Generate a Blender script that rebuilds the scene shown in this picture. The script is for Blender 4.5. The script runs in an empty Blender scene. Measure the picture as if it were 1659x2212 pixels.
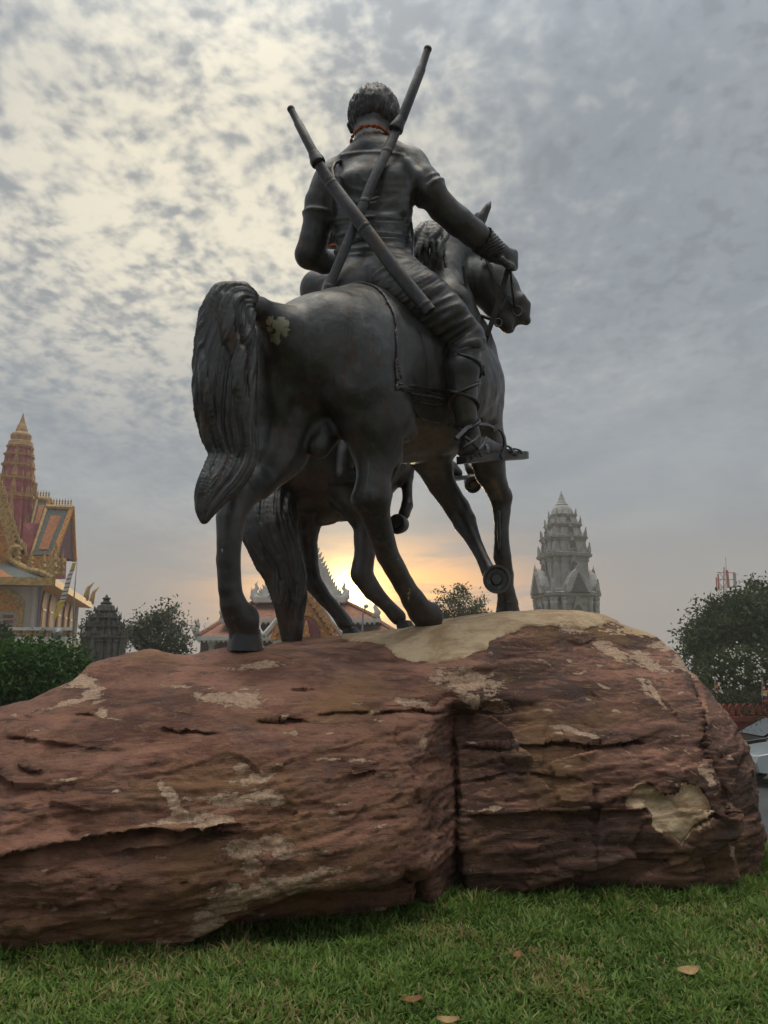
import bpy, bmesh, math, random
import numpy as np
from math import radians, sin, cos, pi
from mathutils import Vector, Matrix

# ------------------------------------------------------------------ camera, sky, sun, exposure
SC = bpy.context.scene
COL = SC.collection
EYE = 1.1                       # camera height above the lawn
FPX = 1720.0                    # focal length in units of a 1659 x 2212 picture
PITCH = radians(10.57)
CP, SP = cos(PITCH), sin(PITCH)
cam_d = bpy.data.cameras.new('camera')
cam_d.sensor_fit = 'VERTICAL'
cam_d.sensor_height = 24.0
cam_d.lens = 24.0 * FPX / 2212.0
cam_d.clip_start = 0.05
cam_d.clip_end = 3000.0
cam = bpy.data.objects.new('camera', cam_d)
COL.objects.link(cam)
cam.location = (0, 0, EYE)
cam.rotation_euler = (pi / 2 + PITCH, 0, 0)
SC.camera = cam

SUN_AZ = radians(-2.5)          # towards the camera's left of +Y
SUN_EL = radians(4.7)
SUN_DIR = Vector((sin(SUN_AZ) * cos(SUN_EL), cos(SUN_AZ) * cos(SUN_EL), sin(SUN_EL)))
sun_d = bpy.data.lights.new('sun', 'SUN')
sun_d.energy = 0.55
sun_d.angle = radians(12)
sun_d.color = (1.0, 0.72, 0.42)
sun = bpy.data.objects.new('sun', sun_d)
COL.objects.link(sun)
sun.rotation_euler = (-SUN_DIR).to_track_quat('-Z', 'Y').to_euler()
SC.cycles.max_bounces = 7; SC.cycles.diffuse_bounces = 3; SC.cycles.glossy_bounces = 3; SC.cycles.transmission_bounces = 4; SC.cycles.transparent_max_bounces = 4; SC.cycles.volume_bounces = 0
SC.view_settings.view_transform = 'Standard'
SC.view_settings.look = 'None'
SC.view_settings.gamma = 1.0
SC.view_settings.exposure = 0.88
SC.view_settings.use_curve_mapping = False


class NT:
    """small helper to write node graphs"""
    def __init__(self, tree):
        self.t = tree
    def n(self, kind, **kw):
        nd = self.t.nodes.new(kind)
        for k, v in kw.items():
            if k.startswith('i_'):
                nd.inputs[k[2:].replace('_', ' ')].default_value = v
            else:
                setattr(nd, k, v)
        return nd
    def l(self, a, b):
        self.t.links.new(a, b)
    def val(self, sock, v):
        if hasattr(v, 'is_output') or isinstance(v, bpy.types.NodeSocket):
            self.l(v, sock)
        else:
            sock.default_value = v
    def math(self, op, a, b=None, c=None, clamp=False):
        nd = self.t.nodes.new('ShaderNodeMath'); nd.operation = op; nd.use_clamp = clamp
        self.val(nd.inputs[0], a)
        if b is not None: self.val(nd.inputs[1], b)
        if c is not None: self.val(nd.inputs[2], c)
        return nd.outputs[0]
    def vmath(self, op, a, b=None):
        nd = self.t.nodes.new('ShaderNodeVectorMath'); nd.operation = op
        self.val(nd.inputs[0], a)
        if b is not None: self.val(nd.inputs[1], b)
        return nd.outputs['Value'] if op in ('DOT_PRODUCT', 'LENGTH', 'DISTANCE') else nd.outputs[0]
    def mix(self, f, a, b, mode='MIX'):
        nd = self.t.nodes.new('ShaderNodeMix'); nd.data_type = 'RGBA'; nd.blend_type = mode
        self.val(nd.inputs[0], f)
        self.val(nd.inputs[6], a if not isinstance(a, tuple) or len(a) == 4 else (*a, 1))
        self.val(nd.inputs[7], b if not isinstance(b, tuple) or len(b) == 4 else (*b, 1))
        return nd.outputs[2]
    def noise(self, vec=None, scale=5, detail=4, rough=0.55, dist=0.0, dim='3D'):
        nd = self.t.nodes.new('ShaderNodeTexNoise'); nd.noise_dimensions = dim
        nd.inputs['Scale'].default_value = scale; nd.inputs['Detail'].default_value = detail
        nd.inputs['Roughness'].default_value = rough; nd.inputs['Distortion'].default_value = dist
        if vec is not None: self.l(vec, nd.inputs['Vector'])
        return nd.outputs['Fac']
    def ramp(self, f, stops, interp='LINEAR'):
        nd = self.t.nodes.new('ShaderNodeValToRGB'); self.val(nd.inputs[0], f)
        cr = nd.color_ramp; cr.interpolation = interp
        while len(cr.elements) < len(stops): cr.elements.new(0.5)
        for e, (p, c) in zip(cr.elements, stops):
            e.position = p
            e.color = (c, c, c, 1) if isinstance(c, (int, float)) else (*c, 1)
        return nd.outputs[0]
    def range(self, v, a, b, c=0.0, d=1.0, smooth=True):
        nd = self.t.nodes.new('ShaderNodeMapRange')
        nd.interpolation_type = 'SMOOTHSTEP' if smooth else 'LINEAR'
        self.val(nd.inputs[0], v)
        for i, x in zip((1, 2, 3, 4), (a, b, c, d)): nd.inputs[i].default_value = x
        return nd.outputs[0]
    def mapping(self, vec, scale=(1, 1, 1), rot=(0, 0, 0), loc=(0, 0, 0)):
        nd = self.t.nodes.new('ShaderNodeMapping')
        self.l(vec, nd.inputs[0]); nd.inputs['Scale'].default_value = scale
        nd.inputs['Rotation'].default_value = rot; nd.inputs['Location'].default_value = loc
        return nd.outputs[0]


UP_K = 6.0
def build_world():
    w = bpy.data.worlds.new('World'); SC.world = w; w.use_nodes = True
    t = w.node_tree; t.nodes.clear(); g = NT(t)
    out = g.n('ShaderNodeOutputWorld'); bg = g.n('ShaderNodeBackground')
    sky = g.n('ShaderNodeTexSky'); sky.sky_type = 'NISHITA'; sky.sun_disc = False
    sky.sun_elevation = SUN_EL; sky.sun_rotation = SUN_AZ
    sky.air_density = 1.0; sky.dust_density = 2.0
    tc = g.n('ShaderNodeTexCoord'); d = tc.outputs['Generated']
    sep = g.n('ShaderNodeSeparateXYZ'); g.l(d, sep.inputs[0])
    x, y, z = sep.outputs
    zc = g.math('MAXIMUM', z, 0.0)
    zz = g.math('ADD', zc, 0.20)
    px = g.math('DIVIDE', x, zz); py = g.math('DIVIDE', y, zz)
    cb = g.n('ShaderNodeCombineXYZ'); g.l(px, cb.inputs[0]); g.l(py, cb.inputs[1])
    cl = cb.outputs[0]
    # cloud deck seen in perspective: small altocumulus cells over broad sheets
    wv = g.n('ShaderNodeTexNoise'); wv.inputs['Scale'].default_value = 3.0; wv.inputs['Detail'].default_value = 2.0; g.l(cl, wv.inputs['Vector'])
    wo = g.n('ShaderNodeVectorMath', operation='SCALE'); wo.inputs['Scale'].default_value = 0.09; g.l(wv.outputs['Color'], wo.inputs[0])
    clw = g.vmath('ADD', cl, wo.outputs[0])
    m1 = g.mapping(clw, (1.15, 1.0, 1), (0, 0, 0.30))
    cells = g.noise(m1, 19.0, 2, 0.5, 0.0)
    puffs = g.noise(m1, 42.0, 3, 0.5, 0.0)
    m2 = g.mapping(cl, (1.0, 0.8, 1), (0, 0, -0.3), (3.1, 1.7, 0))
    broad = g.noise(m2, 1.5, 4, 0.55, 0.4)
    mid_ = g.noise(m2, 5.0, 3, 0.5, 0.0)
    el = g.math('ARCSINE', z)
    sd = g.vmath('DOT_PRODUCT', d, tuple(SUN_DIR))
    ang = g.math('ARCCOSINE', g.math('MINIMUM', sd, 0.99999))
    # the deck is thinner on the side left of the sun and higher up
    d0 = g.vmath('DOT_PRODUCT', d, (-0.225, 0.875, 0.428))
    a0 = g.math('ARCCOSINE', g.math('MINIMUM', d0, 0.99999))
    glow = g.math('EXPONENT', g.math('MULTIPLY', g.math('POWER', g.math('DIVIDE', a0, 0.42), 2.0), -1.0))
    thin = g.math('ADD', g.math('MULTIPLY', glow, 0.80), g.math('ADD', g.math('MULTIPLY', zc, 0.17), g.math('MULTIPLY', g.math('MAXIMUM', g.math('SUBTRACT', zc, 0.70), 0.0), 2.2)))
    thin = g.math('ADD', thin, g.math('MULTIPLY', g.math('SUBTRACT', broad, 0.5), 0.9))
    thin = g.range(thin, -0.05, 1.05)
    band = g.range(el, 0.20, 0.50)
    tx = g.math('ADD', g.math('MULTIPLY', cells, 0.50), g.math('MULTIPLY', puffs, 0.35))
    tx = g.math('ADD', tx, g.math('MULTIPLY', mid_, 0.36))          # mean about 0.565
    gap = g.math('ADD', tx, g.math('MULTIPLY', g.math('SUBTRACT', thin, 0.5), 0.22))
    gap = g.range(gap, 0.52, 0.79)
    gap = g.math('MULTIPLY', gap, g.math('ADD', 0.25, g.math('MULTIPLY', thin, 0.75)))
    gap = g.math('MULTIPLY', gap, g.math('ADD', 0.10, g.math('MULTIPLY', band, 0.90)))
    base = g.mix(g.range(broad, 0.30, 0.70), (0.165, 0.192, 0.220), (0.226, 0.250, 0.270))
    base = g.mix(g.math('MULTIPLY', g.range(tx, 0.61, 0.47, 0, 0.62), g.math('ADD', 0.15, g.math('MULTIPLY', band, 0.85))), base, (0.128, 0.146, 0.166))
    wash = g.math('MULTIPLY', thin, g.math('MULTIPLY', band, 0.42))
    base = g.mix(wash, base, (0.36, 0.352, 0.325))
    low = g.range(el, 0.03, 0.24)
    base = g.mix(low, (0.225, 0.212, 0.198), base)
    bright = g.mix(thin, (0.44, 0.435, 0.41), (0.63, 0.575, 0.445))
    col = g.mix(gap, base, bright)
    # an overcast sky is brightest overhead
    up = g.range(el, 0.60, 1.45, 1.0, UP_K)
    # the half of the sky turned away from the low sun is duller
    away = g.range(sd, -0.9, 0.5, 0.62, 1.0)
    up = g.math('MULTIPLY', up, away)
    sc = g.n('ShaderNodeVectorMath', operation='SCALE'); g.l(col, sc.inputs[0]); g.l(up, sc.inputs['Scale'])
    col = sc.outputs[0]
    # the sunset under the deck: streaks near the horizon around the sun
    st = g.n('ShaderNodeCombineXYZ'); g.l(g.math('MULTIPLY', x, 2.2), st.inputs[0]); g.l(g.math('MULTIPLY', z, 17.0), st.inputs[1]); g.l(y, st.inputs[2])
    streak = g.noise(st.outputs[0], 2.4, 5, 0.6, 0.5)
    dx = g.math('SUBTRACT', g.math('ARCTAN2', x, y), SUN_AZ)
    dz = g.math('SUBTRACT', el, SUN_EL)
    wide = g.math('ADD', g.math('POWER', g.math('MULTIPLY', g.math('SUBTRACT', dx, 0.03), 6.6), 2.0), g.math('POWER', g.math('MULTIPLY', dz, 19.0), 2.0))
    wide = g.math('EXPONENT', g.math('MULTIPLY', wide, -1.0))
    warm = g.math('MULTIPLY', wide, g.range(streak, 0.36, 0.58, 0.28, 1.0))
    col = g.mix(g.math('MULTIPLY', warm, 1.0, clamp=True), col, (1.30, 0.60, 0.15))
    core = g.math('EXPONENT', g.math('MULTIPLY', g.math('POWER', g.math('MULTIPLY', ang, 36.0), 2.0), -1.0))
    halo = g.math('EXPONENT', g.math('MULTIPLY', ang, -20.0))
    add = g.n('ShaderNodeVectorMath', operation='SCALE'); add.inputs[0].default_value = (1.0, 0.70, 0.27)
    g.l(g.math('ADD', g.math('MULTIPLY', core, 4.0), g.math('MULTIPLY', halo, 0.95)), add.inputs['Scale'])
    col = g.vmath('ADD', col, add.outputs[0])
    # clear-sky light filtering through the deck
    nis = g.n('ShaderNodeVectorMath', operation='SCALE'); g.l(sky.outputs[0], nis.inputs[0]); nis.inputs['Scale'].default_value = 0.05
    nmin = g.vmath('MINIMUM', nis.outputs[0], (0.03, 0.03, 0.03))
    col = g.vmath('ADD', col, nmin)
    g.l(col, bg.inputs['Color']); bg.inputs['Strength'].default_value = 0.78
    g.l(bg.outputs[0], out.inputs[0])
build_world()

# ------------------------------------------------------------------ projection helpers (photo pixel + distance -> place)
def ray(px, py):
    u = (px - 829.5) / FPX; v = (1106.0 - py) / FPX
    return np.array([u, CP - v * SP, SP + v * CP])
def P(px, py, Y):
    r = ray(px, py)
    return np.array([0, 0, EYE]) + r * (Y / r[1])
def mpp(q):
    return (q[1] * CP + (q[2] - EYE) * SP) / FPX
class Frame:
    """upright plane of a walking horse: heading th to the right of +Y, through pixel (px,py) at distance Y"""
    def __init__(s, th, px, py, Y):
        th = radians(th); s.o = P(px, py, Y); s.c, s.s = cos(th), sin(th)
        s.fwd = np.array([s.s, s.c, 0.0]); s.right = np.array([s.c, -s.s, 0.0])
    def L(s, px, py, l):
        r = ray(px, py); ax = r[0] / r[1]
        return P(px, py, (l + s.o[0] * s.c - s.o[1] * s.s) / (ax * s.c - s.s))
    def pts(s, seq):
        """(px, py, l, r_px) -> [(xyz, r)]; a 5th value 'Y' means the third is a distance instead of a lateral offset"""
        o = []
        for p in seq:
            q = P(p[0], p[1], p[2]) if len(p) > 4 else s.L(p[0], p[1], p[2])
            o.append((q, p[3] * mpp(q)))
        return o

# ------------------------------------------------------------------ implicit clay
class Clay:
    def __init__(s, lo, hi, h):
        s.h = h; s.lo = np.array(lo, float)
        s.n = np.ceil((np.array(hi) - s.lo) / h).astype(int) + 1
        s.a = np.full(s.n, 9.0, np.float32)
        s.ax = [(s.lo[i] + np.arange(s.n[i]) * h).astype(np.float32) for i in range(3)]
    def box(s, lo, hi):
        i0 = np.clip(np.floor((lo - s.lo) / s.h).astype(int), 0, s.n - 1)
        i1 = np.clip(np.ceil((hi - s.lo) / s.h).astype(int) + 1, 1, s.n)
        if np.any(i1 <= i0): return None, None
        sl = tuple(slice(a, b) for a, b in zip(i0, i1))
        X = s.ax[0][sl[0]][:, None, None]; Y = s.ax[1][sl[1]][None, :, None]; Z = s.ax[2][sl[2]][None, None, :]
        return sl, (X, Y, Z)
    @staticmethod
    def cone_d(g, a, ra, b, rb, flat):
        X, Y, Z = g
        d = b - a
        dx, dy, dz = X - a[0], Y - a[1], Z - a[2]
        L2 = float(d @ d) + 1e-12
        t = np.clip((dx * d[0] + dy * d[1] + dz * d[2]) / L2, 0, 1)
        ex, ey, ez = dx - t * d[0], dy - t * d[1], dz - t * d[2]
        q = ex * ex + ey * ey + ez * ez
        if flat is not None:
            nrm, f = flat
            w = ex * nrm[0] + ey * nrm[1] + ez * nrm[2]
            q = q + w * w * (1.0 / (f * f) - 1.0)
        return (np.sqrt(q) - (ra + t * (rb - ra))).astype(np.float32)
    def cone(s, a, ra, b, rb, k=0.03, mode=1, flat=None):
        m = max(ra, rb) + k + 3 * s.h
        sl, g = s.box(np.minimum(a, b) - m, np.maximum(a, b) + m)
        if sl is None: return
        s.put(sl, s.cone_d(g, a, ra, b, rb, flat), k, mode)
    def put(s, sl, dist, k, mode):
        cur = s.a[sl]
        if mode < 0:
            dist = -dist
            hh = np.maximum(k - np.abs(cur - dist), 0) / k
            s.a[sl] = np.maximum(cur, dist) + hh * hh * k * 0.25
        else:
            hh = np.maximum(k - np.abs(cur - dist), 0) / k
            s.a[sl] = np.minimum(cur, dist) - hh * hh * k * 0.25
    def chain(s, pts, k=0.03, mode=1, flat=None):
        if len(pts) == 1:
            s.cone(pts[0][0], pts[0][1], pts[0][0] + 1e-5, pts[0][1], k, mode, flat); return
        if len(pts) == 2 or k >= .09:
            for (a, ra), (b, rb) in zip(pts[:-1], pts[1:]): s.cone(a, ra, b, rb, k, mode, flat)
            return
        # a limb: its own segments join without swelling, then the whole blends with the body
        A = np.array([p[0] for p in pts]); m = max(p[1] for p in pts) + k + 3 * s.h
        sl, g = s.box(A.min(0) - m, A.max(0) + m)
        if sl is None: return
        D = None; ki = min(k * .35, .010)
        for (a, ra), (b, rb) in zip(pts[:-1], pts[1:]):
            d = s.cone_d(g, a, ra + .002, b, rb + .002, flat)
            if D is None: D = d
            else:
                hh = np.maximum(ki - np.abs(D - d), 0) / ki; D = np.minimum(D, d) - hh * hh * ki * .25
        s.put(sl, D, k, mode)
    def clip(s, point, normal, k=0.01):
        """keep the side the normal points away from"""
        d = sum((s.ax[i] - point[i]).reshape([-1 if j == i else 1 for j in range(3)]) * normal[i] for i in range(3))
        hh = np.maximum(k - np.abs(s.a - d), 0) / k
        s.a = (np.maximum(s.a, d) + hh * hh * k * 0.25).astype(np.float32)
    def mesh(s):
        a = s.a; h = s.h
        neg = a < 0
        c = [neg[i:neg.shape[0] - 1 + i, j:neg.shape[1] - 1 + j, k:neg.shape[2] - 1 + k] for i in (0, 1) for j in (0, 1) for k in (0, 1)]
        anyn = c[0].copy(); alln = c[0].copy()
        for q in c[1:]: anyn |= q; alln &= q
        I = np.argwhere(anyn & ~alln)
        acc = np.zeros((len(I), 3)); cnt = np.zeros(len(I))
        off = [(i, j, k) for i in (0, 1) for j in (0, 1) for k in (0, 1)]
        val = {o: a[I[:, 0] + o[0], I[:, 1] + o[1], I[:, 2] + o[2]] for o in off}
        for o in off:
            for ax in range(3):
                if o[ax] == 0:
                    p = list(o); p[ax] = 1; p = tuple(p)
                    va, vb = val[o], val[p]
                    m = (va < 0) != (vb < 0)
                    t = np.where(m, va / np.where(m, va - vb, 1), 0)
                    pos = np.array(o, float)[None, :] + np.eye(3)[ax][None, :] * t[:, None]
                    acc += pos * m[:, None]; cnt += m
        V = s.lo + (I + acc / cnt[:, None]) * h
        vid = np.full(np.array(a.shape) - 1, -1, np.int32)
        vid[I[:, 0], I[:, 1], I[:, 2]] = np.arange(len(I))
        Fs = []
        for ax in range(3):
            b, cx = (ax + 1) % 3, (ax + 2) % 3
            s0 = [slice(1, -1)] * 3; s0[ax] = slice(0, -1); s1 = list(s0); s1[ax] = slice(1, None)
            e = neg[tuple(s0)] != neg[tuple(s1)]
            J = np.argwhere(e); st = np.array([1, 1, 1]); st[ax] = 0; J = J + st
            sg = neg[J[:, 0], J[:, 1], J[:, 2]]
            ub = np.eye(3, dtype=int)[b]; uc = np.eye(3, dtype=int)[cx]
            def gv(D): return vid[D[:, 0], D[:, 1], D[:, 2]]
            q = np.stack([gv(J - ub - uc), gv(J - uc), gv(J), gv(J - ub)], 1)
            q = np.where(sg[:, None], q, q[:, ::-1])
            Fs.append(q[(q >= 0).all(1)])
        return V, np.concatenate(Fs)

def relax(V, Q, it=2, lam=0.5):
    for _ in range(it):
        S = np.zeros_like(V); n = np.zeros(len(V))
        for i in range(4):
            for j in (1, 3):
                np.add.at(S, Q[:, i], V[Q[:, (i + j) % 4]]); np.add.at(n, Q[:, i], 1)
        V = V + lam * (S / np.maximum(n, 1)[:, None] - V)
    return V

def vnormals(V, Q):
    fn = np.cross(V[Q[:, 2]] - V[Q[:, 0]], V[Q[:, 3]] - V[Q[:, 1]])
    N = np.zeros_like(V)
    for i in range(4): np.add.at(N, Q[:, i], fn)
    return N / (np.linalg.norm(N, axis=1)[:, None] + 1e-12)

def subdivide(V, Q):
    """each quad into four, shared edges (positions linear)"""
    e = np.concatenate([np.sort(Q[:, [i, (i + 1) % 4]], 1) for i in range(4)])
    key = e[:, 0].astype(np.int64) * len(V) + e[:, 1]
    u, inv = np.unique(key, return_inverse=True)
    ea, eb = u // len(V), u % len(V)
    n = len(V); m = len(Q)
    VV = np.concatenate([V, (V[ea] + V[eb]) / 2, V[Q].mean(1)])
    E = [n + inv[i * m:(i + 1) * m] for i in range(4)]
    C = n + len(u) + np.arange(m)
    out = [np.stack([Q[:, i], E[i], C, E[(i + 3) % 4]], 1) for i in range(4)]
    return VV, np.concatenate(out)

# numpy gradient noise
_rs = np.random.RandomState(7)
_perm = np.concatenate([_rs.permutation(512)] * 3)
_grad = _rs.normal(size=(512, 3)); _grad /= np.linalg.norm(_grad, axis=1)[:, None]
def pnoise(p):
    p = np.asarray(p, float)
    i = np.floor(p).astype(int); f = p - i
    u = f * f * f * (f * (f * 6 - 15) + 10); i &= 511
    r = 0
    for dx in (0, 1):
        for dy in (0, 1):
            for dz in (0, 1):
                g = _grad[_perm[_perm[_perm[i[:, 0] + dx] + i[:, 1] + dy] + i[:, 2] + dz]]
                w = (u[:, 0] if dx else 1 - u[:, 0]) * (u[:, 1] if dy else 1 - u[:, 1]) * (u[:, 2] if dz else 1 - u[:, 2])
                r = r + w * ((f[:, 0] - dx) * g[:, 0] + (f[:, 1] - dy) * g[:, 1] + (f[:, 2] - dz) * g[:, 2])
    return r
def fbm(p, o=4, gain=0.5):
    a, s, r = 1.0, 1.0, 0
    for _ in range(o):
        r = r + a * pnoise(p * s + 11.3 * s); a *= gain; s *= 2.03
    return r

# ------------------------------------------------------------------ object helpers
def mesh_from(name, V, Fc, smooth=True):
    V = np.asarray(V, np.float32)
    me = bpy.data.meshes.new(name)
    if isinstance(Fc, np.ndarray):
        k = Fc.shape[1]
        me.vertices.add(len(V)); me.vertices.foreach_set('co', V.ravel())
        me.loops.add(Fc.size); me.loops.foreach_set('vertex_index', Fc.ravel().astype(np.int32))
        me.polygons.add(len(Fc))
        me.polygons.foreach_set('loop_start', np.arange(0, Fc.size, k, dtype=np.int32))
        me.polygons.foreach_set('loop_total', np.full(len(Fc), k, np.int32))
    else:
        me.from_pydata([tuple(map(float, v)) for v in V], [], [tuple(f) for f in Fc])
    me.polygons.foreach_set('use_smooth', np.full(len(me.polygons), smooth))
    me.update(calc_edges=True); me.validate()
    return me
def obj(name, me, mat=None, parent=None):
    o = bpy.data.objects.new(name, me); COL.objects.link(o)
    if mat is not None and len(me.materials) == 0: me.materials.append(mat)
    if parent is not None:
        o.parent = parent
        if parent.type == 'EMPTY': o.matrix_parent_inverse = parent.matrix_basis.inverted()
    return o
def tag(o, label=None, cat=None, group=None, kind=None):
    if label: o['label'] = label
    if cat: o['category'] = cat
    if group: o['group'] = group
    if kind: o['kind'] = kind
    return o
def empty(name, loc=(0, 0, 0), label=None, cat=None, group=None):
    o = bpy.data.objects.new(name, None); COL.objects.link(o); o.location = loc
    o.empty_display_size = 0.1
    return tag(o, label, cat, group)
def recentre(root):
    """after building children in world space under an Empty at loc: give them the inverse"""
    bpy.context.view_layer.update()
    for c in root.children:
        c.matrix_parent_inverse = root.matrix_world.inverted()

class MB:
    """collects polygons of one part"""
    def __init__(s): s.v = []; s.f = []
    def add(s, vs, fs):
        n = len(s.v); s.v += [tuple(map(float, v)) for v in vs]; s.f += [tuple(i + n for i in f) for f in fs]
    def box(s, c, d, M=None):
        vs = [np.array([(x - .5) * d[0], (y - .5) * d[1], (z - .5) * d[2]]) for x in (0, 1) for y in (0, 1) for z in (0, 1)]
        if M is not None: vs = [M @ v for v in vs]
        s.add([v + np.array(c) for v in vs], [(0, 1, 3, 2), (4, 6, 7, 5), (0, 4, 5, 1), (2, 3, 7, 6), (0, 2, 6, 4), (1, 5, 7, 3)])
    def tube(s, pts, r, n=8, cap=True, flat=None):
        """pts list of xyz, r scalar or list"""
        pts = [np.array(p, float) for p in pts]
        rs = r if isinstance(r, (list, tuple, np.ndarray)) else [r] * len(pts)
        up = np.array([0.13, 0.21, 0.97]); rings = []
        pu = None
        for i, p in enumerate(pts):
            t = pts[min(i + 1, len(pts) - 1)] - pts[max(i - 1, 0)]; t = t / (np.linalg.norm(t) + 1e-9)
            u = np.cross(up if pu is None else pu, t) if pu is None else pu - t * (pu @ t)
            if np.linalg.norm(u) < 1e-4: u = np.cross(np.array([1.0, 0.1, 0]), t)
            u /= np.linalg.norm(u); pu = u; w = np.cross(t, u)
            if flat is not None:
                fn, ff = flat
                rings.append([p + (lambda o: o - np.array(fn) * (o @ np.array(fn)) * (1 - ff))(rs[i] * (u * cos(a) + w * sin(a))) for a in np.arange(n) * 2 * pi / n])
            else:
                rings.append([p + rs[i] * (u * cos(a) + w * sin(a)) for a in np.arange(n) * 2 * pi / n])
        vs = [v for rg in rings for v in rg]; fs = []
        for i in range(len(pts) - 1):
            for j in range(n):
                a, b = i * n + j, i * n + (j + 1) % n
                fs.append((a, b, b + n, a + n))
        if cap:
            fs.append(tuple(range(n))[::-1]); fs.append(tuple((len(pts) - 1) * n + j for j in range(n)))
        s.add(vs, fs)
    def lathe(s, c, prof, n=16, sides=None, rot=0.0):
        """prof [(r,z)]"""
        c = np.array(c, float); vs = []; fs = []
        for r, z in prof:
            for j in range(n):
                a = rot + j * 2 * pi / n
                vs.append(c + np.array([r * cos(a), r * sin(a), z]))
        for i in range(len(prof) - 1):
            for j in range(n):
                a, b = i * n + j, i * n + (j + 1) % n
                fs.append((a, b, b + n, a + n))
        fs.append(tuple(range(n))[::-1]); fs.append(tuple((len(prof) - 1) * n + j for j in range(n)))
        s.add(vs, fs)
    def prism(s, poly, org, u, v, n, d):
        """poly [(a,b)] in plane org + a*u + b*v, extruded by d along n"""
        org, u, v, n = (np.array(q, float) for q in (org, u, v, n))
        k = len(poly)
        a = [org + p[0] * u + p[1] * v for p in poly]; b = [q + n * d for q in a]
        s.add(a + b, [tuple(range(k))[::-1], tuple(range(k, 2 * k))] + [(i, (i + 1) % k, (i + 1) % k + k, i + k) for i in range(k)])
    def build(s, name, mat, parent=None, smooth=False):
        me = mesh_from(name, s.v, s.f, smooth)
        bm = bmesh.new(); bm.from_mesh(me); bmesh.ops.recalc_face_normals(bm, faces=bm.faces); bm.to_mesh(me); bm.free()
        return obj(name, me, mat, parent)
def smooth_by_angle(o, deg=35):
    me = o.data
    me.polygons.foreach_set('use_smooth', np.ones(len(me.polygons), bool))
    try:
        me.set_sharp_from_angle(angle=radians(deg))
    except Exception:
        pass

def simple_mat(name, col, rough=0.7, metal=0.0, var=0.15, scale=6.0, bump=0.0, bscale=40.0, spec=0.4, dirt=None):
    m = bpy.data.materials.new(name); m.use_nodes = True; t = m.node_tree; g = NT(t)
    b = t.nodes['Principled BSDF']
    tc = g.n('ShaderNodeTexCoord'); o = tc.outputs['Object']
    n1 = g.noise(o, scale, 5, 0.6)
    lo = tuple(c * (1 - var) for c in col); hi = tuple(min(1, c * (1 + var)) for c in col)
    c = g.mix(g.range(n1, 0.3, 0.7), lo, hi)
    if dirt:
        n2 = g.noise(g.mapping(o, (1, 1, 0.35)), scale * 0.6, 6, 0.65)
        c = g.mix(g.range(n2, 0.5, 0.75, 0, dirt[1]), c, dirt[0])
    g.l(c, b.inputs['Base Color'])
    b.inputs['Roughness'].default_value = rough; b.inputs['Metallic'].default_value = metal
    b.inputs['Specular IOR Level'].default_value = spec
    if bump:
        bp = g.n('ShaderNodeBump'); bp.inputs['Strength'].default_value = bump; bp.inputs['Distance'].default_value = 0.01
        g.l(g.noise(o, bscale, 4, 0.6), bp.inputs['Height']); g.l(bp.outputs[0], b.inputs['Normal'])
    return m
# ------------------------------------------------------------------ ground, road, lawn mound
ROAD_Z = -2.1
def lawn_h(x, y):
    r = np.maximum(np.maximum((x - 2.35) / 2.6, (-3.6 - x) / 2.6), np.maximum((y - 7.2) / 2.6, (-4.0 - y) / 2.6))
    t = np.clip(r, 0, 1); t = t * t * (3 - 2 * t)
    b = 0.02 * np.sin(x * 1.7 + .4) * np.cos(y * 1.3) + .012 * np.sin(x * 4.1) * np.sin(y * 3.7 + 1)
    return b * (1 - t) + (ROAD_Z - .05) * t
def grid_mesh(name, xs, ys, zf):
    X, Y = np.meshgrid(xs, ys, indexing='ij'); Z = zf(X, Y)
    V = np.stack([X, Y, Z], -1).reshape(-1, 3); n, m = len(xs), len(ys)
    I = np.arange(n * m).reshape(n, m)
    Q = np.stack([I[:-1, :-1], I[1:, :-1], I[1:, 1:], I[:-1, 1:]], -1).reshape(-1, 4)
    return mesh_from(name, V, Q)
def soil_mat():
    m = bpy.data.materials.new('lawn_soil'); m.use_nodes = True; t = m.node_tree; g = NT(t); b = t.nodes['Principled BSDF']
    pos = g.n('ShaderNodeNewGeometry').outputs['Position']
    n1 = g.noise(pos, 5, 5, .6); n2 = g.noise(pos, 60, 4, .7)
    c = g.mix(g.range(n1, .35, .65), (.030, .055, .014), (.055, .062, .022)); c = g.mix(g.range(n2, .45, .7), c, (.075, .055, .03))
    g.l(c, b.inputs['Base Color']); b.inputs['Roughness'].default_value = .95
    bp = g.n('ShaderNodeBump'); bp.inputs['Distance'].default_value = .02; g.l(n2, bp.inputs['Height']); g.l(bp.outputs[0], b.inputs['Normal'])
    return m
def ground_mat():
    m = bpy.data.materials.new('ground_earth'); m.use_nodes = True; t = m.node_tree; g = NT(t); b = t.nodes['Principled BSDF']
    pos = g.n('ShaderNodeNewGeometry').outputs['Position']
    c = g.mix(g.range(g.noise(pos, .15, 6, .6), .35, .65), (.16, .14, .11), (.10, .12, .06))
    g.l(c, b.inputs['Base Color']); b.inputs['Roughness'].default_value = .95
    return m
g_ = tag(obj('ground', grid_mesh('ground', np.array([-210, -100, -30, 30, 100, 210.]), np.array([-98, 0, 100, 222.]), lambda x, y: np.full(x.shape, ROAD_Z - .12)), ground_mat()), kind='structure')
ASPHALT = simple_mat('asphalt', (.055, .056, .060), .85, var=.25, scale=.8, bump=.3, bscale=60)
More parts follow.
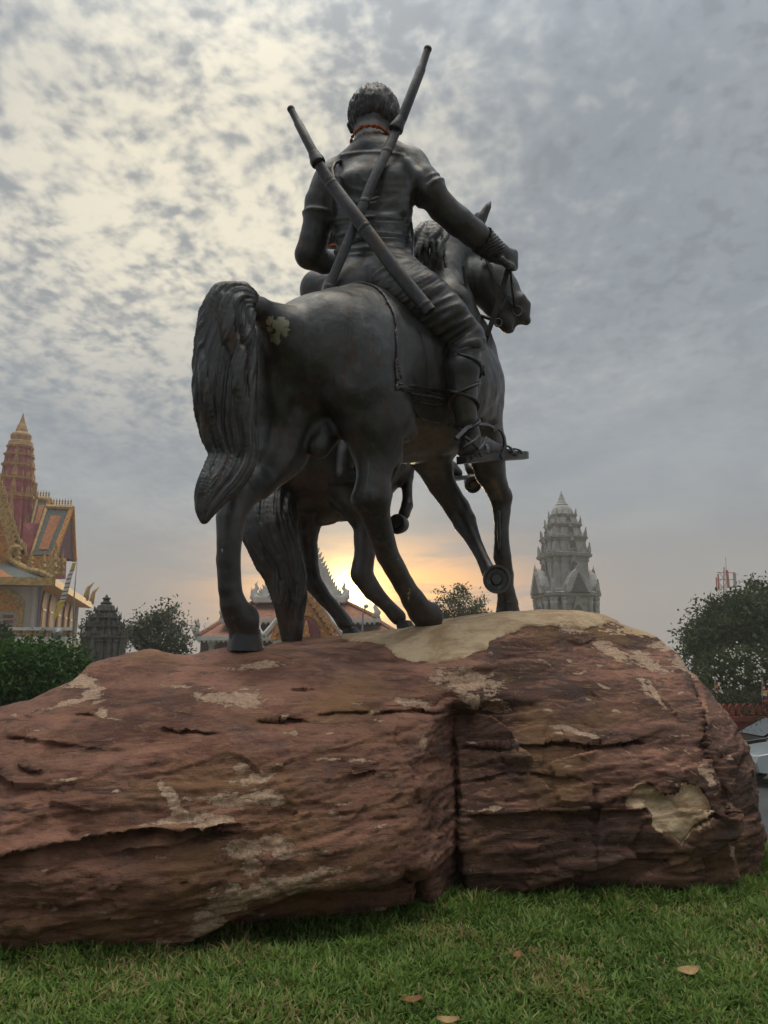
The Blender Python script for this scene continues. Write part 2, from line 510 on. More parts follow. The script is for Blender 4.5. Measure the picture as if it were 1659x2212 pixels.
# ring road round the planted mound, with a kerb against the lawn
def ring(name, r0, r1, z, mat, n=72, cy=4.0, kind='structure', hgt=None):
    V = []; Q = []
    for j in range(n):
        a = 2 * pi * j / n
        V += [(r0 * cos(a), cy + r0 * sin(a), z), (r1 * cos(a), cy + r1 * sin(a), z)]
        if hgt: V += [(r0 * cos(a), cy + r0 * sin(a), z - hgt), (r1 * cos(a), cy + r1 * sin(a), z - hgt)]
    k = 4 if hgt else 2
    for j in range(n):
        a, b = j * k, ((j + 1) % n) * k
        Q.append((a, a + 1, b + 1, b))
        if hgt: Q += [(a + 1, a + 3, b + 3, b + 1), (a + 2, a, b, b + 2)]
    return tag(obj(name, mesh_from(name, V, Q, False), mat), kind=kind)
ring('road', 10.6, 22.5, ROAD_Z, ASPHALT)
CONCRETE = simple_mat('concrete', (.36, .34, .31), .85, var=.2, scale=1.2, bump=.2, bscale=50, dirt=((.16, .14, .12), .6))
ring('kerb', 10.45, 10.75, ROAD_Z + .14, CONCRETE, hgt=.16)
ring('pavement', 22.5, 25.2, ROAD_Z + .13, CONCRETE, hgt=.16)
xs = np.linspace(-10.6, 10.6, 141); ys = np.linspace(-6.7, 14.7, 142)
def lz(x, y):
    z = lawn_h(x, y); return np.where(np.hypot(x, y - 4.0) > 10.55, ROAD_Z - .5, z)
tag(obj('lawn', grid_mesh('lawn', xs, ys, lz), soil_mat()), kind='structure')
# ------------------------------------------------------------------ the boulder
def rock_mat():
    m = bpy.data.materials.new('sandstone'); m.use_nodes = True; t = m.node_tree; g = NT(t); b = t.nodes['Principled BSDF']
    pos = g.n('ShaderNodeNewGeometry').outputs['Position']
    at = g.n('ShaderNodeAttribute'); at.attribute_name = 'wear'
    sp = g.n('ShaderNodeSeparateColor'); g.l(at.outputs['Color'], sp.inputs[0]); pale, tan, dark = sp.outputs
    str_ = g.mapping(pos, (1.0, 1.0, 4.2), (0.10, 0.06, 0))
    n1 = g.noise(str_, 2.1, 7, .62, .5); n2 = g.noise(str_, 7.0, 7, .68, .7); n3 = g.noise(pos, 64, 6, .75); n4 = g.noise(pos, 1.3, 4, .6)
    c = g.mix(g.range(n1, .36, .62), (.160, .066, .047), (.375, .178, .122))
    c = g.mix(g.range(n2, .46, .70, 0, .75), c, (.40, .215, .130))
    c = g.mix(g.range(n2, .46, .30, 0, .8), c, (.048, .027, .022))
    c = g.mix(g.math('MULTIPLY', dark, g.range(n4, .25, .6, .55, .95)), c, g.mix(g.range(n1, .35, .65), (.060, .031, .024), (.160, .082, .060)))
    ce = g.n('ShaderNodeAttribute'); ce.attribute_name = 'cell'
    hs = g.n('ShaderNodeHueSaturation'); g.l(c, hs.inputs['Color']); g.l(g.range(ce.outputs['Fac'], .15, .85, .72, 1.28, False), hs.inputs['Value']); c = hs.outputs[0]
    # purple-grey lichen film and speckles of pale grains
    c = g.mix(g.range(g.noise(pos, 3.4, 6, .65, .5), .54, .70, 0, .5), c, (.120, .090, .085))
    c = g.mix(g.range(n3, .57, .70, 0, .60), c, (.42, .28, .20))
    c = g.mix(g.range(n3, .43, .30, 0, .65), c, (.034, .018, .014))
    thin = g.noise(g.mapping(pos, (1, 1, 7.0), (.1, .05, 0)), 5.0, 8, .72, .9)
    c = g.mix(g.range(thin, .57, .68, 0, .65), c, (.42, .27, .165))
    c = g.mix(g.range(g.noise(g.mapping(pos, (1, 1, 9.0), (.1, .05, 0)), 3.0, 7, .7, .6), .44, .36, 0, .75), c, (.050, .028, .022))
    c = g.mix(g.math('MULTIPLY', g.range(g.noise(pos, 1.9, 5, .6, .3), .52, .68), .45), c, (.33, .185, .075))
    # flaked places show the pale fresh stone
    pe = g.math('ADD', pale, g.math('MULTIPLY', g.math('SUBTRACT', g.noise(g.mapping(pos, (1, 1, 2.6)), 13, 8, .72, .8), .5), 2.3))
    pk = g.math('MULTIPLY', g.range(pe, .50, .62), g.range(pale, .02, .12))
    pc = g.mix(g.range(n3, .3, .7), (.42, .25, .16), (.76, .56, .41)); pc = g.mix(g.range(n2, .35, .65), g.mix(.28, pc, c), pc)
    c = g.mix(g.math('MULTIPLY', pk, .92), c, pc)
    te = g.math('ADD', tan, g.math('MULTIPLY', g.math('SUBTRACT', g.noise(pos, 11, 6, .65, .4), .5), .45))
    tk = g.range(te, .44, .54)
    tcol = g.mix(g.range(g.noise(pos, 5, 6, .65, .8), .35, .65), (.50, .33, .19), (.76, .57, .37))
    tcol = g.mix(g.range(n3, .55, .72, 0, .5), tcol, (.25, .15, .08))
    tcol = g.mix(g.range(g.noise(g.mapping(pos, (1, 1, 2)), 2.6, 6, .7, 1.0), .50, .70, 0, .45), tcol, (.38, .235, .14))
    ck = g.math('ABSOLUTE', g.math('SUBTRACT', g.noise(pos, 3.3, 4, .6, .8), .5))
    tcol = g.mix(g.range(ck, .006, .001, 0, .12), tcol, (.12, .07, .04))
    c = g.mix(tk, c, tcol)
    g.l(c, b.inputs['Base Color'])
    g.l(g.range(n2, .3, .7, .62, .9), b.inputs['Roughness']); b.inputs['Specular IOR Level'].default_value = .35
    bp = g.n('ShaderNodeBump'); bp.inputs['Strength'].default_value = 1.0; bp.inputs['Distance'].default_value = .016
    hh = g.math('ADD', g.math('MULTIPLY', n2, .45), g.math('MULTIPLY', n3, .5)); hh = g.math('ADD', hh, g.math('MULTIPLY', thin, .55)); hh = g.math('ADD', hh, g.math('MULTIPLY', g.noise(pos, 150, 4, .75), .45))
    hh = g.math('SUBTRACT', hh, g.math('MULTIPLY', pk, .25)); hh = g.math('SUBTRACT', hh, g.math('MULTIPLY', g.math('MULTIPLY', g.range(ck, .02, .002), tk), .15))
    g.l(hh, bp.inputs['Height']); g.l(bp.outputs[0], b.inputs['Normal'])
    return m

def poly_sd(px, py, poly):
    """signed distance (px), positive inside"""
    d = np.full(px.shape, 1e9); ins = np.zeros(px.shape, bool); n = len(poly)
    for i in range(n):
        x0, y0 = poly[i]; x1, y1 = poly[(i + 1) % n]
        ex, ey = x1 - x0, y1 - y0; wx, wy = px - x0, py - y0
        t = np.clip((wx * ex + wy * ey) / (ex * ex + ey * ey + 1e-9), 0, 1)
        d = np.minimum(d, np.hypot(wx - t * ex, wy - t * ey))
        cnd = ((y0 <= py) & (y1 > py)) | ((y1 <= py) & (y0 > py))
        with np.errstate(divide='ignore', invalid='ignore'):
            xi = x0 + (py - y0) * ex / (ey if ey != 0 else 1e-9)
        ins ^= cnd & (px < xi)
    return np.where(ins, d, -d)
def sst(t): t = np.clip(t, 0, 1); return t * t * (3 - 2 * t)
def to_px(x, y, z):
    dz = z - EYE; dep = y * CP + dz * SP; v = -y * SP + dz * CP
    return 829.5 + FPX * x / dep, 1106 - FPX * v / dep

ROCK_PALE = [(495, 1508, 58, 9, 0), (535, 1512, 24, 15, 0), (183, 1472, 20, 13, .6), (205, 1500, 13, 17, 0), (222, 1540, 8, 11, -.4), (520, 1660, 15, 8, 0), (548, 1681, 32, 9, -.2),
    (500, 1730, 46, 11, 0), (570, 1722, 30, 13, 0), (372, 1732, 9, 34, -.55), (405, 1768, 58, 9, -.1), (475, 1772, 40, 8, -.3), (530, 1832, 30, 20, 0), (592, 1828, 28, 19, 0), (541, 1868, 16, 20, 0), (650, 1842, 55, 4, 0),
    (590, 1918, 80, 15, -.15), (690, 1888, 46, 7, -.2), (495, 1945, 40, 20, -.5), (440, 1995, 26, 26, -.6), (362, 2034, 32, 8, 0), (540, 1930, 60, 20, -.4), (1010, 1470, 46, 20, .1), (1042, 1516, 36, 11, .2), (890, 1519, 24, 7, .1), (918, 1600, 6, 18, .2),
    (1228, 1358, 20, 7, .2), (1322, 1407, 36, 9, .45), (1440, 1396, 24, 9, .1), (1503, 1425, 18, 34, -.5), (1400, 1432, 30, 10, .5), (1418, 1498, 5, 26, -.6), (1392, 1484, 5, 14, -.6), (1535, 1680, 6, 24, -.5), (1522, 1668, 4, 14, -.5),
    (1580, 1745, 5, 9, 0), (1582, 1840, 6, 10, 0), (1050, 1748, 26, 4, -.1), (1240, 1578, 40, 4, .2), (1570, 1510, 22, 8, .4), (1480, 1440, 30, 8, .6), (560, 1438, 50, 5, -.1), (150, 1520, 40, 4, -.2), (620, 1995, 20, 3, 0)]
ROCK_HEART = [(1352, 1745), (1366, 1705), (1400, 1688), (1432, 1716), (1466, 1716), (1478, 1690), (1520, 1706), (1547, 1762), (1502, 1790), (1474, 1832), (1440, 1802), (1416, 1790), (1408, 1762), (1396, 1742)]
ROCK_TAN = [(738, 1382), (800, 1389), (838, 1402), (868, 1426), (930, 1434), (1000, 1424), (1056, 1405), (1060, 1384), (1092, 1372), (1140, 1354), (1205, 1356), (1262, 1362), (1310, 1346), (1400, 1341), (1300, 1300), (1000, 1290), (760, 1330)]

def rock_map(px, py, fine=False):
    """how far (m) the face stands proud or is cut back, by place on the face"""
    D = np.zeros(px.shape)
    if fine: return rock_fine(px, py)
    xr = np.interp(py, [1490, 1560, 1660, 1750, 1850, 1950, 1990], [962, 932, 884, 866, 880, 935, 945]); xc = 985 + (py - 1500) * .045
    on = sst((py - 1495) / 60)
    lw = on * (px <= xc) * sst((px - xr) / np.maximum(xc - xr, 8)) * -.20
    D += lw
    on2 = sst((py - 1515) / 18) * (px > xc)
    D += on2 * (-.17) * (1 - sst((px - xc) / 190)) * (1 - .55 * sst((py - 1640) / 200))
    D += -.06 * np.exp(-((px - xc) / 3.0) ** 2) * sst((py - 1560) / 60)
    # undercut beneath the left slab
    yl = np.interp(px, [300, 415, 465, 550, 650, 710, 760, 830, 870, 900], [2100, 2046, 2012, 1974, 1924, 1914, 1902, 1893, 1870, 1870])
    D += -.19 * sst((py - yl) / 26) * sst((px - 330) / 80) * (1 - sst((px - 880) / 60))
    # slabs split off at the right end
    xe = np.interp(py, [1380, 1440, 1500, 1640, 1700, 1800, 1860], [1470, 1492, 1510, 1530, 1560, 1585, 1600])
    D -= .07 * sst((px - xe) / 14) * sst((py - 1380) / 40) * (1 - .6 * sst((px - xe - 16) / 60)); D -= .05 * np.exp(-((px - xe - 8) / 8) ** 2)
    D -= .05 * np.exp(-(((px - 1500) / 14) ** 2 + ((py - 1428) / 16) ** 2))
    return D

def rock_fine(px, py):
    D = np.zeros(px.shape)
    # bedding ledges
    def ledge(pts, dep, fade, soft=3.0, lip=.0):
        nonlocal D
        xs_ = [p[0] for p in pts]; ys_ = [p[1] for p in pts]
        y = np.interp(px, xs_, ys_); tp = sst((px - xs_[0]) / 40) * sst((xs_[-1] - px) / 40)
        dep = dep * .62 * (.45 + .55 * sst(1.2 * np.sin(px * .045 + xs_[0]) + 1.0))
        D = D - dep * tp * sst((py - y) / soft) * np.exp(-np.maximum(py - y - soft, 0) / fade)
        if lip: D = D + lip * tp * sst((y + 2 - py) / 4 + .5) * np.exp(-np.maximum(y - py, 0) / 14)
    ledge([(-80, 1870), (0, 1848), (80, 1830), (120, 1818), (200, 1812), (290, 1800), (330, 1790), (380, 1791), (440, 1800), (480, 1784), (530, 1782)], .10, 26, 5, .02)
    ledge([(220, 1850), (300, 1838), (380, 1826), (450, 1812), (520, 1796)], .05, 18, 4, .01)
    ledge([(540, 1556), (600, 1552), (660, 1556), (680, 1560)], .085, 6, 4); ledge([(675, 1544), (720, 1538), (800, 1534), (815, 1540)], .085, 6, 4); ledge([(795, 1541), (850, 1535), (960, 1536)], .075, 5, 4)
    ledge([(340, 1572), (380, 1576), (430, 1580), (480, 1584)], .06, 6, 3); ledge([(0, 1590), (100, 1600), (200, 1614), (290, 1622)], .02, 16, 4)
    ledge([(610, 1486), (650, 1486), (690, 1486)], .05, 6, 3); ledge([(700, 1477), (735, 1474)], .05, 5, 3)
    ledge([(715, 1758), (735, 1752), (760, 1756)], .05, 8, 3); ledge([(780, 1770), (830, 1762), (890, 1760)], .03, 16, 4); ledge([(740, 1680), (790, 1670), (830, 1661), (870, 1662)], .05, 20, 4)
    ledge([(-60, 1955), (60, 1962), (200, 1950), (260, 1938)], .05, 14, 4); ledge([(340, 1906), (380, 1900), (420, 1905)], .06, 8, 3); ledge([(490, 1892), (540, 1888), (560, 1890)], .04, 10, 3)
    ledge([(-60, 2010), (60, 2012), (180, 1990), (330, 1985), (420, 1958), (500, 1940)], .05, 18, 4); ledge([(360, 1960), (430, 1945), (490, 1938)], .04, 12, 3); ledge([(180, 1920), (260, 1925), (340, 1918)], .03, 10, 3)
    ledge([(30, 1650), (70, 1658), (100, 1668)], .04, 10, 3); ledge([(150, 1545), (190, 1540), (220, 1552)], .05, 12, 3)
    # right block
    ledge([(985, 1612), (1060, 1608), (1130, 1612), (1200, 1600), (1300, 1610), (1400, 1594)], .05, 26, 4, .01)
    ledge([(1010, 1690), (1100, 1668), (1200, 1674), (1290, 1690), (1350, 1695)], .03, 20, 5)
    ledge([(1000, 1760), (1150, 1756), (1290, 1754), (1400, 1750), (1420, 1768)], .045, 40, 8, .02)
    ledge([(1360, 1845), (1430, 1838), (1500, 1836)], .05, 18, 4); ledge([(1050, 1812), (1180, 1815), (1280, 1812)], .02, 20, 5)
    D -= .035 * np.exp(-((px - 1289) / 3.5) ** 2) * sst((py - 1700) / 15) * (1 - sst((py - 1850) / 40))
    # flake
    D -= .028 * sst(poly_sd(px, py, ROCK_HEART) / 5)
    D -= .02 * np.exp(-(((px - 1010) / 46) ** 2 + ((py - 1470) / 22) ** 2))
    return D

_rr = random.Random(77)
for _k in range(60):
    _x = _rr.uniform(10, 900); _y = _rr.uniform(1470, 2000) ; ROCK_PALE.append((_x, _y, _rr.uniform(8, 34), _rr.uniform(2, 5), _rr.uniform(-.2, .15)))
for _k in range(34):
    _x = _rr.uniform(1020, 1600); _y = _rr.uniform(1390, 1720); ROCK_PALE.append((_x, _y, _rr.uniform(6, 24), _rr.uniform(1.5, 4), _rr.uniform(-.1, .7)))
def build_rock():
    h = .0195; lo = np.array([-2.75, 2.95, -.14]); hi = np.array([2.35, 6.95, 1.55])
    n = np.ceil((hi - lo) / h).astype(int) + 1
    ax = [lo[i] + np.arange(n[i]) * h for i in range(3)]
    # front face Y(x,z)
    X, Z = np.meshgrid(ax[0], ax[2], indexing='ij')
    yb = np.interp(X, [-2.75, -1.9, -1.44, -.72, -.25, .05, .38, .8, 1.41, 1.75, 1.98, 2.35], [3.75, 3.38, 3.25, 3.30, 3.46, 3.62, 3.86, 3.98, 4.04, 4.16, 4.42, 5.1])
    set_ = np.interp(X, [-2.75, -1.4, -.7, 0, .4, 1.0, 1.6, 2.0], [.9, .75, .60, .62, .46, .62, .85, .80])
    zt = np.clip(Z / 1.15, -.2, 1.4)
    bulge = np.interp(X, [-2.7, -1, 0, .4, 1, 2], [.30, .26, .20, .10, .16, .2])
    Fr = yb + set_ * np.maximum(zt, 0) ** 1.9 - bulge * np.sin(np.clip(zt, 0, 1) * pi) ** 1.0 * (1 - .4 * zt)
    px, py = to_px(X, Fr, Z)
    P3 = np.stack([X.ravel() * 1.4, np.zeros(X.size), Z.ravel() * 4.0 - X.ravel() * .25], 1)
    nz = .026 * fbm(P3 * .8, 2) .reshape(X.shape)
    # stepped bedding
    sz = Z * 7.5 - X * .45 + .6 * pnoise(np.stack([X.ravel() * 1.1, Z.ravel() * .8, X.ravel() * 0], 1)).reshape(X.shape)
    stp = (sz - np.floor(sz)); stp = np.where(stp < .82, stp / .82, (1 - stp) / .18)
    nz += .010 * (stp - .5) * (.4 + 1.2 * np.clip(pnoise(np.stack([X.ravel() * 1.6 + 5, Z.ravel() * 2.2, X.ravel() * 0 + 2], 1)).reshape(X.shape) + .4, 0, 1))
    Fr = Fr - rock_map(px, py) - nz
    # top Z(x,y) through places where feet stand and the outline runs
    ctl = np.array([(-.74, 4.25, 1.165), (-.74, 4.6, 1.165), (.28, 4.84, 1.305), (.87, 5.60, 1.382), (-.25, 6.28, 1.268), (.18, 5.88, 1.315), (-.68, 5.83, 1.236), (-.1, 5.0, 1.225), (-.08, 5.5, 1.262), (-.35, 5.0, 1.195), (-.4, 5.5, 1.215), (.1, 5.2, 1.28), (-1.02, 3.98, 1.075), (-1.26, 3.98, 1.065), (-1.45, 3.90, 1.0), (-1.58, 3.86, .945), (-1.7, 3.75, .88), (-2.2, 3.7, .72), (-2.6, 3.9, .5),
        (-.4, 4.1, 1.075), (0, 4.30, 1.085), (0.2, 4.45, 1.10), (.5, 4.5, 1.16), (.75, 4.55, 1.235), (1.0, 4.7, 1.315), (1.4, 4.85, 1.35), (1.5, 5.2, 1.365), (1.2, 5.5, 1.385), (1.72, 4.95, 1.325), (1.9, 5.0, 1.22), (2.12, 5.0, .98), (-1.3, 4.7, 1.02), (-1.5, 5.6, .9), (-2.3, 5, .6),
        (0, 6.7, 1.2), (1.0, 6.7, 1.2), (1.8, 6.2, .9), (-1.2, 6.6, .9), (-.8, 3.95, 1.04), (-.55, 4.05, 1.06)])
    d = lambda a, b: (lambda r: r * r * np.log(r + 1e-9))(np.linalg.norm(a[:, None, :2] - b[None, :, :2], axis=2))
    m = len(ctl); A = np.zeros((m + 3, m + 3)); A[:m, :m] = d(ctl, ctl) + .01 * np.eye(m); A[:m, m:] = np.c_[np.ones(m), ctl[:, :2]]; A[m:, :m] = A[:m, m:].T
    w = np.linalg.solve(A, np.r_[ctl[:, 2], 0, 0, 0])
    X2, Y2 = np.meshgrid(ax[0], ax[1], indexing='ij'); q = np.stack([X2.ravel(), Y2.ravel()], 1)
    Tp = (d(q, ctl) @ w[:m] + w[m] + q @ w[m + 1:]).reshape(X2.shape)
    near = np.clip((4.6 - Y2) / .5, 0, 1)
    Tp += (.010 + .04 * near) * fbm(np.stack([X2.ravel() * 2.2, Y2.ravel() * 2.6, X2.ravel() * 0], 1), 4).reshape(X2.shape) + .012 * fbm(np.stack([X2.ravel() * 7, Y2.ravel() * 9, X2.ravel() * 0 + 4], 1), 3).reshape(X2.shape)
    # keep the standing places level
    for (hx, hy, hz) in ((-.72, 4.25, 1.165), (.29, 4.84, 1.305), (.87, 5.63, 1.382), (-.25, 6.28, 1.268), (.18, 5.88, 1.315), (-.68, 5.83, 1.236)):
        k = np.exp(-(((X2 - hx) ** 2 + (Y2 - hy) ** 2) / .16 ** 2)); Tp = Tp * (1 - k) + hz * k
    # knob and hollow of the left rim
    def bump(x, y, r, a):
        nonlocal Tp
        Tp = Tp + a * np.exp(-(((X2 - x) ** 2 + (Y2 - y) ** 2) / r ** 2))
    Tp = Tp + .055 * sst((X2 + 1.54) / .10) * sst((-.98 - X2) / .22) * sst((4.45 - Y2) / .3)
    bump(-1.40, 3.93, .07, .02); bump(-.62, 3.98, .20, -.05); bump(-.92, 3.86, .10, .03)
    # right side X(y,z)
    Y3, Z3 = np.meshgrid(ax[1], ax[2], indexing='ij')
    Rt = np.interp(Z3, [-.2, 0, .2, .5, .77, .93, 1.05, 1.2, 1.34, 1.5], [2.06, 2.08, 2.13, 2.15, 2.10, 2.03, 1.97, 1.91, 1.82, 1.72]) - .25 * np.clip(Y3 - 4.9, 0, 3)
    Rt += .085 * fbm(np.stack([Y3.ravel() * 2.5, Z3.ravel() * 3.0, Y3.ravel() * 0 + 9], 1), 4).reshape(Y3.shape)
    Bk = 6.75 - .35 * np.clip(ax[0] - .8, 0, 3) ** 1.2 - .25 * np.clip(-.6 - ax[0], 0, 3)
    def smax(a, b, k):
        hh = np.maximum(k - np.abs(a - b), 0) / k; return np.maximum(a, b) + hh * hh * k * .25
    f = (Fr[:, None, :] - ax[1][None, :, None]).astype(np.float32) * .92
    f = smax(f, (ax[2][None, None, :] - Tp[:, :, None]).astype(np.float32), .07)
    f = smax(f, (ax[0][:, None, None] - Rt[None]).astype(np.float32), .10)
    f = smax(f, (ax[1][None, :, None] - Bk[:, None, None]).astype(np.float32), .15)
    f = np.maximum(f, (-2.7 - ax[0])[:, None, None].astype(np.float32)); f = np.maximum(f, (-.12 - ax[2])[None, None, :].astype(np.float32))
    c = Clay.__new__(Clay); c.h = h; c.lo = lo; c.n = n; c.a = f.astype(np.float32)
    V, Q = c.mesh(); V = relax(V, Q, 1, .4); V, Q = subdivide(V, Q); V = relax(V, Q, 1, .5)
    px, py = to_px(V[:, 0], V[:, 1], V[:, 2]); N = vnormals(V, Q)
    fr_ = sst((-N[:, 1] - .05) / .3) * (V[:, 1] < 5.4) * sst((1.12 - V[:, 2]) / .1)
    wob = 5 * fbm(V * np.array([4, 4, 2]) + 40, 3)
    V[:, 1] += -rock_fine(px, py + wob) * fr_
    N = vnormals(V, Q)
    st = V * np.array([2.6, 2.6, 11.0]) + np.stack([V[:, 2] * .4, 0 * V[:, 0], -V[:, 0] * 1.2], 1)
    side = 1 - sst((N[:, 2] - .55) / .3)
    det = .0030 * fbm(st, 3, .7) + .0060 * fbm(V * np.array([22, 22, 34]), 3, .75)
    # broken faces: blocks of the bedding split off along flat fractures
    def blocks(n, asp, seed, warp):
        r_ = np.random.RandomState(seed)
        S = np.stack([r_.uniform(-2.8, 2.4, n), r_.uniform(-.15, 1.5, n) * asp], 1).astype(np.float32)
        wv = warp * fbm(V * 4 + seed, 2)
        q = np.stack([V[:, 0] + .25 * (V[:, 1] - 4) + wv, (V[:, 2] - .06 * V[:, 0] + wv * .35) * asp], 1).astype(np.float32)
        idx = np.concatenate([np.argmin((q_[:, None, 0] - S[None, :, 0]) ** 2 + (q_[:, None, 1] - S[None, :, 1]) ** 2, 1) for q_ in np.array_split(q, 60)])
        hgt = r_.uniform(-1, 1, n); tx = r_.normal(size=n); tz = r_.normal(size=n); rel = q - S[idx]
        return hgt[idx], tx[idx] * rel[:, 0] + tz[idx] * rel[:, 1] / asp * 1.6, r_.uniform(size=n)[idx]
    h1, t1, c1 = blocks(95, 2.6, 11, .10); h2, t2, c2 = blocks(700, 3.6, 12, .05)
    det += side * (.022 * h1 + .070 * t1 + .0055 * h2 + .036 * t2) * (.35 + .65 * sst(pnoise(V * 1.1 + 50) * 1.6 + .6))
    rg = 1 - 2.4 * np.abs(pnoise(V * np.array([3.0, 3.0, 15.0]) + np.stack([0 * V[:, 0], 0 * V[:, 0], -V[:, 0] * 2.0], 1)))
    # crisp thin beds: each layer ends in a small overhanging lip
    for wl, am, sd in ((.115, .012, 1.0), (.052, .006, 2.0)):
        u_ = (V[:, 2] - V[:, 0] * .055 + .05 * pnoise(V * np.array([1.3, 1.3, .9]) + sd * 9)) / wl + .5 * pnoise(V * np.array([3.1, 3.1, 5.0]) + sd * 31)
        fr0 = u_ - np.floor(u_); lay = pnoise(np.stack([V[:, 0] * 1.8, np.floor(u_) * 3.7, V[:, 1] * .6 + sd], 1))
        prof = np.where(fr0 < .18, fr0 / .18, 1 - (fr0 - .18) / .82 * .9)
        det += side * am * (prof - .5) * np.clip(.25 + 2.0 * lay, 0, 1.2)
    det += -.010 * np.clip(rg, 0, 1) ** 4 * side
    rg2 = 1 - 2.6 * np.abs(pnoise(V * np.array([5.5, 5.5, 30.0]) + np.stack([0 * V[:, 0] + 7, 0 * V[:, 0], -V[:, 0] * 3.5], 1)))
    det += -.008 * np.clip(rg2, 0, 1) ** 4 * side * (pnoise(V * 1.7 + 3) > -.1)
    V = V + N * det[:, None] * (.35 + .65 * side)[:, None]
    N = vnormals(V, Q)
    # wear map
    px, py = to_px(V[:, 0], V[:, 1], V[:, 2]); front = N[:, 1] < .25
    pale = np.zeros(len(V)); ii = np.where(front & (px > -60) & (px < 1720))[0]
    wx = 13 * fbm(V[ii] * 7 + 5, 3, .6); wy = 9 * fbm(V[ii] * 9 + 21, 3, .6)
    for kk_, (cx, cy, rx, ry, rot) in enumerate(ROCK_PALE):
        am_ = 1.10 if kk_ < 43 else .86
        dx, dy = px[ii] + wx - cx, py[ii] + wy - cy; u = dx * cos(rot) + dy * sin(rot); v = -dx * sin(rot) + dy * cos(rot)
        pale[ii] = np.maximum(pale[ii], np.clip(am_ - .40 * np.sqrt((u / rx) ** 2 + (v / ry) ** 2), 0, 1))
    wX = 9 * fbm(V * 9 + 60, 4, .6); wY = 7 * fbm(V * 9 + 80, 4, .6)
    tn = sst(poly_sd(px + wX, py + wY, ROCK_TAN) / 14 + .5) * (N[:, 2] > .2) * (V[:, 0] > -.6)
    tn = np.maximum(tn, sst((N[:, 2] - .72) / .15) * sst((V[:, 0] + .15) / .3) * sst((V[:, 1] - 4.75) / .3) * sst((V[:, 2] - 1.2) / .08))
    tn = np.maximum(tn, np.where(front, sst(poly_sd(px + wX * 1.5, py + wY * 1.6, ROCK_HEART) / 8 + .5), 0))
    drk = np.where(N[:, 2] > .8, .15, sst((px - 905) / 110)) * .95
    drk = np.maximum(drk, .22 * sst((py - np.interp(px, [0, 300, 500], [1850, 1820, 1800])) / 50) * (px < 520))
    tk_ = sst(poly_sd(px + wX, py + wY, ROCK_TAN) / 6 + .5) * (N[:, 2] > .2) * (V[:, 0] > -.6)
    V = V + N * (.013 * tk_ + .008 * tk_ * fbm(V * 7, 3))[:, None]
    me = mesh_from('boulder', V, Q)
    ca = me.attributes.new('cell', 'FLOAT', 'POINT'); ca.data.foreach_set('value', (.6 * c1 + .4 * c2).astype(np.float32))
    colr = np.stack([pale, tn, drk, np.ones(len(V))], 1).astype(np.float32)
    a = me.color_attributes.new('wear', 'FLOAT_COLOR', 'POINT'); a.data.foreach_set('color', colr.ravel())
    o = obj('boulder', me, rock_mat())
    return tag(o, 'huge red-brown layered sandstone boulder carrying the bronze riders', 'boulder')
ROCK = build_rock()
# ------------------------------------------------------------------ bronze
def bronze_mat(name, tint=(1, 1, 1), patina=None):
    m = bpy.data.materials.new(name); m.use_nodes = True; t = m.node_tree; g = NT(t)
    b = t.nodes['Principled BSDF']
    geo = g.n('ShaderNodeNewGeometry'); pos = geo.outputs['Position']
    n1 = g.noise(pos, 2.6, 6, 0.62, 0.4); n2 = g.noise(pos, 14, 5, 0.6)
    n3 = g.noise(g.mapping(pos, (5, 5, 1.2)), 3.2, 6, 0.7, 0.6)
    c = g.mix(g.range(n1, 0.32, 0.68), tuple(a * k for a, k in zip((0.058, 0.057, 0.058), tint)), tuple(a * k for a, k in zip((0.118, 0.116, 0.117), tint)))
    c = g.mix(g.range(n3, 0.50, 0.72, 0, 0.85), c, (0.105, 0.064, 0.040))
    c = g.mix(g.range(n2, 0.52, 0.75, 0, 0.5), c, (0.165, 0.165, 0.165))
    # thin streaks of pale green patina and droppings
    st = g.noise(g.mapping(pos, (9, 9, 0.9)), 2.4, 5, 0.6, 0.3)
    c = g.mix(g.range(st, 0.66, 0.74, 0, 0.7), c, (0.20, 0.225, 0.20))
    c = g.mix(g.range(g.noise(g.mapping(pos, (7, 7, 0.8)), 3.1, 6, .65, .5), .56, .70, 0, .45), c, (0.036, 0.035, 0.037))
    at = g.n('ShaderNodeAttribute'); at.attribute_name = 'stain'
    se = g.math('ADD', at.outputs['Fac'], g.math('MULTIPLY', g.math('SUBTRACT', g.noise(pos, 26, 6, .7, .6), .5), 1.6))
    sk = g.math('MULTIPLY', g.range(se, .50, .62), g.range(at.outputs['Fac'], .02, .15))
    c = g.mix(sk, c, g.mix(n2, (.30, .27, .18), (.55, .53, .44)))
    if patina: c = g.mix(g.range(g.noise(g.mapping(pos, (1, 1, .5)), 11, 5, .6, .8), .57, .66, 0, .8), c, patina)
    g.l(c, b.inputs['Base Color'])
    b.inputs['Metallic'].default_value = 0.75
    g.l(g.range(n2, 0.3, 0.7, 0.33, 0.52), b.inputs['Roughness'])
    bp = g.n('ShaderNodeBump'); bp.inputs['Strength'].default_value = 0.4; bp.inputs['Distance'].default_value = 0.006
    hh = g.math('ADD', g.noise(pos, 34, 5, 0.6), g.math('MULTIPLY', n2, 0.5))
    g.l(hh, bp.inputs['Height']); g.l(bp.outputs[0], b.inputs['Normal'])
    return m
BRONZE = bronze_mat('weathered_bronze')
BRONZE_D = bronze_mat('dark_bronze', (0.72, 0.72, 0.75))
BRONZE_P = bronze_mat('green_patina_bronze', (0.9, .9, .9), (.13, .27, .23))

HF = Frame(38, 720, 650, 4.45)
def C(*seq): return HF.pts(seq)

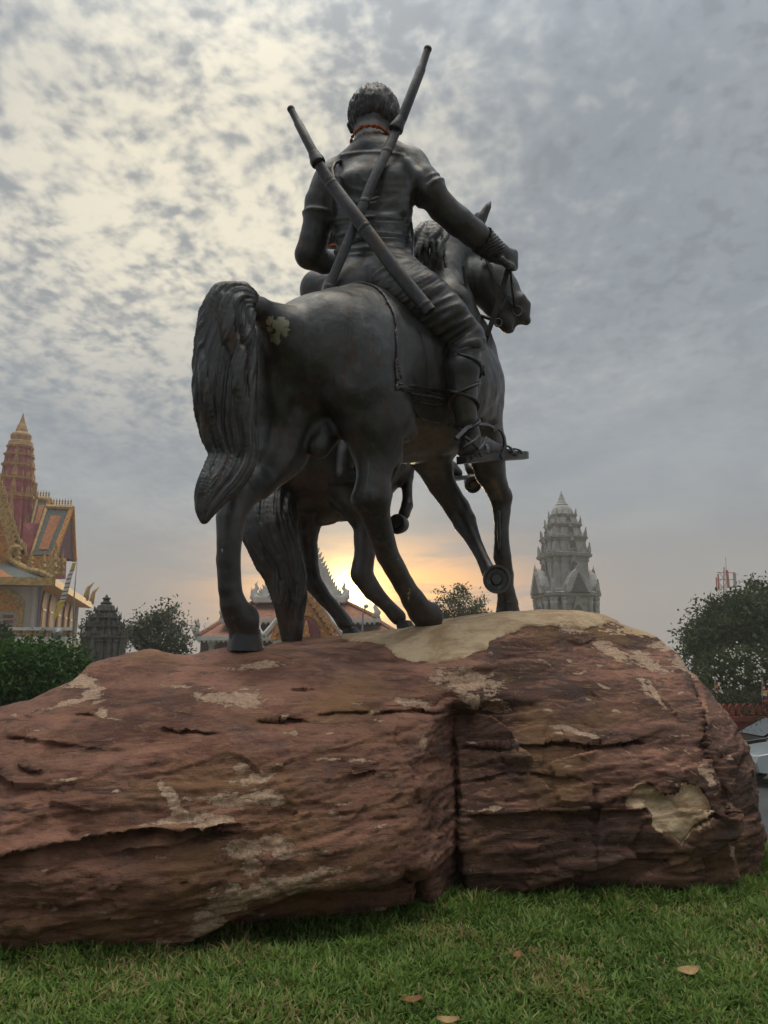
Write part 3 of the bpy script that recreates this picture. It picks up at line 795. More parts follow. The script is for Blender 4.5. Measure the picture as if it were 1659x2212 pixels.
def horse_one():
    c = Clay((-0.95, 3.75, 1.0), (1.45, 6.25, 4.55), 0.0125)
    ch = c.chain
    R = HF.right
    # trunk
    ch(C((712, 775, 0, 130), (760, 770, 0, 138), (830, 815, 0, 146), (890, 843, 0, 148), (950, 838, 0, 128), (995, 835, 0, 92)), 0.16)
    ch(C((735, 742, .08, 100), (765, 738, .06, 92)), .10); ch(C((672, 752, -.10, 100), (640, 778, -.14, 92)), .12)          # croup halves
    ch(C((930, 735, 0, 70), (990, 745, 0, 70)), .10)                           # withers
    ch(C((1018, 852, .14, 56), (1026, 900, .16, 46)), .10)                     # breast
    ch(C((985, 860, -.16, 60), (990, 905, -.14, 48)), .10)
    # right hind: thigh, stifle, gaskin, hock, cannon, hoof
    ch(C((775, 800, .20, 82), (822, 868, .26, 58), (838, 890, .27, 47)), .12)
    ch(C((770, 850, .22, 70), (806, 930, .24, 58), (818, 985, .24, 44), (808, 1040, .24, 36)), .09)
    ch(C((812, 1030, .235, 33), (803, 1078, .23, 40), (812, 1120, .225, 30), (838, 1200, .22, 24), (872, 1262, .22, 22), (893, 1296, .22, 23)), .04)
    ch(C((782, 1080, .20, 20), (800, 1040, .22, 16)), .05)                     # point of hock
    ch(C((838, 1066, .24, 12), (830, 1090, .24, 14)), .03)
    ch(C((893, 1296, .22, 23), (908, 1320, .22, 27), (924, 1332, .22, 33)), .03)
    # left hind
    ch(C((640, 800, -.18, 94), (618, 890, -.22, 76), (592, 985, -.235, 50), (560, 1040, -.24, 36)), .12)
    ch(C((648, 880, -.19, 50), (628, 985, -.20, 32)), .08)
    ch(C((560, 1035, -.24, 34), (514, 1068, -.24, 40), (498, 1120, -.235, 30), (493, 1210, -.23, 25), (496, 1270, -.225, 24), (503, 1305, -.22, 26)), .045)
    ch(C((505, 1310, -.22, 26), (514, 1328, -.22, 31), (524, 1338, -.22, 35)), .03)
    ch(C((524, 1345, -.22, 32), (527, 1372, -.22, 32)), .03)
    # right fore (standing)
    ch(C((1035, 890, .17, 52), (1048, 960, .17, 44), (1058, 1020, .17, 32), (1072, 1052, .17, 24)), .07)
    ch(C((1072, 1050, .17, 23), (1083, 1074, .17, 25), (1084, 1104, .17, 18), (1083, 1150, .17, 15), (1084, 1185, .17, 17), (1085, 1202, .17, 19), (1094, 1240, .17, 15), (1092, 1275, .17, 17)), .03)
    ch(C((1090, 1064, .17, 17)), .025)
    ch(C((1094, 1285, .17, 20), (1096, 1305, .17, 24)), .025)
    # left fore (lifted, folded back)
    LY = 'Y'
    ch(C((965, 905, -.15, 62), (930, 985, -.15, 46), (955, 1045, 5.62, 31, LY), (988, 1098, 5.70, 25, LY)), .07)
    ch(C((988, 1096, 5.70, 25, LY), (1004, 1128, 5.66, 25, LY), (1022, 1165, 5.54, 16, LY), (1045, 1212, 5.38, 13.5, LY), (1056, 1236, 5.33, 16, LY)), .03)
    # neck and head, head turned to the right
    ch(C((985, 770, 0, 84), (960, 670, 5.42, 62, LY), (952, 600, 5.54, 56, LY), (962, 550, 5.60, 48, LY), (995, 530, 5.62, 40, LY)), .09)
    ch(C((995, 530, 5.62, 40, LY), (1040, 560, 5.62, 44, LY), (1080, 628, 5.58, 39, LY), (1108, 660, 5.55, 28, LY), (1124, 674, 5.54, 22, LY)), .03)
    ch(C((925, 600, 5.58, 40, LY), (920, 540, 5.58, 34, LY), (930, 508, 5.59, 30, LY), (965, 498, 5.61, 28, LY), (1000, 508, 5.62, 30, LY)), .06)
    ch(C((1030, 605, 5.60, 47, LY), (1048, 615, 5.58, 46, LY), (1072, 652, 5.57, 36, LY), (1092, 690, 5.56, 23, LY), (1098, 702, 5.56, 19, LY)), .03)
    ch(C((1122, 655, 5.52, 21, LY), (1134, 660, 5.53, 14, LY)), .02)
    ch(C((1130, 688, 5.54, 16, LY), (1136, 692, 5.54, 12, LY)), .015)
    ch(C((1112, 708, 5.56, 5, LY), (1116, 700, 5.44, 4, LY), (1122, 692, 5.42, 3, LY)), .012, -1)          # mouth
    ch(C((1132, 668, 5.44, 5, LY), (1138, 662, 5.46, 4, LY)), .012, -1)         # nostril
    ch(C((1052, 575, 5.44, 10, LY)), .02)                                       # eye
    for Yd, dx in ((5.50, 0), (5.72, -8)):
        ch(C((1032 + dx, 500, Yd, 12, LY), (1042 + dx, 470, Yd, 14, LY), (1054 + dx, 448, Yd, 10, LY), (1060 + dx, 436, Yd, 4, LY)), .015)
    # muscles and folds
    ch(C((880, 930, .30, 24), (862, 900, .34, 30)), .08)
    ch(C((742, 885, .30, 11), (795, 950, .36, 9), (790, 1010, .34, 7)), .06, -1)
    ch(C((828, 905, .44, 8), (812, 860, .48, 8), (800, 800, .47, 8)), .07, -1)
    ch(C((640, 760, 3.80, 14, LY), (640, 830, 3.72, 20, LY), (655, 920, 3.80, 24, LY)), .09, -1)
    ch(C((690, 968, 0, 24), (704, 940, 0, 30)), .05)                            # sheath
    ch(C((742, 800, .36, 10), (760, 850, .40, 12), (800, 900, .42, 9)), .09, -1)
    ch(C((868, 930, .30, 7), (850, 985, .33, 6), (842, 1040, .31, 5)), .04, -1)
    ch(C((640, 880, -.02, 14), (618, 960, -.06, 12), (590, 1010, -.12, 10)), .07, -1)
    ch(C((1078, 1105, .22, 4), (1078, 1150, .22, 4), (1079, 1185, .22, 4)), .02)
    ch(C((1046, 905, .26, 26), (1056, 950, .25, 20)), .05); ch(C((1020, 880, .33, 8), (1030, 930, .33, 8)), .05, -1)
    ch(C((600, 715, -.03, 46), (602, 740, -.05, 52), (596, 800, -.12, 46), (596, 870, -.18, 44)), .07)
    # dock of the tail
    ch(C((630, 715, -.02, 48), (590, 690, -.01, 32), (560, 668, 0, 28), (520, 655, 0, 28)), .08)
    V, Q = c.mesh(); V = relax(V, Q, 2, 0.5)
    N = vnormals(V, Q)
    V = V + N * (0.004 * fbm(V * 4.0, 2) + 0.0025 * fbm(V * np.array([14, 14, 9]), 2) + np.clip((V[:, 2] - 2.15) / .3, 0, 1) * (.014 * fbm(V * np.array([3.6, 3.6, 2.6]) + 13, 3) - .010 * np.clip(1 - 5 * np.abs(pnoise(V * np.array([2.3, 2.3, 1.5]) + 5)), 0, 1)))[:, None]
    return V, Q

def hooves(parent, fr, specs):
    for (px, py, l, r, tx, ty, lr) in specs:
        # flared hoof: rings from coronet to ground, tilted forward
        q = fr.L(px, py, l) if lr is None else P(px, py, lr); m = mpp(q)
        top = fr.L(tx, ty, l) if lr is None else P(tx, ty, lr)
        mb = MB(); n = 20; rings = []
        for t, rr in ((0, .74), (.06, .84), (.12, .83), (.45, .93), (.9, 1.05), (1.0, 1.07), (1.0, .5)):
            cpt = top + (q - top) * t
            ring = []
            for j in range(n):
                a = j * 2 * pi / n
                f = cos(a); ex = 1.12 if f > 0 else 0.95
                ring.append(cpt + r * m * rr * (fr.fwd * f * ex + fr.right * sin(a)) + fr.fwd * f * 0.012 * sin(a * 3))
            rings.append(ring)
        mb.add([v for rg in rings for v in rg], [(i * n + j, i * n + (j + 1) % n, (i + 1) * n + (j + 1) % n, (i + 1) * n + j) for i in range(len(rings) - 1) for j in range(n)] + [tuple(range(n)), tuple((len(rings) - 1) * n + j for j in range(n))])
        o = mb.build('hoof', BRONZE_D, parent, True); smooth_by_angle(o, 50)

def sole_hoof(parent, q, axis, r, depth, mat=None):
    """lifted hoof: cup whose sole faces along axis"""
    axis = np.array(axis, float); axis /= np.linalg.norm(axis)
    u = np.cross(axis, [0, 0, 1]); u /= np.linalg.norm(u); v = np.cross(u, axis)
    n = 24; mb = MB(); rings = []
    for t, rr in ((-depth, .72), (-depth * .8, .82), (-depth * .3, .95), (0, 1.0), (0.012, .97), (0.012, .80), (-.012, .74), (-.014, .45), (0.004, .36), (0.006, .1)):
        rings.append([q + axis * t + r * rr * (u * cos(a) + v * sin(a) * 1.06) for a in np.arange(n) * 2 * pi / n])
    mb.add([p for rg in rings for p in rg], [(i * n + j, i * n + (j + 1) % n, (i + 1) * n + (j + 1) % n, (i + 1) * n + j) for i in range(len(rings) - 1) for j in range(n)] + [tuple(range(n)), tuple((len(rings) - 1) * n + j for j in range(n))])
    o = mb.build('hoof', mat or BRONZE_D, parent, True); smooth_by_angle(o, 45)

def strands(name, stations, nst, rpx, parent, fr, seed, h=0.007, twist=0.0, mat=None, jit=0.10, groove=0.017):
    """hair mass: stations = (px, py, depth(l or Y), halfwidth_px, tangent ignored); strands of clay laid over an elliptical core"""
    rnd = random.Random(seed)
    st = [(P(a, b, d) if ky == 'Y' else fr.L(a, b, d), w) for (a, b, d, w, ky) in stations]
    pts = [s[0] for s in st]; ms = [mpp(p) for p in pts]
    ws = [s[1] * m for s, m in zip(st, ms)]
    allp = np.array(pts); mw = max(ws) + 0.05
    c = Clay(allp.min(0) - mw, allp.max(0) + mw, h)
    view = np.array([0, -1.0, 0.0])
    # resample
    T = np.linspace(0, len(pts) - 1, 5 * (len(pts) - 1) + 1)
    def at(t):
        i = min(int(t), len(pts) - 2); f = t - i
        p0 = pts[max(i - 1, 0)]; p1 = pts[i]; p2 = pts[i + 1]; p3 = pts[min(i + 2, len(pts) - 1)]
        pos = 0.5 * ((2 * p1) + (p2 - p0) * f + (2 * p0 - 5 * p1 + 4 * p2 - p3) * f * f + (3 * p1 - p0 - 3 * p2 + p3) * f ** 3)
        w = ws[i] * (1 - f) + ws[i + 1] * f
        tg = p2 - p1; tg = tg / np.linalg.norm(tg)
        sd = np.cross(tg, view); sd /= np.linalg.norm(sd); nm = np.cross(sd, tg)
        return pos, w, sd, nm
    fr_ = [at(t) for t in T]
    for a, b in zip(fr_[:-1], fr_[1:]):
        c.cone(a[0], a[1] * .90, b[0], b[1] * .90, .02, 1, (a[3], 0.60))
    for k in range(nst):
        ph = rnd.uniform(0, 2 * pi); amp = rnd.uniform(.3, 1) * jit; fq = rnd.uniform(.5, 1.1); ph2 = rnd.uniform(0, 6)
        r0 = rpx * rnd.uniform(.7, 1.3)
        t0 = rnd.choice([0, 0, 0, rnd.uniform(0, 1.5)]); t1 = len(pts) - 1 - rnd.choice([0, 0, rnd.uniform(0, 1.2)])
        prev = None
        for (pos, w, sd, nm), t in zip(fr_, T):
            if t < t0 or t > t1: continue
            a = ph + amp * 4 * sin(t * fq + ph2) + twist * t
            e = min(1, .35 + (t - t0) * .8) * min(1, .25 + (t1 - t) * 1.0)
            q = pos + sd * cos(a) * w * .90 + nm * sin(a) * w * .58
            r = max(r0 * mpp(pos) * e, 0.004)
            if prev is not None: c.cone(prev[0], prev[1], q, r, 0.006)
            prev = (q, r)
    V, Q = c.mesh(); V = relax(V, Q, 9, 0.5)
    TF = np.linspace(0, len(pts) - 1, 30 * (len(pts) - 1) + 1); frf = [at(t) for t in TF]
    SDs = np.array([f[2] for f in frf]); kk = np.ones(31) / 31
    PS = np.array([f[0] for f in frf]); SD = np.stack([np.convolve(np.pad(SDs[:, i], 15, 'edge'), kk, 'valid') for i in range(3)], 1); SD /= np.linalg.norm(SD, axis=1)[:, None]; TG = np.gradient(PS, axis=0); TG /= np.linalg.norm(TG, axis=1)[:, None]; NM = np.cross(SD, TG)
    near = np.concatenate([np.argmin(((v_[:, None, :] - PS[None]) ** 2).sum(2), 1) for v_ in np.array_split(V, 40)])
    d = V - PS[near]; an = np.arctan2((d * NM[near]).sum(1), (d * SD[near]).sum(1)); tt = TF[near]
    an = an + twist * tt + .30 * np.sin(tt * .8 + seed) + .45 * pnoise(np.stack([np.cos(an) * .8, np.sin(an) * .8, tt * .30 + seed], 1))
    g1 = pnoise(np.stack([np.cos(an) * 3.0 + 9, np.sin(an) * 3.0, tt * .10], 1)); g2 = pnoise(np.stack([np.cos(an) * 7.0, np.sin(an) * 7.0 + 4, tt * .14], 1))
    dep = groove * ((1 - 3.2 * np.abs(g1)) * .9 + (1 - 3.2 * np.abs(g2)) * .55)
    dep = dep * np.clip(tt / 1.6, .12, 1) * np.clip((TF[-1] - tt) / 2.2, .15, 1)
    V = V + vnormals(V, Q) * dep[:, None]
    return obj(name, mesh_from(name, V, Q), mat or BRONZE, parent)

def build_statue_one():
    root = empty('equestrian_statue', tuple(HF.L(740, 1390, 0)), 'dark bronze statue of a rider with two crossed swords on a walking horse', 'statue')
    V, Q = horse_one()
    hb = obj('horse', mesh_from('horse', V, Q), BRONZE, root)
    px, py = to_px(V[:, 0], V[:, 1], V[:, 2]); ok = V[:, 1] < 4.6
    st = np.zeros(len(V))
    for cx, cy, rx, ry in ((608, 706, 17, 24), (595, 730, 14, 14), (585, 700, 12, 20), (480, 1190, 4, 60), (536, 1388, 14, 12), (883, 1285, 6, 40), (858, 1215, 4, 30), (1050, 1195, 5, 12)):
        st = np.maximum(st, np.clip(.95 - .5 * np.hypot((px - cx) / rx, (py - cy) / ry), 0, 1) * (.55 if rx < 10 else 1))
    a = hb.data.attributes.new('stain', 'FLOAT', 'POINT'); a.data.foreach_set('value', (st * np.where(V[:, 1] < 6, 1, 0)).astype(np.float32))
    hooves(hb, HF, [(934, 1378, .22, 31, 926, 1338, None), (526, 1406, -.22, 37, 527, 1358, None), (1097, 1336, .17, 27, 1095, 1300, None)])
    qd = P(1073, 1251, 5.22); sole_hoof(hb, qd, (-.12, -1, .05), 30 * mpp(qd), .10, BRONZE_P)
    strands('tail', [(552, 656, 0, 22, 'L'), (522, 644, 0, 33, 'L'), (496, 660, -.02, 48, 'L'), (487, 712, -.03, 56, 'L'), (483, 770, -.04, 61, 'L'), (484, 850, -.03, 59, 'L'), (491, 915, -.03, 50, 'L'), (500, 955, -.02, 43, 'L'), (503, 988, -.02, 37, 'L'), (486, 1022, -.02, 34, 'L'), (462, 1058, -.02, 25, 'L'), (447, 1092, -.02, 14, 'L'), (440, 1129, -.02, 4, 'L')], 12, 9.0, hb, HF, 3, twist=0.12, h=0.0065, groove=.018)
    return root, hb, V, Q
# ------------------------------------------------------------------ riders
def axis_frame(a, b):
    t = b - a; t = t / np.linalg.norm(t)
    u = np.cross(t, [0, -1, 0]); u /= np.linalg.norm(u); w = np.cross(u, t)      # u sideways in view, w towards camera
    return t, u, w

def hair_cap(name, ctr, rad, fdir, parent, seed, r=0.011, n=46, low=-.75, h=0.0065):
    """short thick hair: a cap following the skull, ragged at the hairline and combed into fine locks"""
    rad = np.array(rad, float); ctr = np.array(ctr, float); f = np.array(fdir, float)
    c = Clay(ctr - rad - .06, ctr + rad + .06, h)
    X, Y, Z = (c.ax[0] - ctr[0])[:, None, None], (c.ax[1] - ctr[1])[None, :, None], (c.ax[2] - ctr[2])[None, None, :]
    g = rad + .006
    e = (np.sqrt((X / g[0]) ** 2 + (Y / g[1]) ** 2 + (Z / g[2]) ** 2) - 1) * g.min()
    fw_ = X * f[0] + Y * f[1]; side_ = np.abs(X * f[1] - Y * f[0])
    line = -.86 * rad[2] + np.clip((fw_ / g[1] + .25), 0, 1.2) * rad[2] * 1.15 - 0 * side_
    line = line + .012 * np.sin(60 * X + 3 * np.sin(40 * Y)) + 0 * Z
    c.a = np.maximum(e, (line - Z) * .8).astype(np.float32)
    V, Q = c.mesh(); V = relax(V, Q, 2, .4); N = vnormals(V, Q)
    rel = V - ctr; az = np.arctan2(rel[:, 0], rel[:, 1]) + .25 * pnoise(rel * 9 + seed)
    hz = rel[:, 2]
    d = .0105 * (1 - 3 * np.abs(pnoise(np.stack([np.cos(az) * 6.5 + 3, np.sin(az) * 6.5, hz * 5.0 + seed], 1)))) + .0075 * (1 - 3 * np.abs(pnoise(np.stack([np.cos(az) * 13, np.sin(az) * 13, hz * 11.0], 1)))) + .010 * fbm(V * 14, 2)
    V = V + N * d[:, None]
    return obj(name, mesh_from(name, V, Q), BRONZE_D, parent)

def garland(ctr, a, b, up, label, seed):
    """string of small marigolds round a neck"""
    rnd = random.Random(seed); up = np.array(up, float); up /= np.linalg.norm(up)
    u = np.cross([0, 1.0, 0], up); u /= np.linalg.norm(u); v = np.cross(up, u)
    mb = MB()
    for k in range(52):
        an = k / 52 * 2 * pi
        q = ctr + u * a * cos(an) + v * b * sin(an) + up * rnd.uniform(-.006, .006)
        r = rnd.uniform(.009, .013); m = Matrix.Rotation(rnd.uniform(0, 6), 3, Vector((rnd.random(), rnd.random(), 1)).normalized())
        vs = []; fs = []
        for i, (rr, zz) in enumerate(((.3, -1), (1, -.5), (1.05, 0), (.9, .55), (.3, .95))):
            for j in range(7):
                w = 2 * pi * j / 7 + i * .4
                k2 = rr * (1.15 if j % 2 else .85)
                vs.append(q + r * np.array(m @ Vector((k2 * cos(w), k2 * sin(w), zz))))
        for i in range(4):
            for j in range(7): fs.append((i * 7 + j, i * 7 + (j + 1) % 7, (i + 1) * 7 + (j + 1) % 7, (i + 1) * 7 + j))
        fs += [tuple(range(7)), tuple(range(28, 35))]
        mb.add(vs, fs)
    o = mb.build('flower_garland', MARIGOLD)
    o['kind'] = 'thing' if False else o.get('kind', '') or ''
    del o['kind']
    return tag(o, label, 'garland', 'flower garlands on the statues')
MARIGOLD = simple_mat('marigold', (0.42, 0.12, 0.03), 0.8, var=.45, scale=60)

def sword(parent, secs, guard_at, flatn):
    """secs: handle sections then scabbard sections [(px,py,Y,r)]"""
    def seq(a): return [(P(x, y, Y), r * mpp(P(x, y, Y))) for x, y, Y, r in a]
    handle, scab, gd = seq(secs[0]), seq(secs[1]), seq(guard_at)
    mb = MB(); mb.tube([q for q, r in scab], [r for q, r in scab], 14, True, flatn)
    s = mb.build('sword', BRONZE_D, parent, True); smooth_by_angle(s, 40)
    mb = MB(); mb.tube([q for q, r in handle], [r for q, r in handle], 14); o = mb.build('handle', BRONZE_D, s, True); smooth_by_angle(o, 40)
    def hoop(seq_, f, ln, grow, nm):
        d_ = [0.0]
        for a_, b_ in zip(seq_[:-1], seq_[1:]): d_.append(d_[-1] + np.linalg.norm(b_[0] - a_[0]))
        def at_(t): return np.array([np.interp(t, d_, [q_[0][k] for q_ in seq_]) for k in range(3)]), np.interp(t, d_, [q_[1] for q_ in seq_])
        t0 = f * d_[-1]; (qa, ra), (qb, rb) = at_(t0), at_(min(t0 + ln, d_[-1])); mb_ = MB()
        mb_.tube([qa, qa * .8 + qb * .2, qa * .2 + qb * .8, qb], [ra * 1.0, ra * grow, rb * grow, rb * 1.0], 14, True, flatn if seq_ is scab else None); mb_.build(nm, BRONZE_D, s, True)
    for f in (.14, .46, .95): hoop(scab, f, .030, 1.06, 'scabbard_band')
    hoop(handle, .0, .025, 1.10, 'pommel')
    mb = MB(); mb.tube([q for q, r in gd], [r for q, r in gd], 18); o = mb.build('guard', BRONZE_D, s, True); smooth_by_angle(o, 40)
    return s

def strap(parent, pts, w, thick, nrm=(0, -1, 0), name='strap', mat=None):
    """flat band through points; nrm = its flat side"""
    pts = [np.array(p, float) for p in pts]; n = np.array(nrm, float); mb = MB(); vs = []; fs = []
    for i, p in enumerate(pts):
        t = pts[min(i + 1, len(pts) - 1)] - pts[max(i - 1, 0)]; t /= np.linalg.norm(t)
        nn = n - t * (n @ t); nn /= np.linalg.norm(nn); sd = np.cross(t, nn)
        vs += [p + sd * w / 2 + nn * thick / 2, p - sd * w / 2 + nn * thick / 2, p - sd * w / 2 - nn * thick / 2, p + sd * w / 2 - nn * thick / 2]
    for i in range(len(pts) - 1):
        for j in range(4): fs.append((i * 4 + j, i * 4 + (j + 1) % 4, (i + 1) * 4 + (j + 1) % 4, (i + 1) * 4 + j))
    fs += [(0, 1, 2, 3), tuple((len(pts) - 1) * 4 + j for j in range(4))]
    mb.add(vs, fs); return mb.build(name, mat or BRONZE_D, parent)

def rider_one(root):
    c = Clay((-.75, 4.1, 1.95), (1.2, 6.35, 5.05), 0.0095); ch = c.chain
    Y = 'Y'
    fw = np.array([sin(radians(22)), cos(radians(22)), 0])
    def CY(*s): return [(P(x, y, d), r * mpp(P(x, y, d))) for x, y, d, r in s]
    fl = (fw, .70)
    ch(CY((808, 612, 4.78, 86), (808, 540, 4.80, 80), (806, 478, 4.82, 83), (803, 415, 4.84, 93), (806, 372, 4.85, 78)), .06, 1, fl)
    ch(CY((740, 372, 4.92, 34), (808, 342, 4.84, 42), (880, 362, 4.76, 42)), .06)
    ch(CY((762, 400, 4.72, 30), (768, 450, 4.74, 24)), .10); ch(CY((850, 392, 4.68, 32), (848, 445, 4.71, 24)), .10)    # shoulder blades
    ch(CY((806, 380, 4.50, 7), (806, 470, 4.53, 7), (806, 530, 4.53, 6)), .09, -1)                                     # spine
    ch(CY((803, 335, 4.82, 42), (804, 300, 4.84, 37), (806, 280, 4.86, 38)), .04)
    # head
    ch(CY((809, 236, 4.86, 47), (806, 262, 4.88, 46)), .03); ch(CY((806, 240, 4.96, 42), (800, 275, 5.00, 36), (796, 292, 5.04, 24)), .04)
    ch(CY((800, 262, 5.13, 9), (800, 250, 5.11, 6)), .02)                                                             # nose
    ch(CY((786, 250, 5.09, 7)), .01, -1); ch(CY((814, 250, 5.06, 7)), .01, -1); ch(CY((798, 283, 5.12, 3), (806, 283, 5.11, 3)), .01, -1)
    ch(CY((759, 262, 4.92, 4), (755, 270, 4.91, 6), (760, 286, 4.93, 4)), .012)                                       # ears
    ch(CY((860, 258, 4.84, 6), (862, 268, 4.83, 8), (858, 282, 4.85, 5)), .012)
    # left arm, bent, hand in front of the belt
    ch(CY((716, 394, 4.92, 40), (697, 440, 4.93, 38), (693, 466, 4.94, 37)), .06)
    ch(CY((690, 470, 4.94, 31), (677, 520, 4.96, 30), (668, 550, 4.98, 29)), .02)
    ch(CY((668, 550, 4.98, 29), (700, 566, 5.10, 25), (735, 560, 5.22, 20), (765, 552, 5.30, 17)), .03)
    for i in range(4): ch(CY((772, 540 + i * 8, 5.31, 6), (788, 540 + i * 8, 5.36, 6), (786, 546 + i * 8, 5.30, 5)), .012)
    ch(CY((765, 545, 5.28, 6), (785, 536, 5.28, 6)), .012)
    # right arm, stretched forward with the reins
    ch(CY((886, 372, 4.74, 42), (910, 395, 4.70, 38), (930, 416, 4.70, 35)), .06)
    ch(CY((922, 405, 4.72, 29), (955, 448, 4.78, 31), (990, 478, 4.84, 29)), .02)
    ch(CY((990, 478, 4.84, 29), (1022, 503, 4.92, 29), (1062, 536, 5.02, 23), (1078, 548, 5.06, 21)), .03)
    ch(CY((1080, 548, 5.06, 21), (1096, 556, 5.10, 19)), .02)
    for i in range(4):
        yy = 545 + i * 9; ch(CY((1098, yy, 5.06, 8), (1110, yy + 1, 5.10, 7.5), (1112, yy + 6, 5.18, 7), (1100, yy + 8, 5.20, 6.5)), .012)
    ch(CY((1082, 560, 5.00, 8), (1096, 572, 5.01, 7.5), (1107, 577, 5.06, 7)), .012)
    # sleeves end in a hem
    for (a, b) in (((899, 425, 4.70), (960, 414, 4.72)),):
        pass
    # trousers: seat, thighs, gathered below the knee
    ch(C((775, 622, -.10, 62)), .06); ch(C((850, 622, .12, 66)), .06)
    ch(C((850, 618, .14, 72), (900, 650, .32, 66), (955, 690, .44, 57), (1005, 732, .52, 42), (1010, 745, .53, 38)), .05)
    ch(C((760, 640, -.12, 66), (850, 690, -.36, 58), (900, 750, -.42, 42), (918, 775, -.43, 38)), .05)
    # shins and feet
    ch(C((1004, 752, .54, 34), (996, 800, .54, 39), (999, 850, .54, 31), (1007, 905, .54, 23), (1017, 945, .54, 21), (1014, 972, .54, 21)), .03)
    ch(C((1014, 976, .54, 20), (1045, 966, .54, 21), (1080, 976, .54, 15)), .03)
    for i in range(4): ch(C((1085, 976, .50 + i * .025, 8), (1124 - i * 4, 981, .50 + i * .03, 7)), .012)
    ch(C((918, 775, -.43, 36), (935, 850, -.44, 36), (945, 930, -.44, 24), (950, 990, -.44, 20), (950, 1005, -.44, 20)), .03)
    ch(C((952, 1012, -.44, 16), (975, 1010, -.44, 14), (990, 1022, -.44, 9)), .02)
    # cloth folds over the thigh
    rnd = random.Random(5)
    def fold(a, l, r, k=.02, mode=1): ch(C(*[(x, y, l + i * .02, r) for i, (x, y) in enumerate(a)]), k, mode)
    T0 = [(838, 655), (870, 680), (905, 700), (945, 720), (985, 742)]
    T1 = [(900, 588), (935, 606), (968, 636), (1000, 668), (1026, 702)]
    th_a, th_b = HF.L(850, 618, .14), HF.L(1010, 745, .53)
    tt, tu, tw = axis_frame(th_a, th_b)
    # shirt: seams round the waist and a few long creases from the armpits
    fx = np.array([fw[1], -fw[0], 0])
    for yy, hw, rr in ((468, 84, .006), (476, 84, .005), (505, 82, .006), (513, 82, .005), (540, 81, .012)):
        q0 = P(806, yy, 4.81); R_ = hw * mpp(q0)
        ch([(q0 + fx * R_ * cos(a) - fw * R_ * .70 * sin(a) + np.array([0, 0, .02 * sin(a * 2)]), rr) for a in np.linspace(-.3, pi + .3, 26)], .012)
    for pts_ in (((900, 380, 4.60), (880, 420, 4.62), (874, 460, 4.64)), ((880, 350, 4.60), (905, 385, 4.585), (915, 410, 4.60))):
        ch(CY(*[(x, y, d, 5) for x, y, d in pts_]), .045)
    # sleeve hem, shirt hem and belt as raised rolls
    def ring(ctr, t, r, rr, fl=None, n=22, k=.012):
        t = np.array(t, float); t /= np.linalg.norm(t); u = np.cross(t, [0, -1, .1]); u /= np.linalg.norm(u); w = np.cross(u, t)
        q = [(ctr + r * (u * cos(a) + w * sin(a) * (fl or 1)), rr) for a in np.linspace(0, 2 * pi, n)]
        ch(q, k)
    a, b = P(910, 395, 4.70), P(930, 416, 4.70); ring(P(930, 417, 4.70), b - a, 36 * .0031, .010)
    ring(P(921, 406, 4.70), b - a, 37 * .0031, .005)
    a, b = P(697, 440, 4.93), P(693, 466, 4.94); ring(P(693, 468, 4.94), b - a, 37.5 * .0032, .010)
    V, Q = c.mesh(); V = relax(V, Q, 2, .5); N = vnormals(V, Q)
    px, py = to_px(V[:, 0], V[:, 1], V[:, 2])
    # folds of the trousers across the thigh, pulled from the seat towards the knee
    al = ((px - 850) * .783 + (py - 618) * .622); pe = (-(px - 850) * .622 + (py - 618) * .783)
    mk = sst(poly_sd(px, py, [(800, 575), (905, 560), (985, 620), (1060, 735), (1050, 765), (950, 772), (860, 735), (800, 690)]) / 14) * (V[:, 1] < 5.25)
    q = np.stack([al / 21 + .004 * pe * np.abs(pe) / 21 + .35 * np.sin(pe / 30), pe / 130, 0 * al + 4], 1)
    rdg = 1 - 2.6 * np.abs(pnoise(q)); rd2 = 1 - 2.6 * np.abs(pnoise(q * np.array([1.9, 1.4, 1]) + 7))
    V = V + N * (mk * (.014 * np.clip(rdg, -.6, 1) + .006 * np.clip(rd2, -.6, 1)))[:, None]
    # creases of the shirt and trouser seat
    mk = sst(poly_sd(px, py, [(690, 390), (760, 350), (880, 350), (905, 430), (892, 545), (722, 550)]) / 16) * (V[:, 1] < 5.0)
    q = np.stack([px / 60, py / 26 + .004 * (px - 806) * np.sign(px - 806) , 0 * px + 9], 1)
    V = V + N * (mk * (.008 * np.clip(1 - 2.6 * np.abs(pnoise(q)), -.5, 1) + .006 * fbm(V * 5, 2)))[:, None]
    for yy, w_, a_ in ((470, 3.0, .007), (480, 3.0, .005), (503, 3.0, .007), (514, 3.0, .005), (538, 5.5, .014), (549, 3.5, .008)):
        yc = yy + .0012 * (px - 800) ** 2 * (1 if yy > 490 else .6)
        V = V + N * (np.exp(-((py - yc) / w_) ** 2) * a_ * sst((px - 700) / 14) * sst((905 - px) / 10) * (V[:, 1] < 5.0) * (V[:, 1] > 4.4))[:, None]
    yc = 329 + .0016 * (px - 805) ** 2; V = V + N * (np.exp(-((py - yc) / 3.5) ** 2) * .008 * (np.abs(px - 805) < 70) * (V[:, 1] < 5.0))[:, None]
    V = V + N * (0.0030 * fbm(V * 11.0, 3))[:, None]
    rd = obj('rider', mesh_from('rider', V, Q), BRONZE, root)
    # hair
    hc = P(808, 247, 4.885); hair_cap('hair', hc, (51 * mpp(hc), .165, 57 * mpp(hc)), fw, rd, 4, low=-1.08, n=62, r=.0105)
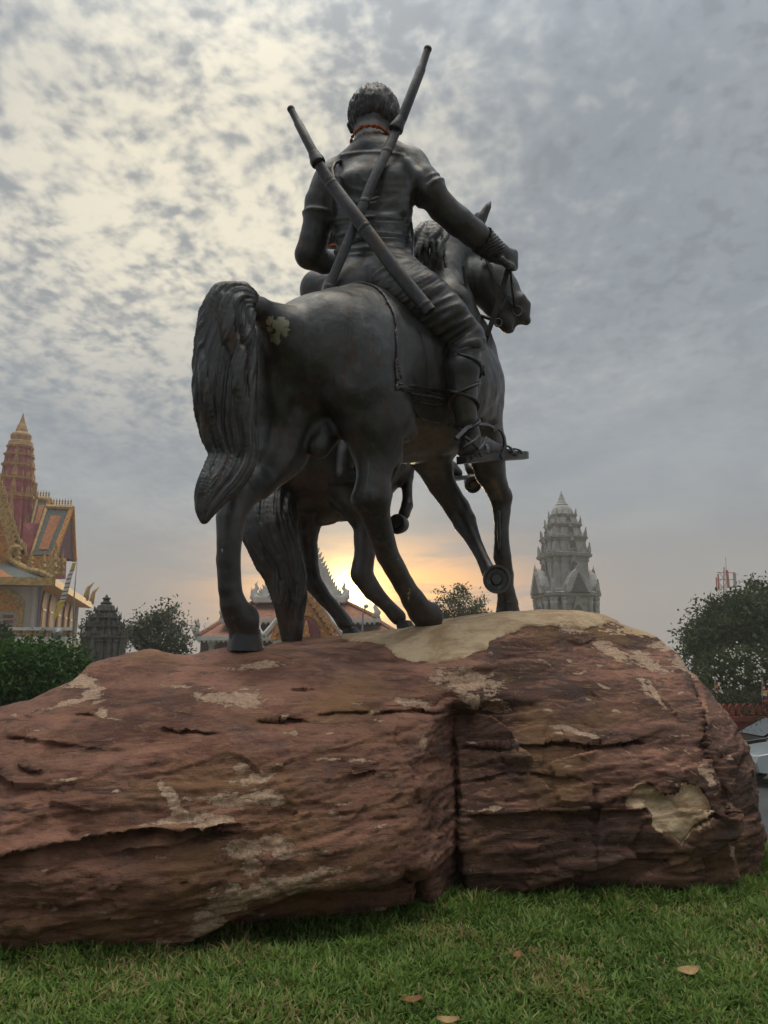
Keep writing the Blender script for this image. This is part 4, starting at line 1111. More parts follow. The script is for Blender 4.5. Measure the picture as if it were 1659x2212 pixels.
    # waist: belt and shirt hem bands
    def band(y0, y1, half, Yc, grow, name):
        c2 = Clay(P(690, y1, 4.4) - .08, P(910, y0, 5.2) + .08, .011)
        q0, q1 = P(808, y0, Yc), P(808, y1, Yc)
        for q, nx in ((q0, None),):
            pass
        c2.cone(q0, half * mpp(q0) + grow, q1, half * mpp(q1) + grow, .01, 1, (fw, .72))
        up = np.array([.02, .02, 1.0]); c2.clip(q0, up, .012); c2.clip(q1, -up, .012)
        V, Q = c2.mesh(); V = relax(V, Q, 1, .4)
        return obj(name, mesh_from(name, V, Q), BRONZE_D, rd)
    band(532, 552, 81, 4.80, .010, 'belt')
    band(462, 470, 83, 4.815, .006, 'shirt_band')
    band(500, 507, 81, 4.81, .006, 'shirt_band')
    # armlet with relief on the right wrist
    mb = MB(); a, b = P(1040, 518, 4.965), P(1074, 546, 5.05); t, u, w = axis_frame(a, b); prof = []
    L = np.linalg.norm(b - a); m = mpp(a)
    n = 28; rings = []
    for i in range(13):
        f = i / 12; r = m * (29 - 6 * f) * (1.05 if i in (0, 12, 6) else 1.0) + .004 * (i % 2)
        rings.append([a + t * L * f + (r + .004 * ((j + i) % 2)) * (u * cos(j * 2 * pi / n) + w * sin(j * 2 * pi / n)) for j in range(n)])
    mb.add([v for rg in rings for v in rg], [(i * n + j, i * n + (j + 1) % n, (i + 1) * n + (j + 1) % n, (i + 1) * n + j) for i in range(12) for j in range(n)])
    mb.build('armlet', BRONZE_D, rd)
    # leg wrapping: crossing cords round the right shin, and a broad garter
    kn, an_ = HF.L(1000, 775, .54), HF.L(1014, 940, .54)
    t, u, w = axis_frame(kn, an_); Lg = np.linalg.norm(an_ - kn)
    rad = lambda f: mpp(kn) * np.interp(f, [0, .18, .45, .78, 1], [38.5, 40.5, 33, 25.5, 24])
    ctr = lambda f: HF.L(np.interp(f, [0, .15, .45, .8, 1], [1000, 996, 999, 1007, 1015]), 775 + 165 * f, .54)
    for sgn, ph in ((1, .4), (-1, .4)):
        mb = MB(); pts = []
        for i in range(70):
            f = i / 69; a = ph + sgn * f * 2 * pi * 2.05
            pts.append(ctr(f) + (u * sin(a) + w * cos(a)) * (rad(f) + .004))
        mb.tube(pts, .011, 7); mb.build('leg_cord', BRONZE_D, rd, True)
    mb = MB(); g0 = HF.L(1000, 757, .54)
    pts = [g0 + (u * cos(a) * 40 * mpp(g0) + w * sin(a) * 38 * mpp(g0)) + np.array([0, 0, 1]) * (.030 * cos(a + pi)) for a in np.linspace(0, 2 * pi, 30)]
    strap(rd, pts, .060, .016, (0, -1, 0), 'garter') if False else None
    vs = []
    for p_ in pts:
        o_ = p_ - g0; o_[2] = 0; o_ /= np.linalg.norm(o_)
        vs += [p_ + np.array([0, 0, .032]), p_ + o_ * .012 + np.array([0, 0, .014]), p_ + o_ * .012 - np.array([0, 0, .014]), p_ - np.array([0, 0, .032])]
    mb.add(vs, [(i * 4 + j, i * 4 + j + 1, (i + 1) * 4 + j + 1, (i + 1) * 4 + j) for i in range(29) for j in range(3)])
    mb.build('garter', BRONZE_D, rd, True)
    kq = HF.L(1034, 785, .59)
    mb = MB(); mb.tube([kq, kq + [.012, -.02, -.04], kq + [.0, -.02, -.10]], [.028, .024, .008], 8)
    mb.tube([kq, kq + [.02, -.01, -.05], kq + [.03, -.015, -.085]], [.022, .018, .006], 8); mb.build('knot', BRONZE_D, rd, True)
    # sandals: sole slab and straps
    def sandal(pts, l, wd, th):
        ctrs = [HF.L(x, y, l) for x, y in pts]; mb = MB(); n = len(ctrs)
        prof = np.interp(np.linspace(0, 1, n), [0, .12, .35, .7, .9, 1], [.62, .85, .80, 1.05, .85, .35])
        vs = []
        for q, k in zip(ctrs, prof):
            s_ = HF.right * wd * .5 * k
            vs += [q + s_ + [0, 0, th], q - s_ + [0, 0, th], q - s_ * .96, q + s_ * .96]
        fs = [(i * 4 + j, i * 4 + (j + 1) % 4, (i + 1) * 4 + (j + 1) % 4, (i + 1) * 4 + j) for i in range(n - 1) for j in range(4)] + [(0, 1, 2, 3), tuple((n - 1) * 4 + j for j in range(4))]
        mb.add(vs, fs); return mb.build('sandal', BRONZE_D, rd)
    sd = sandal([(997 + i * 12.7, 1002 - 9 * math.sin(i / 11 * 1.5) * .9 - i * .2) for i in range(12)], .54, .115, .048)
    def arc(l, x0, y0, x1, y1, lift, wid, name='sandal_strap', dl=.075):
        a, b = HF.L(x0, y0, l), HF.L(x1, y1, l); pts = []
        for i in range(11):
            f = i / 10; q = a * (1 - f) + b * f
            pts.append(q + HF.right * dl * cos(pi * f) + np.array([0, 0, lift * sin(pi * f)]))
        return strap(sd, pts, wid, .010, (.2, -.3, 1), name)
    arc(.54, 1086, 982, 1080, 982, .060, .030); arc(.54, 1030, 984, 1046, 980, .080, .022); arc(.54, 1106, 984, 1103, 984, .042, .026)
    for (xa, ya, xb, yb) in ((1005, 945, 1040, 985), (1050, 945, 1018, 990), (1000, 968, 1035, 940)):
        mb = MB(); a, b = HF.L(xa, ya, .62), HF.L(xb, yb, .62); mb.tube([a, (a + b) / 2 + HF.right * .018, b], .010, 7); mb.build('sandal_strap', BRONZE_D, sd, True)
    # stirrup
    strap(rd, [HF.L(x, y, .59) for x, y in ((985, 948), (1008, 925), (1030, 917), (1052, 918), (1066, 925))], .022, .016, (0.3, -1, 0.3), 'stirrup_leather')
    mb = MB(); a, b = HF.L(1064, 924, .59), HF.L(1088, 985, .59)
    strap(rd, [HF.L(x, y, .59) for x, y in ((1063, 928), (1074, 922), (1083, 930), (1089, 945), (1091, 962), (1087, 978), (1082, 988))], .034, .012, (.8, -.5, .2), 'stirrup')
    sandal([(940 + i * 6, 1040 - i * .3) for i in range(11)], -.44, .16, .030)
    # swords, one over the other
    nb = (fw, .55)
    sword(root, ([(627, 233, 4.66, 7.5), (643, 264, 4.65, 8), (644, 266, 4.65, 9.6), (677, 330, 4.62, 10.5)], [(686, 350, 4.61, 11.5), (700, 374, 4.60, 13), (740, 430, 4.53, 14.5), (775, 476, 4.47, 15), (850, 577, 4.40, 15.2), (928, 674, 4.34, 15.5)]),
          [(676, 329, 4.62, 10.5), (679, 335, 4.62, 13), (682, 340, 4.62, 13.5), (685, 347, 4.615, 16.5), (688, 353, 4.61, 16), (689, 355, 4.61, 11)], nb)
    sword(root, ([(925, 103, 4.60, 8), (911, 146, 4.60, 8.3), (910, 149, 4.60, 10), (868, 257, 4.61, 11)], [(857, 281, 4.61, 11.5), (838, 322, 4.58, 12.5), (800, 402, 4.555, 12.5), (775, 466, 4.54, 12.5), (735, 562, 4.545, 12), (704, 634, 4.56, 11)]),
          [(868, 256, 4.61, 11), (865, 261, 4.61, 12), (862, 266, 4.61, 13), (856, 277, 4.61, 16.5), (854, 281, 4.61, 16), (853, 283, 4.61, 11)], nb)
    # cord at the left shoulder, tassels by the hip
    mb = MB(); mb.tube([P(x, y, d) for x, y, d in ((738, 347, 4.80), (724, 352, 4.74), (718, 366, 4.70), (722, 385, 4.66), (716, 400, 4.62))], .012, 7); mb.build('cord', BRONZE_D, rd, True)
    mb = MB(); mb.tube([P(x, y, d) for x, y, d in ((888, 480, 4.70), (893, 520, 4.66), (893, 560, 4.60), (890, 600, 4.52))], .009, 7); mb.build('cord', BRONZE_D, rd, True)
    mb = MB(); mb.tube([P(x, y, d) for x, y, d in ((896, 590, 4.52), (915, 583, 4.50), (935, 592, 4.52), (958, 612, 4.60))], .014, 7); mb.build('cord', BRONZE_D, rd, True)
    garland(P(803, 313, 4.825), 45 * .0031, 46 * .0031, (.05, .35, 1), 'orange flower garland round the neck of the sword-bearing rider', 1)
    return rd

def horse_tack(hb):
    # saddle blanket: the horse's own back between two stations, lifted off as a cloth
    N = vnormals(HV, HQ); rel = HV - HF.o; sc_ = rel @ HF.fwd; lt = rel @ HF.right
    s0 = (HF.L(846, 760, .40) - HF.o) @ HF.fwd; zl = HF.L(905, 873, .43)[2]; s1 = s0 + .80
    slope = .10 * (HV[:, 2] - HF.L(846, 760, .40)[2])
    ins = (sc_ + slope * -.6 > s0) & (sc_ < s1) & (HV[:, 2] > zl + .03 * np.sin(sc_ * 9)) & (HV[:, 2] < HF.o[2] + .35)
    keep = ins[HQ].all(1); Qb = HQ[keep]; used = np.unique(Qb); mp = np.full(len(HV), -1); mp[used] = np.arange(len(used))
    V = HV[used] + N[used] * .011; Q = mp[Qb]
    Nu = vnormals(V, Q); V = relax(V, Q, 2, .4)
    V = V + Nu * (.006 * fbm(V * 6, 2))[:, None]
    bl = obj('saddle_blanket', mesh_from('saddle_blanket', V, Q), BRONZE, hb)
    so = bl.modifiers.new('thickness', 'SOLIDIFY'); so.thickness = .014; so.offset = -1
    # raised ornament along the blanket's borders
    dg = bpy.context.evaluated_depsgraph_get()
    from mathutils.bvhtree import BVHTree
    bv = BVHTree.FromPolygons([Vector(v) for v in V], [tuple(f) for f in Q])
    def hit(px, py):
        r = ray(px, py); o = Vector((0, 0, EYE)); h_ = bv.ray_cast(o, Vector(r).normalized())
        return np.array(h_[0]) if h_[0] is not None else None
    mb = MB()
    def stud(px, py, s):
        q = hit(px, py)
        if q is not None: mb.tube([q + [0, .01, 0], q + np.array([.3, -.9, 0]) * .008], [s, s * .5], 6)
    for i in range(15):
        f = i / 14; stud(835 + 24 * f, 715 + 105 * f, .010); stud(842 + 24 * f, 712 + 105 * f, .006)
    for i in range(17):
        f = i / 16; x = 868 + 85 * f; y = 838 + 14 * f
        stud(x, y, .008); stud(x + 2, y + 9, .014); stud(x, y + 19, .008)
    mb.build('blanket_relief', BRONZE_D, bl)['kind'] = 'stuff'
    for a in ([(862, 830), (900, 835), (950, 846)], [(864, 866), (900, 869), (950, 874)], [(845, 715), (856, 765), (866, 815)]):
        pts = [hit(*p_) for p_ in a]; pts = [p_ for p_ in pts if p_ is not None]
        if len(pts) > 1:
            mb = MB(); mb.tube([p_ + np.array([0, -.003, 0]) for p_ in pts], .007, 6); mb.build('blanket_piping', BRONZE_D, bl, True)
    # bridle and reins
    def S(a, w, d, nm='rein'): return strap(hb, [P(*p_) for p_ in a], w, .014, (0, -1, 0), nm)
    S([(1100, 572, 5.12), (1085, 625, 5.16), (1068, 680, 5.20), (1052, 725, 5.24), (1044, 745, 5.34)], .036, 0)
    mb = MB(); mb.tube([P(1102, 576, 5.12), P(1106, 620, 5.26), P(1112, 662, 5.40)], .009, 7); mb.build('rein', BRONZE_D, hb, True)
    mb = MB(); mb.tube([P(1018, 678, 5.42), P(1045, 684, 5.36), P(1068, 692, 5.27)], .013, 7); mb.build('breast_strap', BRONZE_D, hb, True)
    mb = MB(); mb.tube([P(1044, 485, 5.02), P(1044, 520, 5.10), P(1040, 560, 5.40)], .006, 6); mb.build('rein', BRONZE_D, hb, True)
    for (x, y, d, r) in ((1117, 672, 5.42, 10), (1076, 697, 5.26, 8)):
        q = P(x, y, d); m = mpp(q) * r; mb = MB()
        mb.tube([q + m * np.array([cos(a), .15 * sin(a), 1.2 * sin(a)]) for a in np.linspace(0, 2 * pi, 19)], .006, 6, False); mb.build('bit_ring', BRONZE_D, hb, True)
    S([(1050, 560, 5.40), (1075, 610, 5.40), (1100, 650, 5.405), (1114, 664, 5.41)], .022, 0, 'bridle')
    S([(1108, 612, 5.40), (1098, 640, 5.38), (1080, 668, 5.39), (1064, 680, 5.44)], .022, 0, 'bridle')
    S([(1000, 575, 5.28), (1008, 630, 5.30), (1014, 690, 5.33), (1022, 735, 5.36)], .02, 0, 'neck_strap')
    # mane: wavy locks over the crest
    rnd = random.Random(11); c = Clay(P(870, 640, 5.2) - .1, P(1010, 455, 5.9) + .1, .008)
    for i in range(26):
        f = i / 25; x0 = 898 + 66 * f + rnd.uniform(-3, 3); y0 = 497 - 20 * sin(f * pi * .9) + 6 * f; d0 = 5.33 - .02 * f + rnd.uniform(-.03, .05)
        ln = rnd.uniform(70, 125) * (1 - .35 * f); ph = rnd.uniform(0, 6); prev = None; drift = -18 + 10 * f
        for j in range(12):
            t = j / 11
            q = P(x0 + drift * t + 7 * sin(ph + 5 * t), y0 + ln * t, d0 - .07 * sin(min(1, t * 2) * pi / 2) + .02 * sin(ph * 2 + 4 * t)); r = .024 * (1 - .7 * t) * (.6 + .4 * min(1, t * 5)) + .004
            if prev: c.cone(prev[0], prev[1], q, r, .008)
            prev = (q, r)
    V, Q = c.mesh(); V = relax(V, Q, 1, .35); obj('mane', mesh_from('mane', V, Q), BRONZE, hb)

def statue_two():
    root = empty('equestrian_statue', tuple(P(760, 1378, 6.1)), 'bronze statue of a rider on a rearing horse, partly hidden behind the walking horse', 'statue')
    def CY(*s): return [(P(x, y, d), r * mpp(P(x, y, d))) for x, y, d, r in s]
    c = Clay((-1.35, 5.3, 1.05), (1.25, 7.15, 4.75), .0155); ch = c.chain
    ch(CY((650, 985, 6.10, 108), (690, 985, 6.15, 118), (735, 990, 6.25, 126), (790, 935, 6.40, 118), (838, 868, 6.55, 98)), .15)
    ch(CY((668, 1050, 6.30, 66), (662, 1110, 6.30, 40), (662, 1160, 6.30, 24), (668, 1210, 6.30, 19), (674, 1255, 6.28, 20), (700, 1292, 6.28, 16), (728, 1322, 6.28, 14.5), (745, 1346, 6.28, 17)), .05)
    ch(CY((735, 1020, 5.98, 70), (775, 1085, 5.90, 46), (789, 1140, 5.88, 25), (788, 1195, 5.88, 23), (782, 1240, 5.88, 24), (806, 1278, 5.88, 19), (836, 1309, 5.88, 15), (860, 1334, 5.88, 17)), .05)
    ch(CY((690, 1122, 6.15, 16), (715, 1120, 6.2, 14)), .04)
    ch(CY((838, 900, 6.40, 60), (868, 985, 6.38, 30), (880, 1030, 6.36, 14), (880, 1065, 6.30, 11), (879, 1092, 6.26, 13), (872, 1112, 6.20, 12)), .05)
    ch(CY((850, 870, 6.70, 55), (930, 925, 6.80, 34), (985, 950, 6.80, 22), (1010, 985, 6.66, 12), (1018, 1016, 6.54, 12)), .05)
    ch(CY((838, 850, 6.55, 84), (842, 750, 6.60, 62), (836, 660, 6.60, 50), (820, 610, 6.58, 36), (830, 590, 6.5, 34), (855, 640, 6.36, 28), (868, 680, 6.30, 22)), .08)
    for dx in (-10, 14): ch(CY((815 + dx, 585, 6.58, 9), (813 + dx, 560, 6.58, 4)), .02)
    ch(CY((640, 960, 6.05, 44), (605, 1010, 6.00, 34), (590, 1060, 6.00, 30)), .06)
    V, Q = c.mesh(); V = relax(V, Q, 2, .5); V = V + vnormals(V, Q) * (.009 * fbm(V * 5 + 3, 3))[:, None]
    hb = obj('horse', mesh_from('horse', V, Q), BRONZE, root)
    F2 = Frame(55, 700, 1000, 6.1)
    hooves(hb, F2, [(760, 1379, 0, 20, 752, 1355, 6.28), (878, 1362, 0, 20, 868, 1340, 5.88)])
    q = P(858, 1132, 6.08); sole_hoof(hb, q, (-.55, -.85, -.1), 21 * mpp(q), .09, BRONZE)
    q = P(1022, 1046, 6.42); sole_hoof(hb, q, (.1, -.85, -.5), 19 * mpp(q), .12)
    strands('tail', [(600, 1040, 5.98, 36, 'Y'), (586, 1090, 5.90, 52, 'Y'), (582, 1143, 5.85, 58, 'Y'), (597, 1198, 5.83, 47, 'Y'), (613, 1236, 5.83, 39, 'Y'), (622, 1272, 5.83, 33, 'Y'), (626, 1305, 5.83, 28, 'Y'), (628, 1340, 5.83, 22, 'Y'), (631, 1385, 5.83, 22, 'Y')], 44, 5.6, hb, F2, 8, h=.008, twist=.05)
    c = Clay((-.95, 5.4, 1.9), (.35, 6.75, 4.6), .0155); ch = c.chain
    ch(CY((735, 850, 6.28, 66), (735, 770, 6.30, 64), (735, 700, 6.32, 66), (736, 645, 6.33, 64)), .06)
    ch(CY((692, 626, 6.30, 44), (735, 600, 6.34, 40), (785, 622, 6.30, 44)), .05)
    ch(CY((735, 600, 6.34, 30), (722, 560, 6.36, 24), (724, 540, 6.38, 24)), .03); ch(CY((736, 505, 6.40, 37), (740, 530, 6.34, 30)), .03)
    ch(CY((690, 640, 6.28, 36), (690, 720, 6.22, 28), (740, 760, 6.00, 24), (790, 760, 5.90, 20)), .04)
    ch(CY((785, 640, 6.30, 36), (800, 720, 6.25, 28), (830, 760, 6.30, 22)), .04)
    ch(CY((735, 850, 6.20, 60), (760, 890, 5.90, 44), (765, 925, 5.72, 30), (750, 980, 5.68, 22), (742, 1020, 5.68, 18)), .05)
    ch(CY((742, 1025, 5.66, 16), (762, 1032, 5.66, 14)), .02)
    V, Q = c.mesh(); V = relax(V, Q, 2, .5)
    rd = obj('rider', mesh_from('rider', V, Q), BRONZE, root)
    q = P(736, 505, 6.40); hair_cap('hair', q, (38 * mpp(q), .15, 40 * mpp(q)), (sin(.9), cos(.9), 0), rd, 9, h=.009, n=30)
    mb = MB(); mb.box(P(745, 1042, 5.67), (.24, .14, .03)); mb.build('sandal', BRONZE_D, rd)
    garland(P(718, 551, 6.36), 31 * .0037, 33 * .0037, (-.2, .2, 1), 'orange flower garland on the rider behind, seen past the bent left arm', 2)
    return root

S1, H1, HV, HQ = build_statue_one()
R1 = rider_one(S1)
horse_tack(H1)
S2 = statue_two()
# ------------------------------------------------------------------ materials of the temples
GOLD = simple_mat('gold_paint', (.46, .295, .115), .6, .1, var=.35, scale=4, bump=.9, bscale=9)
GOLD_S = simple_mat('ochre_window_frame', (.36, .16, .05), .75, var=.25, scale=3)
GOLD_W = simple_mat('orange_gold_carving', (.52, .23, .06), .65, .05, var=.45, scale=7, bump=1.0, bscale=7)
MAGENTA = simple_mat('magenta_plaster', (.40, .115, .14), .75, var=.2, scale=1.5)
PLASTER = simple_mat('white_plaster', (.52, .46, .42), .85, var=.10, scale=1.2, dirt=((.36, .30, .27), .5))
TRIM_W = simple_mat('white_trim', (.62, .60, .57), .8, var=.12, scale=2, bump=.4, bscale=8, dirt=((.35, .33, .32), .5))
TERRA = simple_mat('terracotta_tiles', (.33, .150, .095), .85, var=.30, scale=3.0, bump=.8, bscale=6, dirt=((.20, .12, .09), .7))
TILE_O = simple_mat('orange_tiles', (.42, .165, .070), .7, var=.25, scale=5, bump=.6, bscale=9)
TILE_G = simple_mat('green_tiles', (.115, .135, .130), .7, var=.3, scale=5, bump=.6, bscale=9)
STONE_G = simple_mat('pale_grey_stone', (.44, .43, .41), .9, var=.14, scale=2.2, bump=1.0, bscale=5, dirt=((.20, .185, .17), .65))
STONE_D = simple_mat('dark_grey_stone', (.115, .112, .100), .9, var=.3, scale=3.5, bump=1.0, bscale=9, dirt=((.05, .05, .045), .7))
DARK = simple_mat('dark_opening', (.045, .035, .032), .9, var=.2)
SHUT = simple_mat('shutter', (.40, .33, .30), .8, var=.2, scale=3)
RED = simple_mat('red_wall_paint', (.20, .036, .022), .75, var=.25, scale=1.5, bump=.5, bscale=14, dirt=((.09, .025, .02), .6))
REDGOLD = simple_mat('red_gold_relief', (.24, .085, .022), .7, var=.35, scale=12)
METAL = simple_mat('grey_metal', (.30, .30, .31), .5, .6, var=.1)
METAL_R = simple_mat('red_mast_paint', (.42, .060, .045), .6, var=.2)
METAL_W = simple_mat('white_mast_paint', (.62, .61, .60), .6, var=.1)
YEL = simple_mat('yellow_cloth', (.66, .46, .06), .9, var=.15)
WHT = simple_mat('white_cloth', (.66, .63, .62), .9, var=.1)
PUR = simple_mat('plum_cloth', (.20, .11, .13), .9, var=.2)
REDC = simple_mat('red_cloth', (.45, .055, .03), .9, var=.15)
BLUC = simple_mat('blue_cloth', (.05, .08, .28), .9, var=.15)

def redent(r, steps=2, q=.20, rot=0.0):
    """stepped square plan, half width r"""
    quarter = [(1, 1 - q * steps)]
    for i in range(steps):
        quarter += [(1 - q * (i + 1) * .62, 1 - q * (steps - i)), (1 - q * (i + 1) * .62, 1 - q * (steps - i - 1) * (.62 if i == steps - 1 else 1))] if False else []
    pts = []
    c1 = 1 - q; c2 = 1 - 2 * q
    base = [(1, c2), (c1 + q * .35, c2), (c1 + q * .35, c1 + q * .35), (c2, c1 + q * .35), (c2, 1)]
    for k in range(4):
        a = k * pi / 2
        for (x, y) in base: pts.append((x * cos(a) - y * sin(a), x * sin(a) + y * cos(a)))
    return [np.array([r * (x * cos(rot) - y * sin(rot)), r * (x * sin(rot) + y * cos(rot))]) for x, y in pts]
def loft(mb, c, prof, rot=0.0):
    n = 20; vs = []
    for r, z in prof:
        for p in redent(r, rot=rot): vs.append((c[0] + p[0], c[1] + p[1], c[2] + z))
    fs = [(i * n + j, i * n + (j + 1) % n, (i + 1) * n + (j + 1) % n, (i + 1) * n + j) for i in range(len(prof) - 1) for j in range(n)]
    fs += [tuple(range(n))[::-1], tuple((len(prof) - 1) * n + j for j in range(n))]
    mb.add(vs, fs)
LEAF = [(-.5, 0), (-.52, .35), (-.36, .68), (-.14, .9), (0, 1.15), (.14, .9), (.36, .68), (.52, .35), (.5, 0)]
BUD = [(-.34, 0), (-.40, .12), (-.50, .35), (-.50, .62), (-.36, .84), (-.14, .95), (0, 1.04), (.14, .95), (.36, .84), (.50, .62), (.50, .35), (.40, .12), (.34, 0)]
FLAME = [(-.30, 0), (-.42, .25), (-.30, .55), (-.05, .75), (.10, 1.0), (.22, 1.35), (.20, .95), (.30, .70), (.22, .62), (.40, .40), (.30, .25), (.42, .12), (.30, 0)]
def leaf_piece(mb, base, u, h, w, nrm, d, shape=LEAF):
    mb.prism([(a * w, b * h) for a, b in shape], np.array(base) - np.array(nrm) * d / 2, u, (0, 0, 1), nrm, d)
ARCH = lambda w, h, n=9: [(-w, 0)] + [(-w * cos(t), h * .62 + h * .38 * sin(t)) for t in np.linspace(0, pi, n)] + [(w, 0)]
OGIVE = lambda w, h: [(-w, 0), (-w, h * .45), (-w * .82, h * .66), (-w * .45, h * .84), (0, h), (w * .45, h * .84), (w * .82, h * .66), (w, h * .45), (w, 0)]
def scallop(w, h):
    pts = [(-w, 0)]
    for i in range(5):
        f = i / 5; pts += [(-w * (1 - f) , h * f + .02 * h), (-w * (1 - f) * .96, h * (f + .10)), (-w * (1 - f - .10), h * (f + .16))]
    pts += [(0, h)]; return pts + [(-a, b) for a, b in pts[-2::-1]]

def zspan(py, Y): return P(829.5, py, Y)[2]
# ------------------------------------------------------------------ pale stone stupa (right)
def prang(name, label, cxy_px, Y, tiers, tip, mat, rot, group, base_z=ROAD_Z - .1, niche=True, lobes=None, gables=True):
    px0 = cxy_px; m = mpp(P(px0, 1250, Y)); c = np.array([P(px0, 1250, Y)[0], Y, 0])
    m = m * .96
    root = empty(name, (c[0], c[1], base_z), label, 'stupa', group)
    z = lambda py: zspan(py, Y)
    fr = np.array([sin(rot), -cos(rot), 0]); rt = np.array([cos(rot), sin(rot), 0])
    dirs = [(fr, rt), (rt, -fr), (-rt, fr), (-fr, -rt)]
    prev_bot = None
    for (yt, yb, hw, ww) in tiers:                       # cornice top/bottom px, half widths of cornice and of the wall below
        mb = MB(); zt, zb = z(yt), z(yb); r = hw * m; t = zt - zb
        loft(mb, c, [(r * .90, zb), (r * .93, zb + t * .2), (r * .98, zb + t * .25), (r * 1.0, zb + t * .55), (r * .94, zb + t * .6), (r * .97, zb + t * .8), (r * .86, zt)], rot); mb.build('cornice', mat, root)
        # antefixes on the cornice
        for d, u in dirs[:3]:
            for k, s in ((-.78, .55), (-.42, .5), (.42, .5), (.78, .55)):
                mb = MB(); leaf_piece(mb, c + d * r * (.90 if abs(k) < .6 else .80) + u * r * k + np.array([0, 0, zt - .02]), u, r * .30 * (1.2 if abs(k) > .6 else .8), r * .11, d, r * .06, LEAF); mb.build('antefix', mat, root)
    for (yt, yb, w0, w1, nh) in lobes:                   # walls: top px, bottom px, half widths, niche size
        mb = MB(); zt, zb = z(yt), z(yb)
        loft(mb, c, [(w1 * m, zb), (w1 * m * 1.04, zb + (zt - zb) * .06), (w1 * m * .97, zb + (zt - zb) * .10), (w0 * m * .97, zb + (zt - zb) * .86), (w0 * m * 1.03, zb + (zt - zb) * .92), (w0 * m, zt)], rot); mb.build('wall', mat, root)
        if nh:
            hh = zt - zb
            for d, u in dirs[:3]:
                wq = nh * m; o = c + d * (w1 * m * 1.0) + np.array([0, 0, zb + hh * .05])
                mb = MB(); mb.prism(scallop(wq * 1.55, hh * 1.12), o, u, (0, 0, 1), d, .18 * wq); ob = mb.build('niche', mat, root)
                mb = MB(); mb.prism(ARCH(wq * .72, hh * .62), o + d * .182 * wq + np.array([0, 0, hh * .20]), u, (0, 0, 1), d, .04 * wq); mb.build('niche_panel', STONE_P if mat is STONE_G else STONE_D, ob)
                for sx in (-1, 1):
                    mb = MB(); mb.tube([o + u * sx * wq * 1.02 + d * .3 * wq, o + u * sx * wq * 1.02 + d * .3 * wq + np.array([0, 0, hh * .55])], wq * .16, 8); mb.build('colonnette', mat, ob)
                mb = MB(); mb.box(o + d * .25 * wq + np.array([0, 0, hh * .16]), (1, 1, 1), np.column_stack([u * wq * 2.0, d * wq * .35, np.array([0, 0, hh * .05])])); mb.build('sill', mat, ob)
    mb = MB(); mb.lathe(c, [(a * m, z(b)) for a, b in tip], 20); o = mb.build('spire', mat, root, True); smooth_by_angle(o, 40)
    return root, c, m, z, dirs
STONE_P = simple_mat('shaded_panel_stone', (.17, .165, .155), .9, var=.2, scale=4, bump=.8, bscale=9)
def right_stupa():
    Y = 70.0; rot = radians(12)
    tiers = [(1112, 1118, 29, 0), (1133, 1140, 38, 0), (1161, 1169, 47.5, 0), (1197, 1208, 54, 0), (1281, 1294, 67, 0)]
    lobes = [(1118, 1133, 27, 31, 5.5), (1140, 1161, 34, 39, 7.5), (1169, 1197, 43, 46, 9.5), (1208, 1281, 46, 48, 13), (1294, 1420, 58, 59, 17)]
    tip = [(1.5, 1130)[::1], (26, 1113), (24.5, 1106), (20.5, 1098), (17, 1095), (14, 1093.5), (14.2, 1090.5), (11, 1088), (10.4, 1084.5), (8, 1082.5), (7.2, 1079), (7.2, 1076.5), (4.5, 1073.5), (4.6, 1070.5), (2.2, 1067), (1.2, 1062.5), (.4, 1060)]
    root, c, m, z, dirs = prang('stone_stupa', 'tall pale grey stone stupa with tiered tower right of the horses', 1220, Y, tiers, tip, STONE_G, rot, 'stupas', lobes=lobes)
    # four gabled porches on the lowest storey
    for d, u in dirs[:3]:
        o = c + d * 48 * m + np.array([0, 0, z(1284)]); w = 27 * m; h = z(1234) - z(1284)
        prof = [(-w, 0), (-w * .98, h * .3), (-w * .72, h * .62), (-w * .38, h * .86), (0, h), (w * .38, h * .86), (w * .72, h * .62), (w * .98, h * .3), (w, 0)]
        mb = MB(); mb.prism(prof, o, u, (0, 0, 1), d, 22 * m); pr = mb.build('porch_roof', STONE_G, root)
        mb = MB(); mb.prism(scallop(w * 1.06, h * 1.14), o + d * 22 * m, u, (0, 0, 1), d, 2.2 * m); mb.build('pediment', STONE_G, pr)
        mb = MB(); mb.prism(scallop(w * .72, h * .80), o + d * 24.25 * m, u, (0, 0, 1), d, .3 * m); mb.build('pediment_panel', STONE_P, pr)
        for k in range(4):
            mb = MB(); q = o + d * (4 + 5 * k) * m + np.array([0, 0, h * .98]); leaf_piece(mb, q, d, 6 * m, 1.6 * m, u, .8 * m); mb.build('ridge_finial', STONE_G, pr)
        mb = MB(); leaf_piece(mb, o + d * 22.5 * m + np.array([0, 0, h * 1.05]), d, 9 * m, 5 * m, u, 1.5 * m, FLAME); mb.build('ridge_finial', STONE_G, pr)
        for sx in (-1, 1):
            mb = MB(); leaf_piece(mb, o + d * 22.5 * m + u * sx * w + np.array([0, 0, -.1]), u, 10 * m, 6 * m, d, 1.6 * m, LEAF); mb.build('gable_end_leaf', STONE_G, pr)
    for d, u in dirs[:3]:
        for k in (-.80, -.52, .52, .80):
            q = c + d * (59 if abs(k) < .6 else 52) * m + u * k * 59 * m; mb = MB()
            mb.lathe((q[0], q[1], 0), [(5.5 * m, z(1420)), (5.0 * m, z(1312)), (6.2 * m, z(1308)), (6.4 * m, z(1304)), (5.2 * m, z(1302)), (7.0 * m, z(1297)), (7.2 * m, z(1294))], 12); o = mb.build('column', STONE_G, root, True); smooth_by_angle(o, 40)
right_stupa()
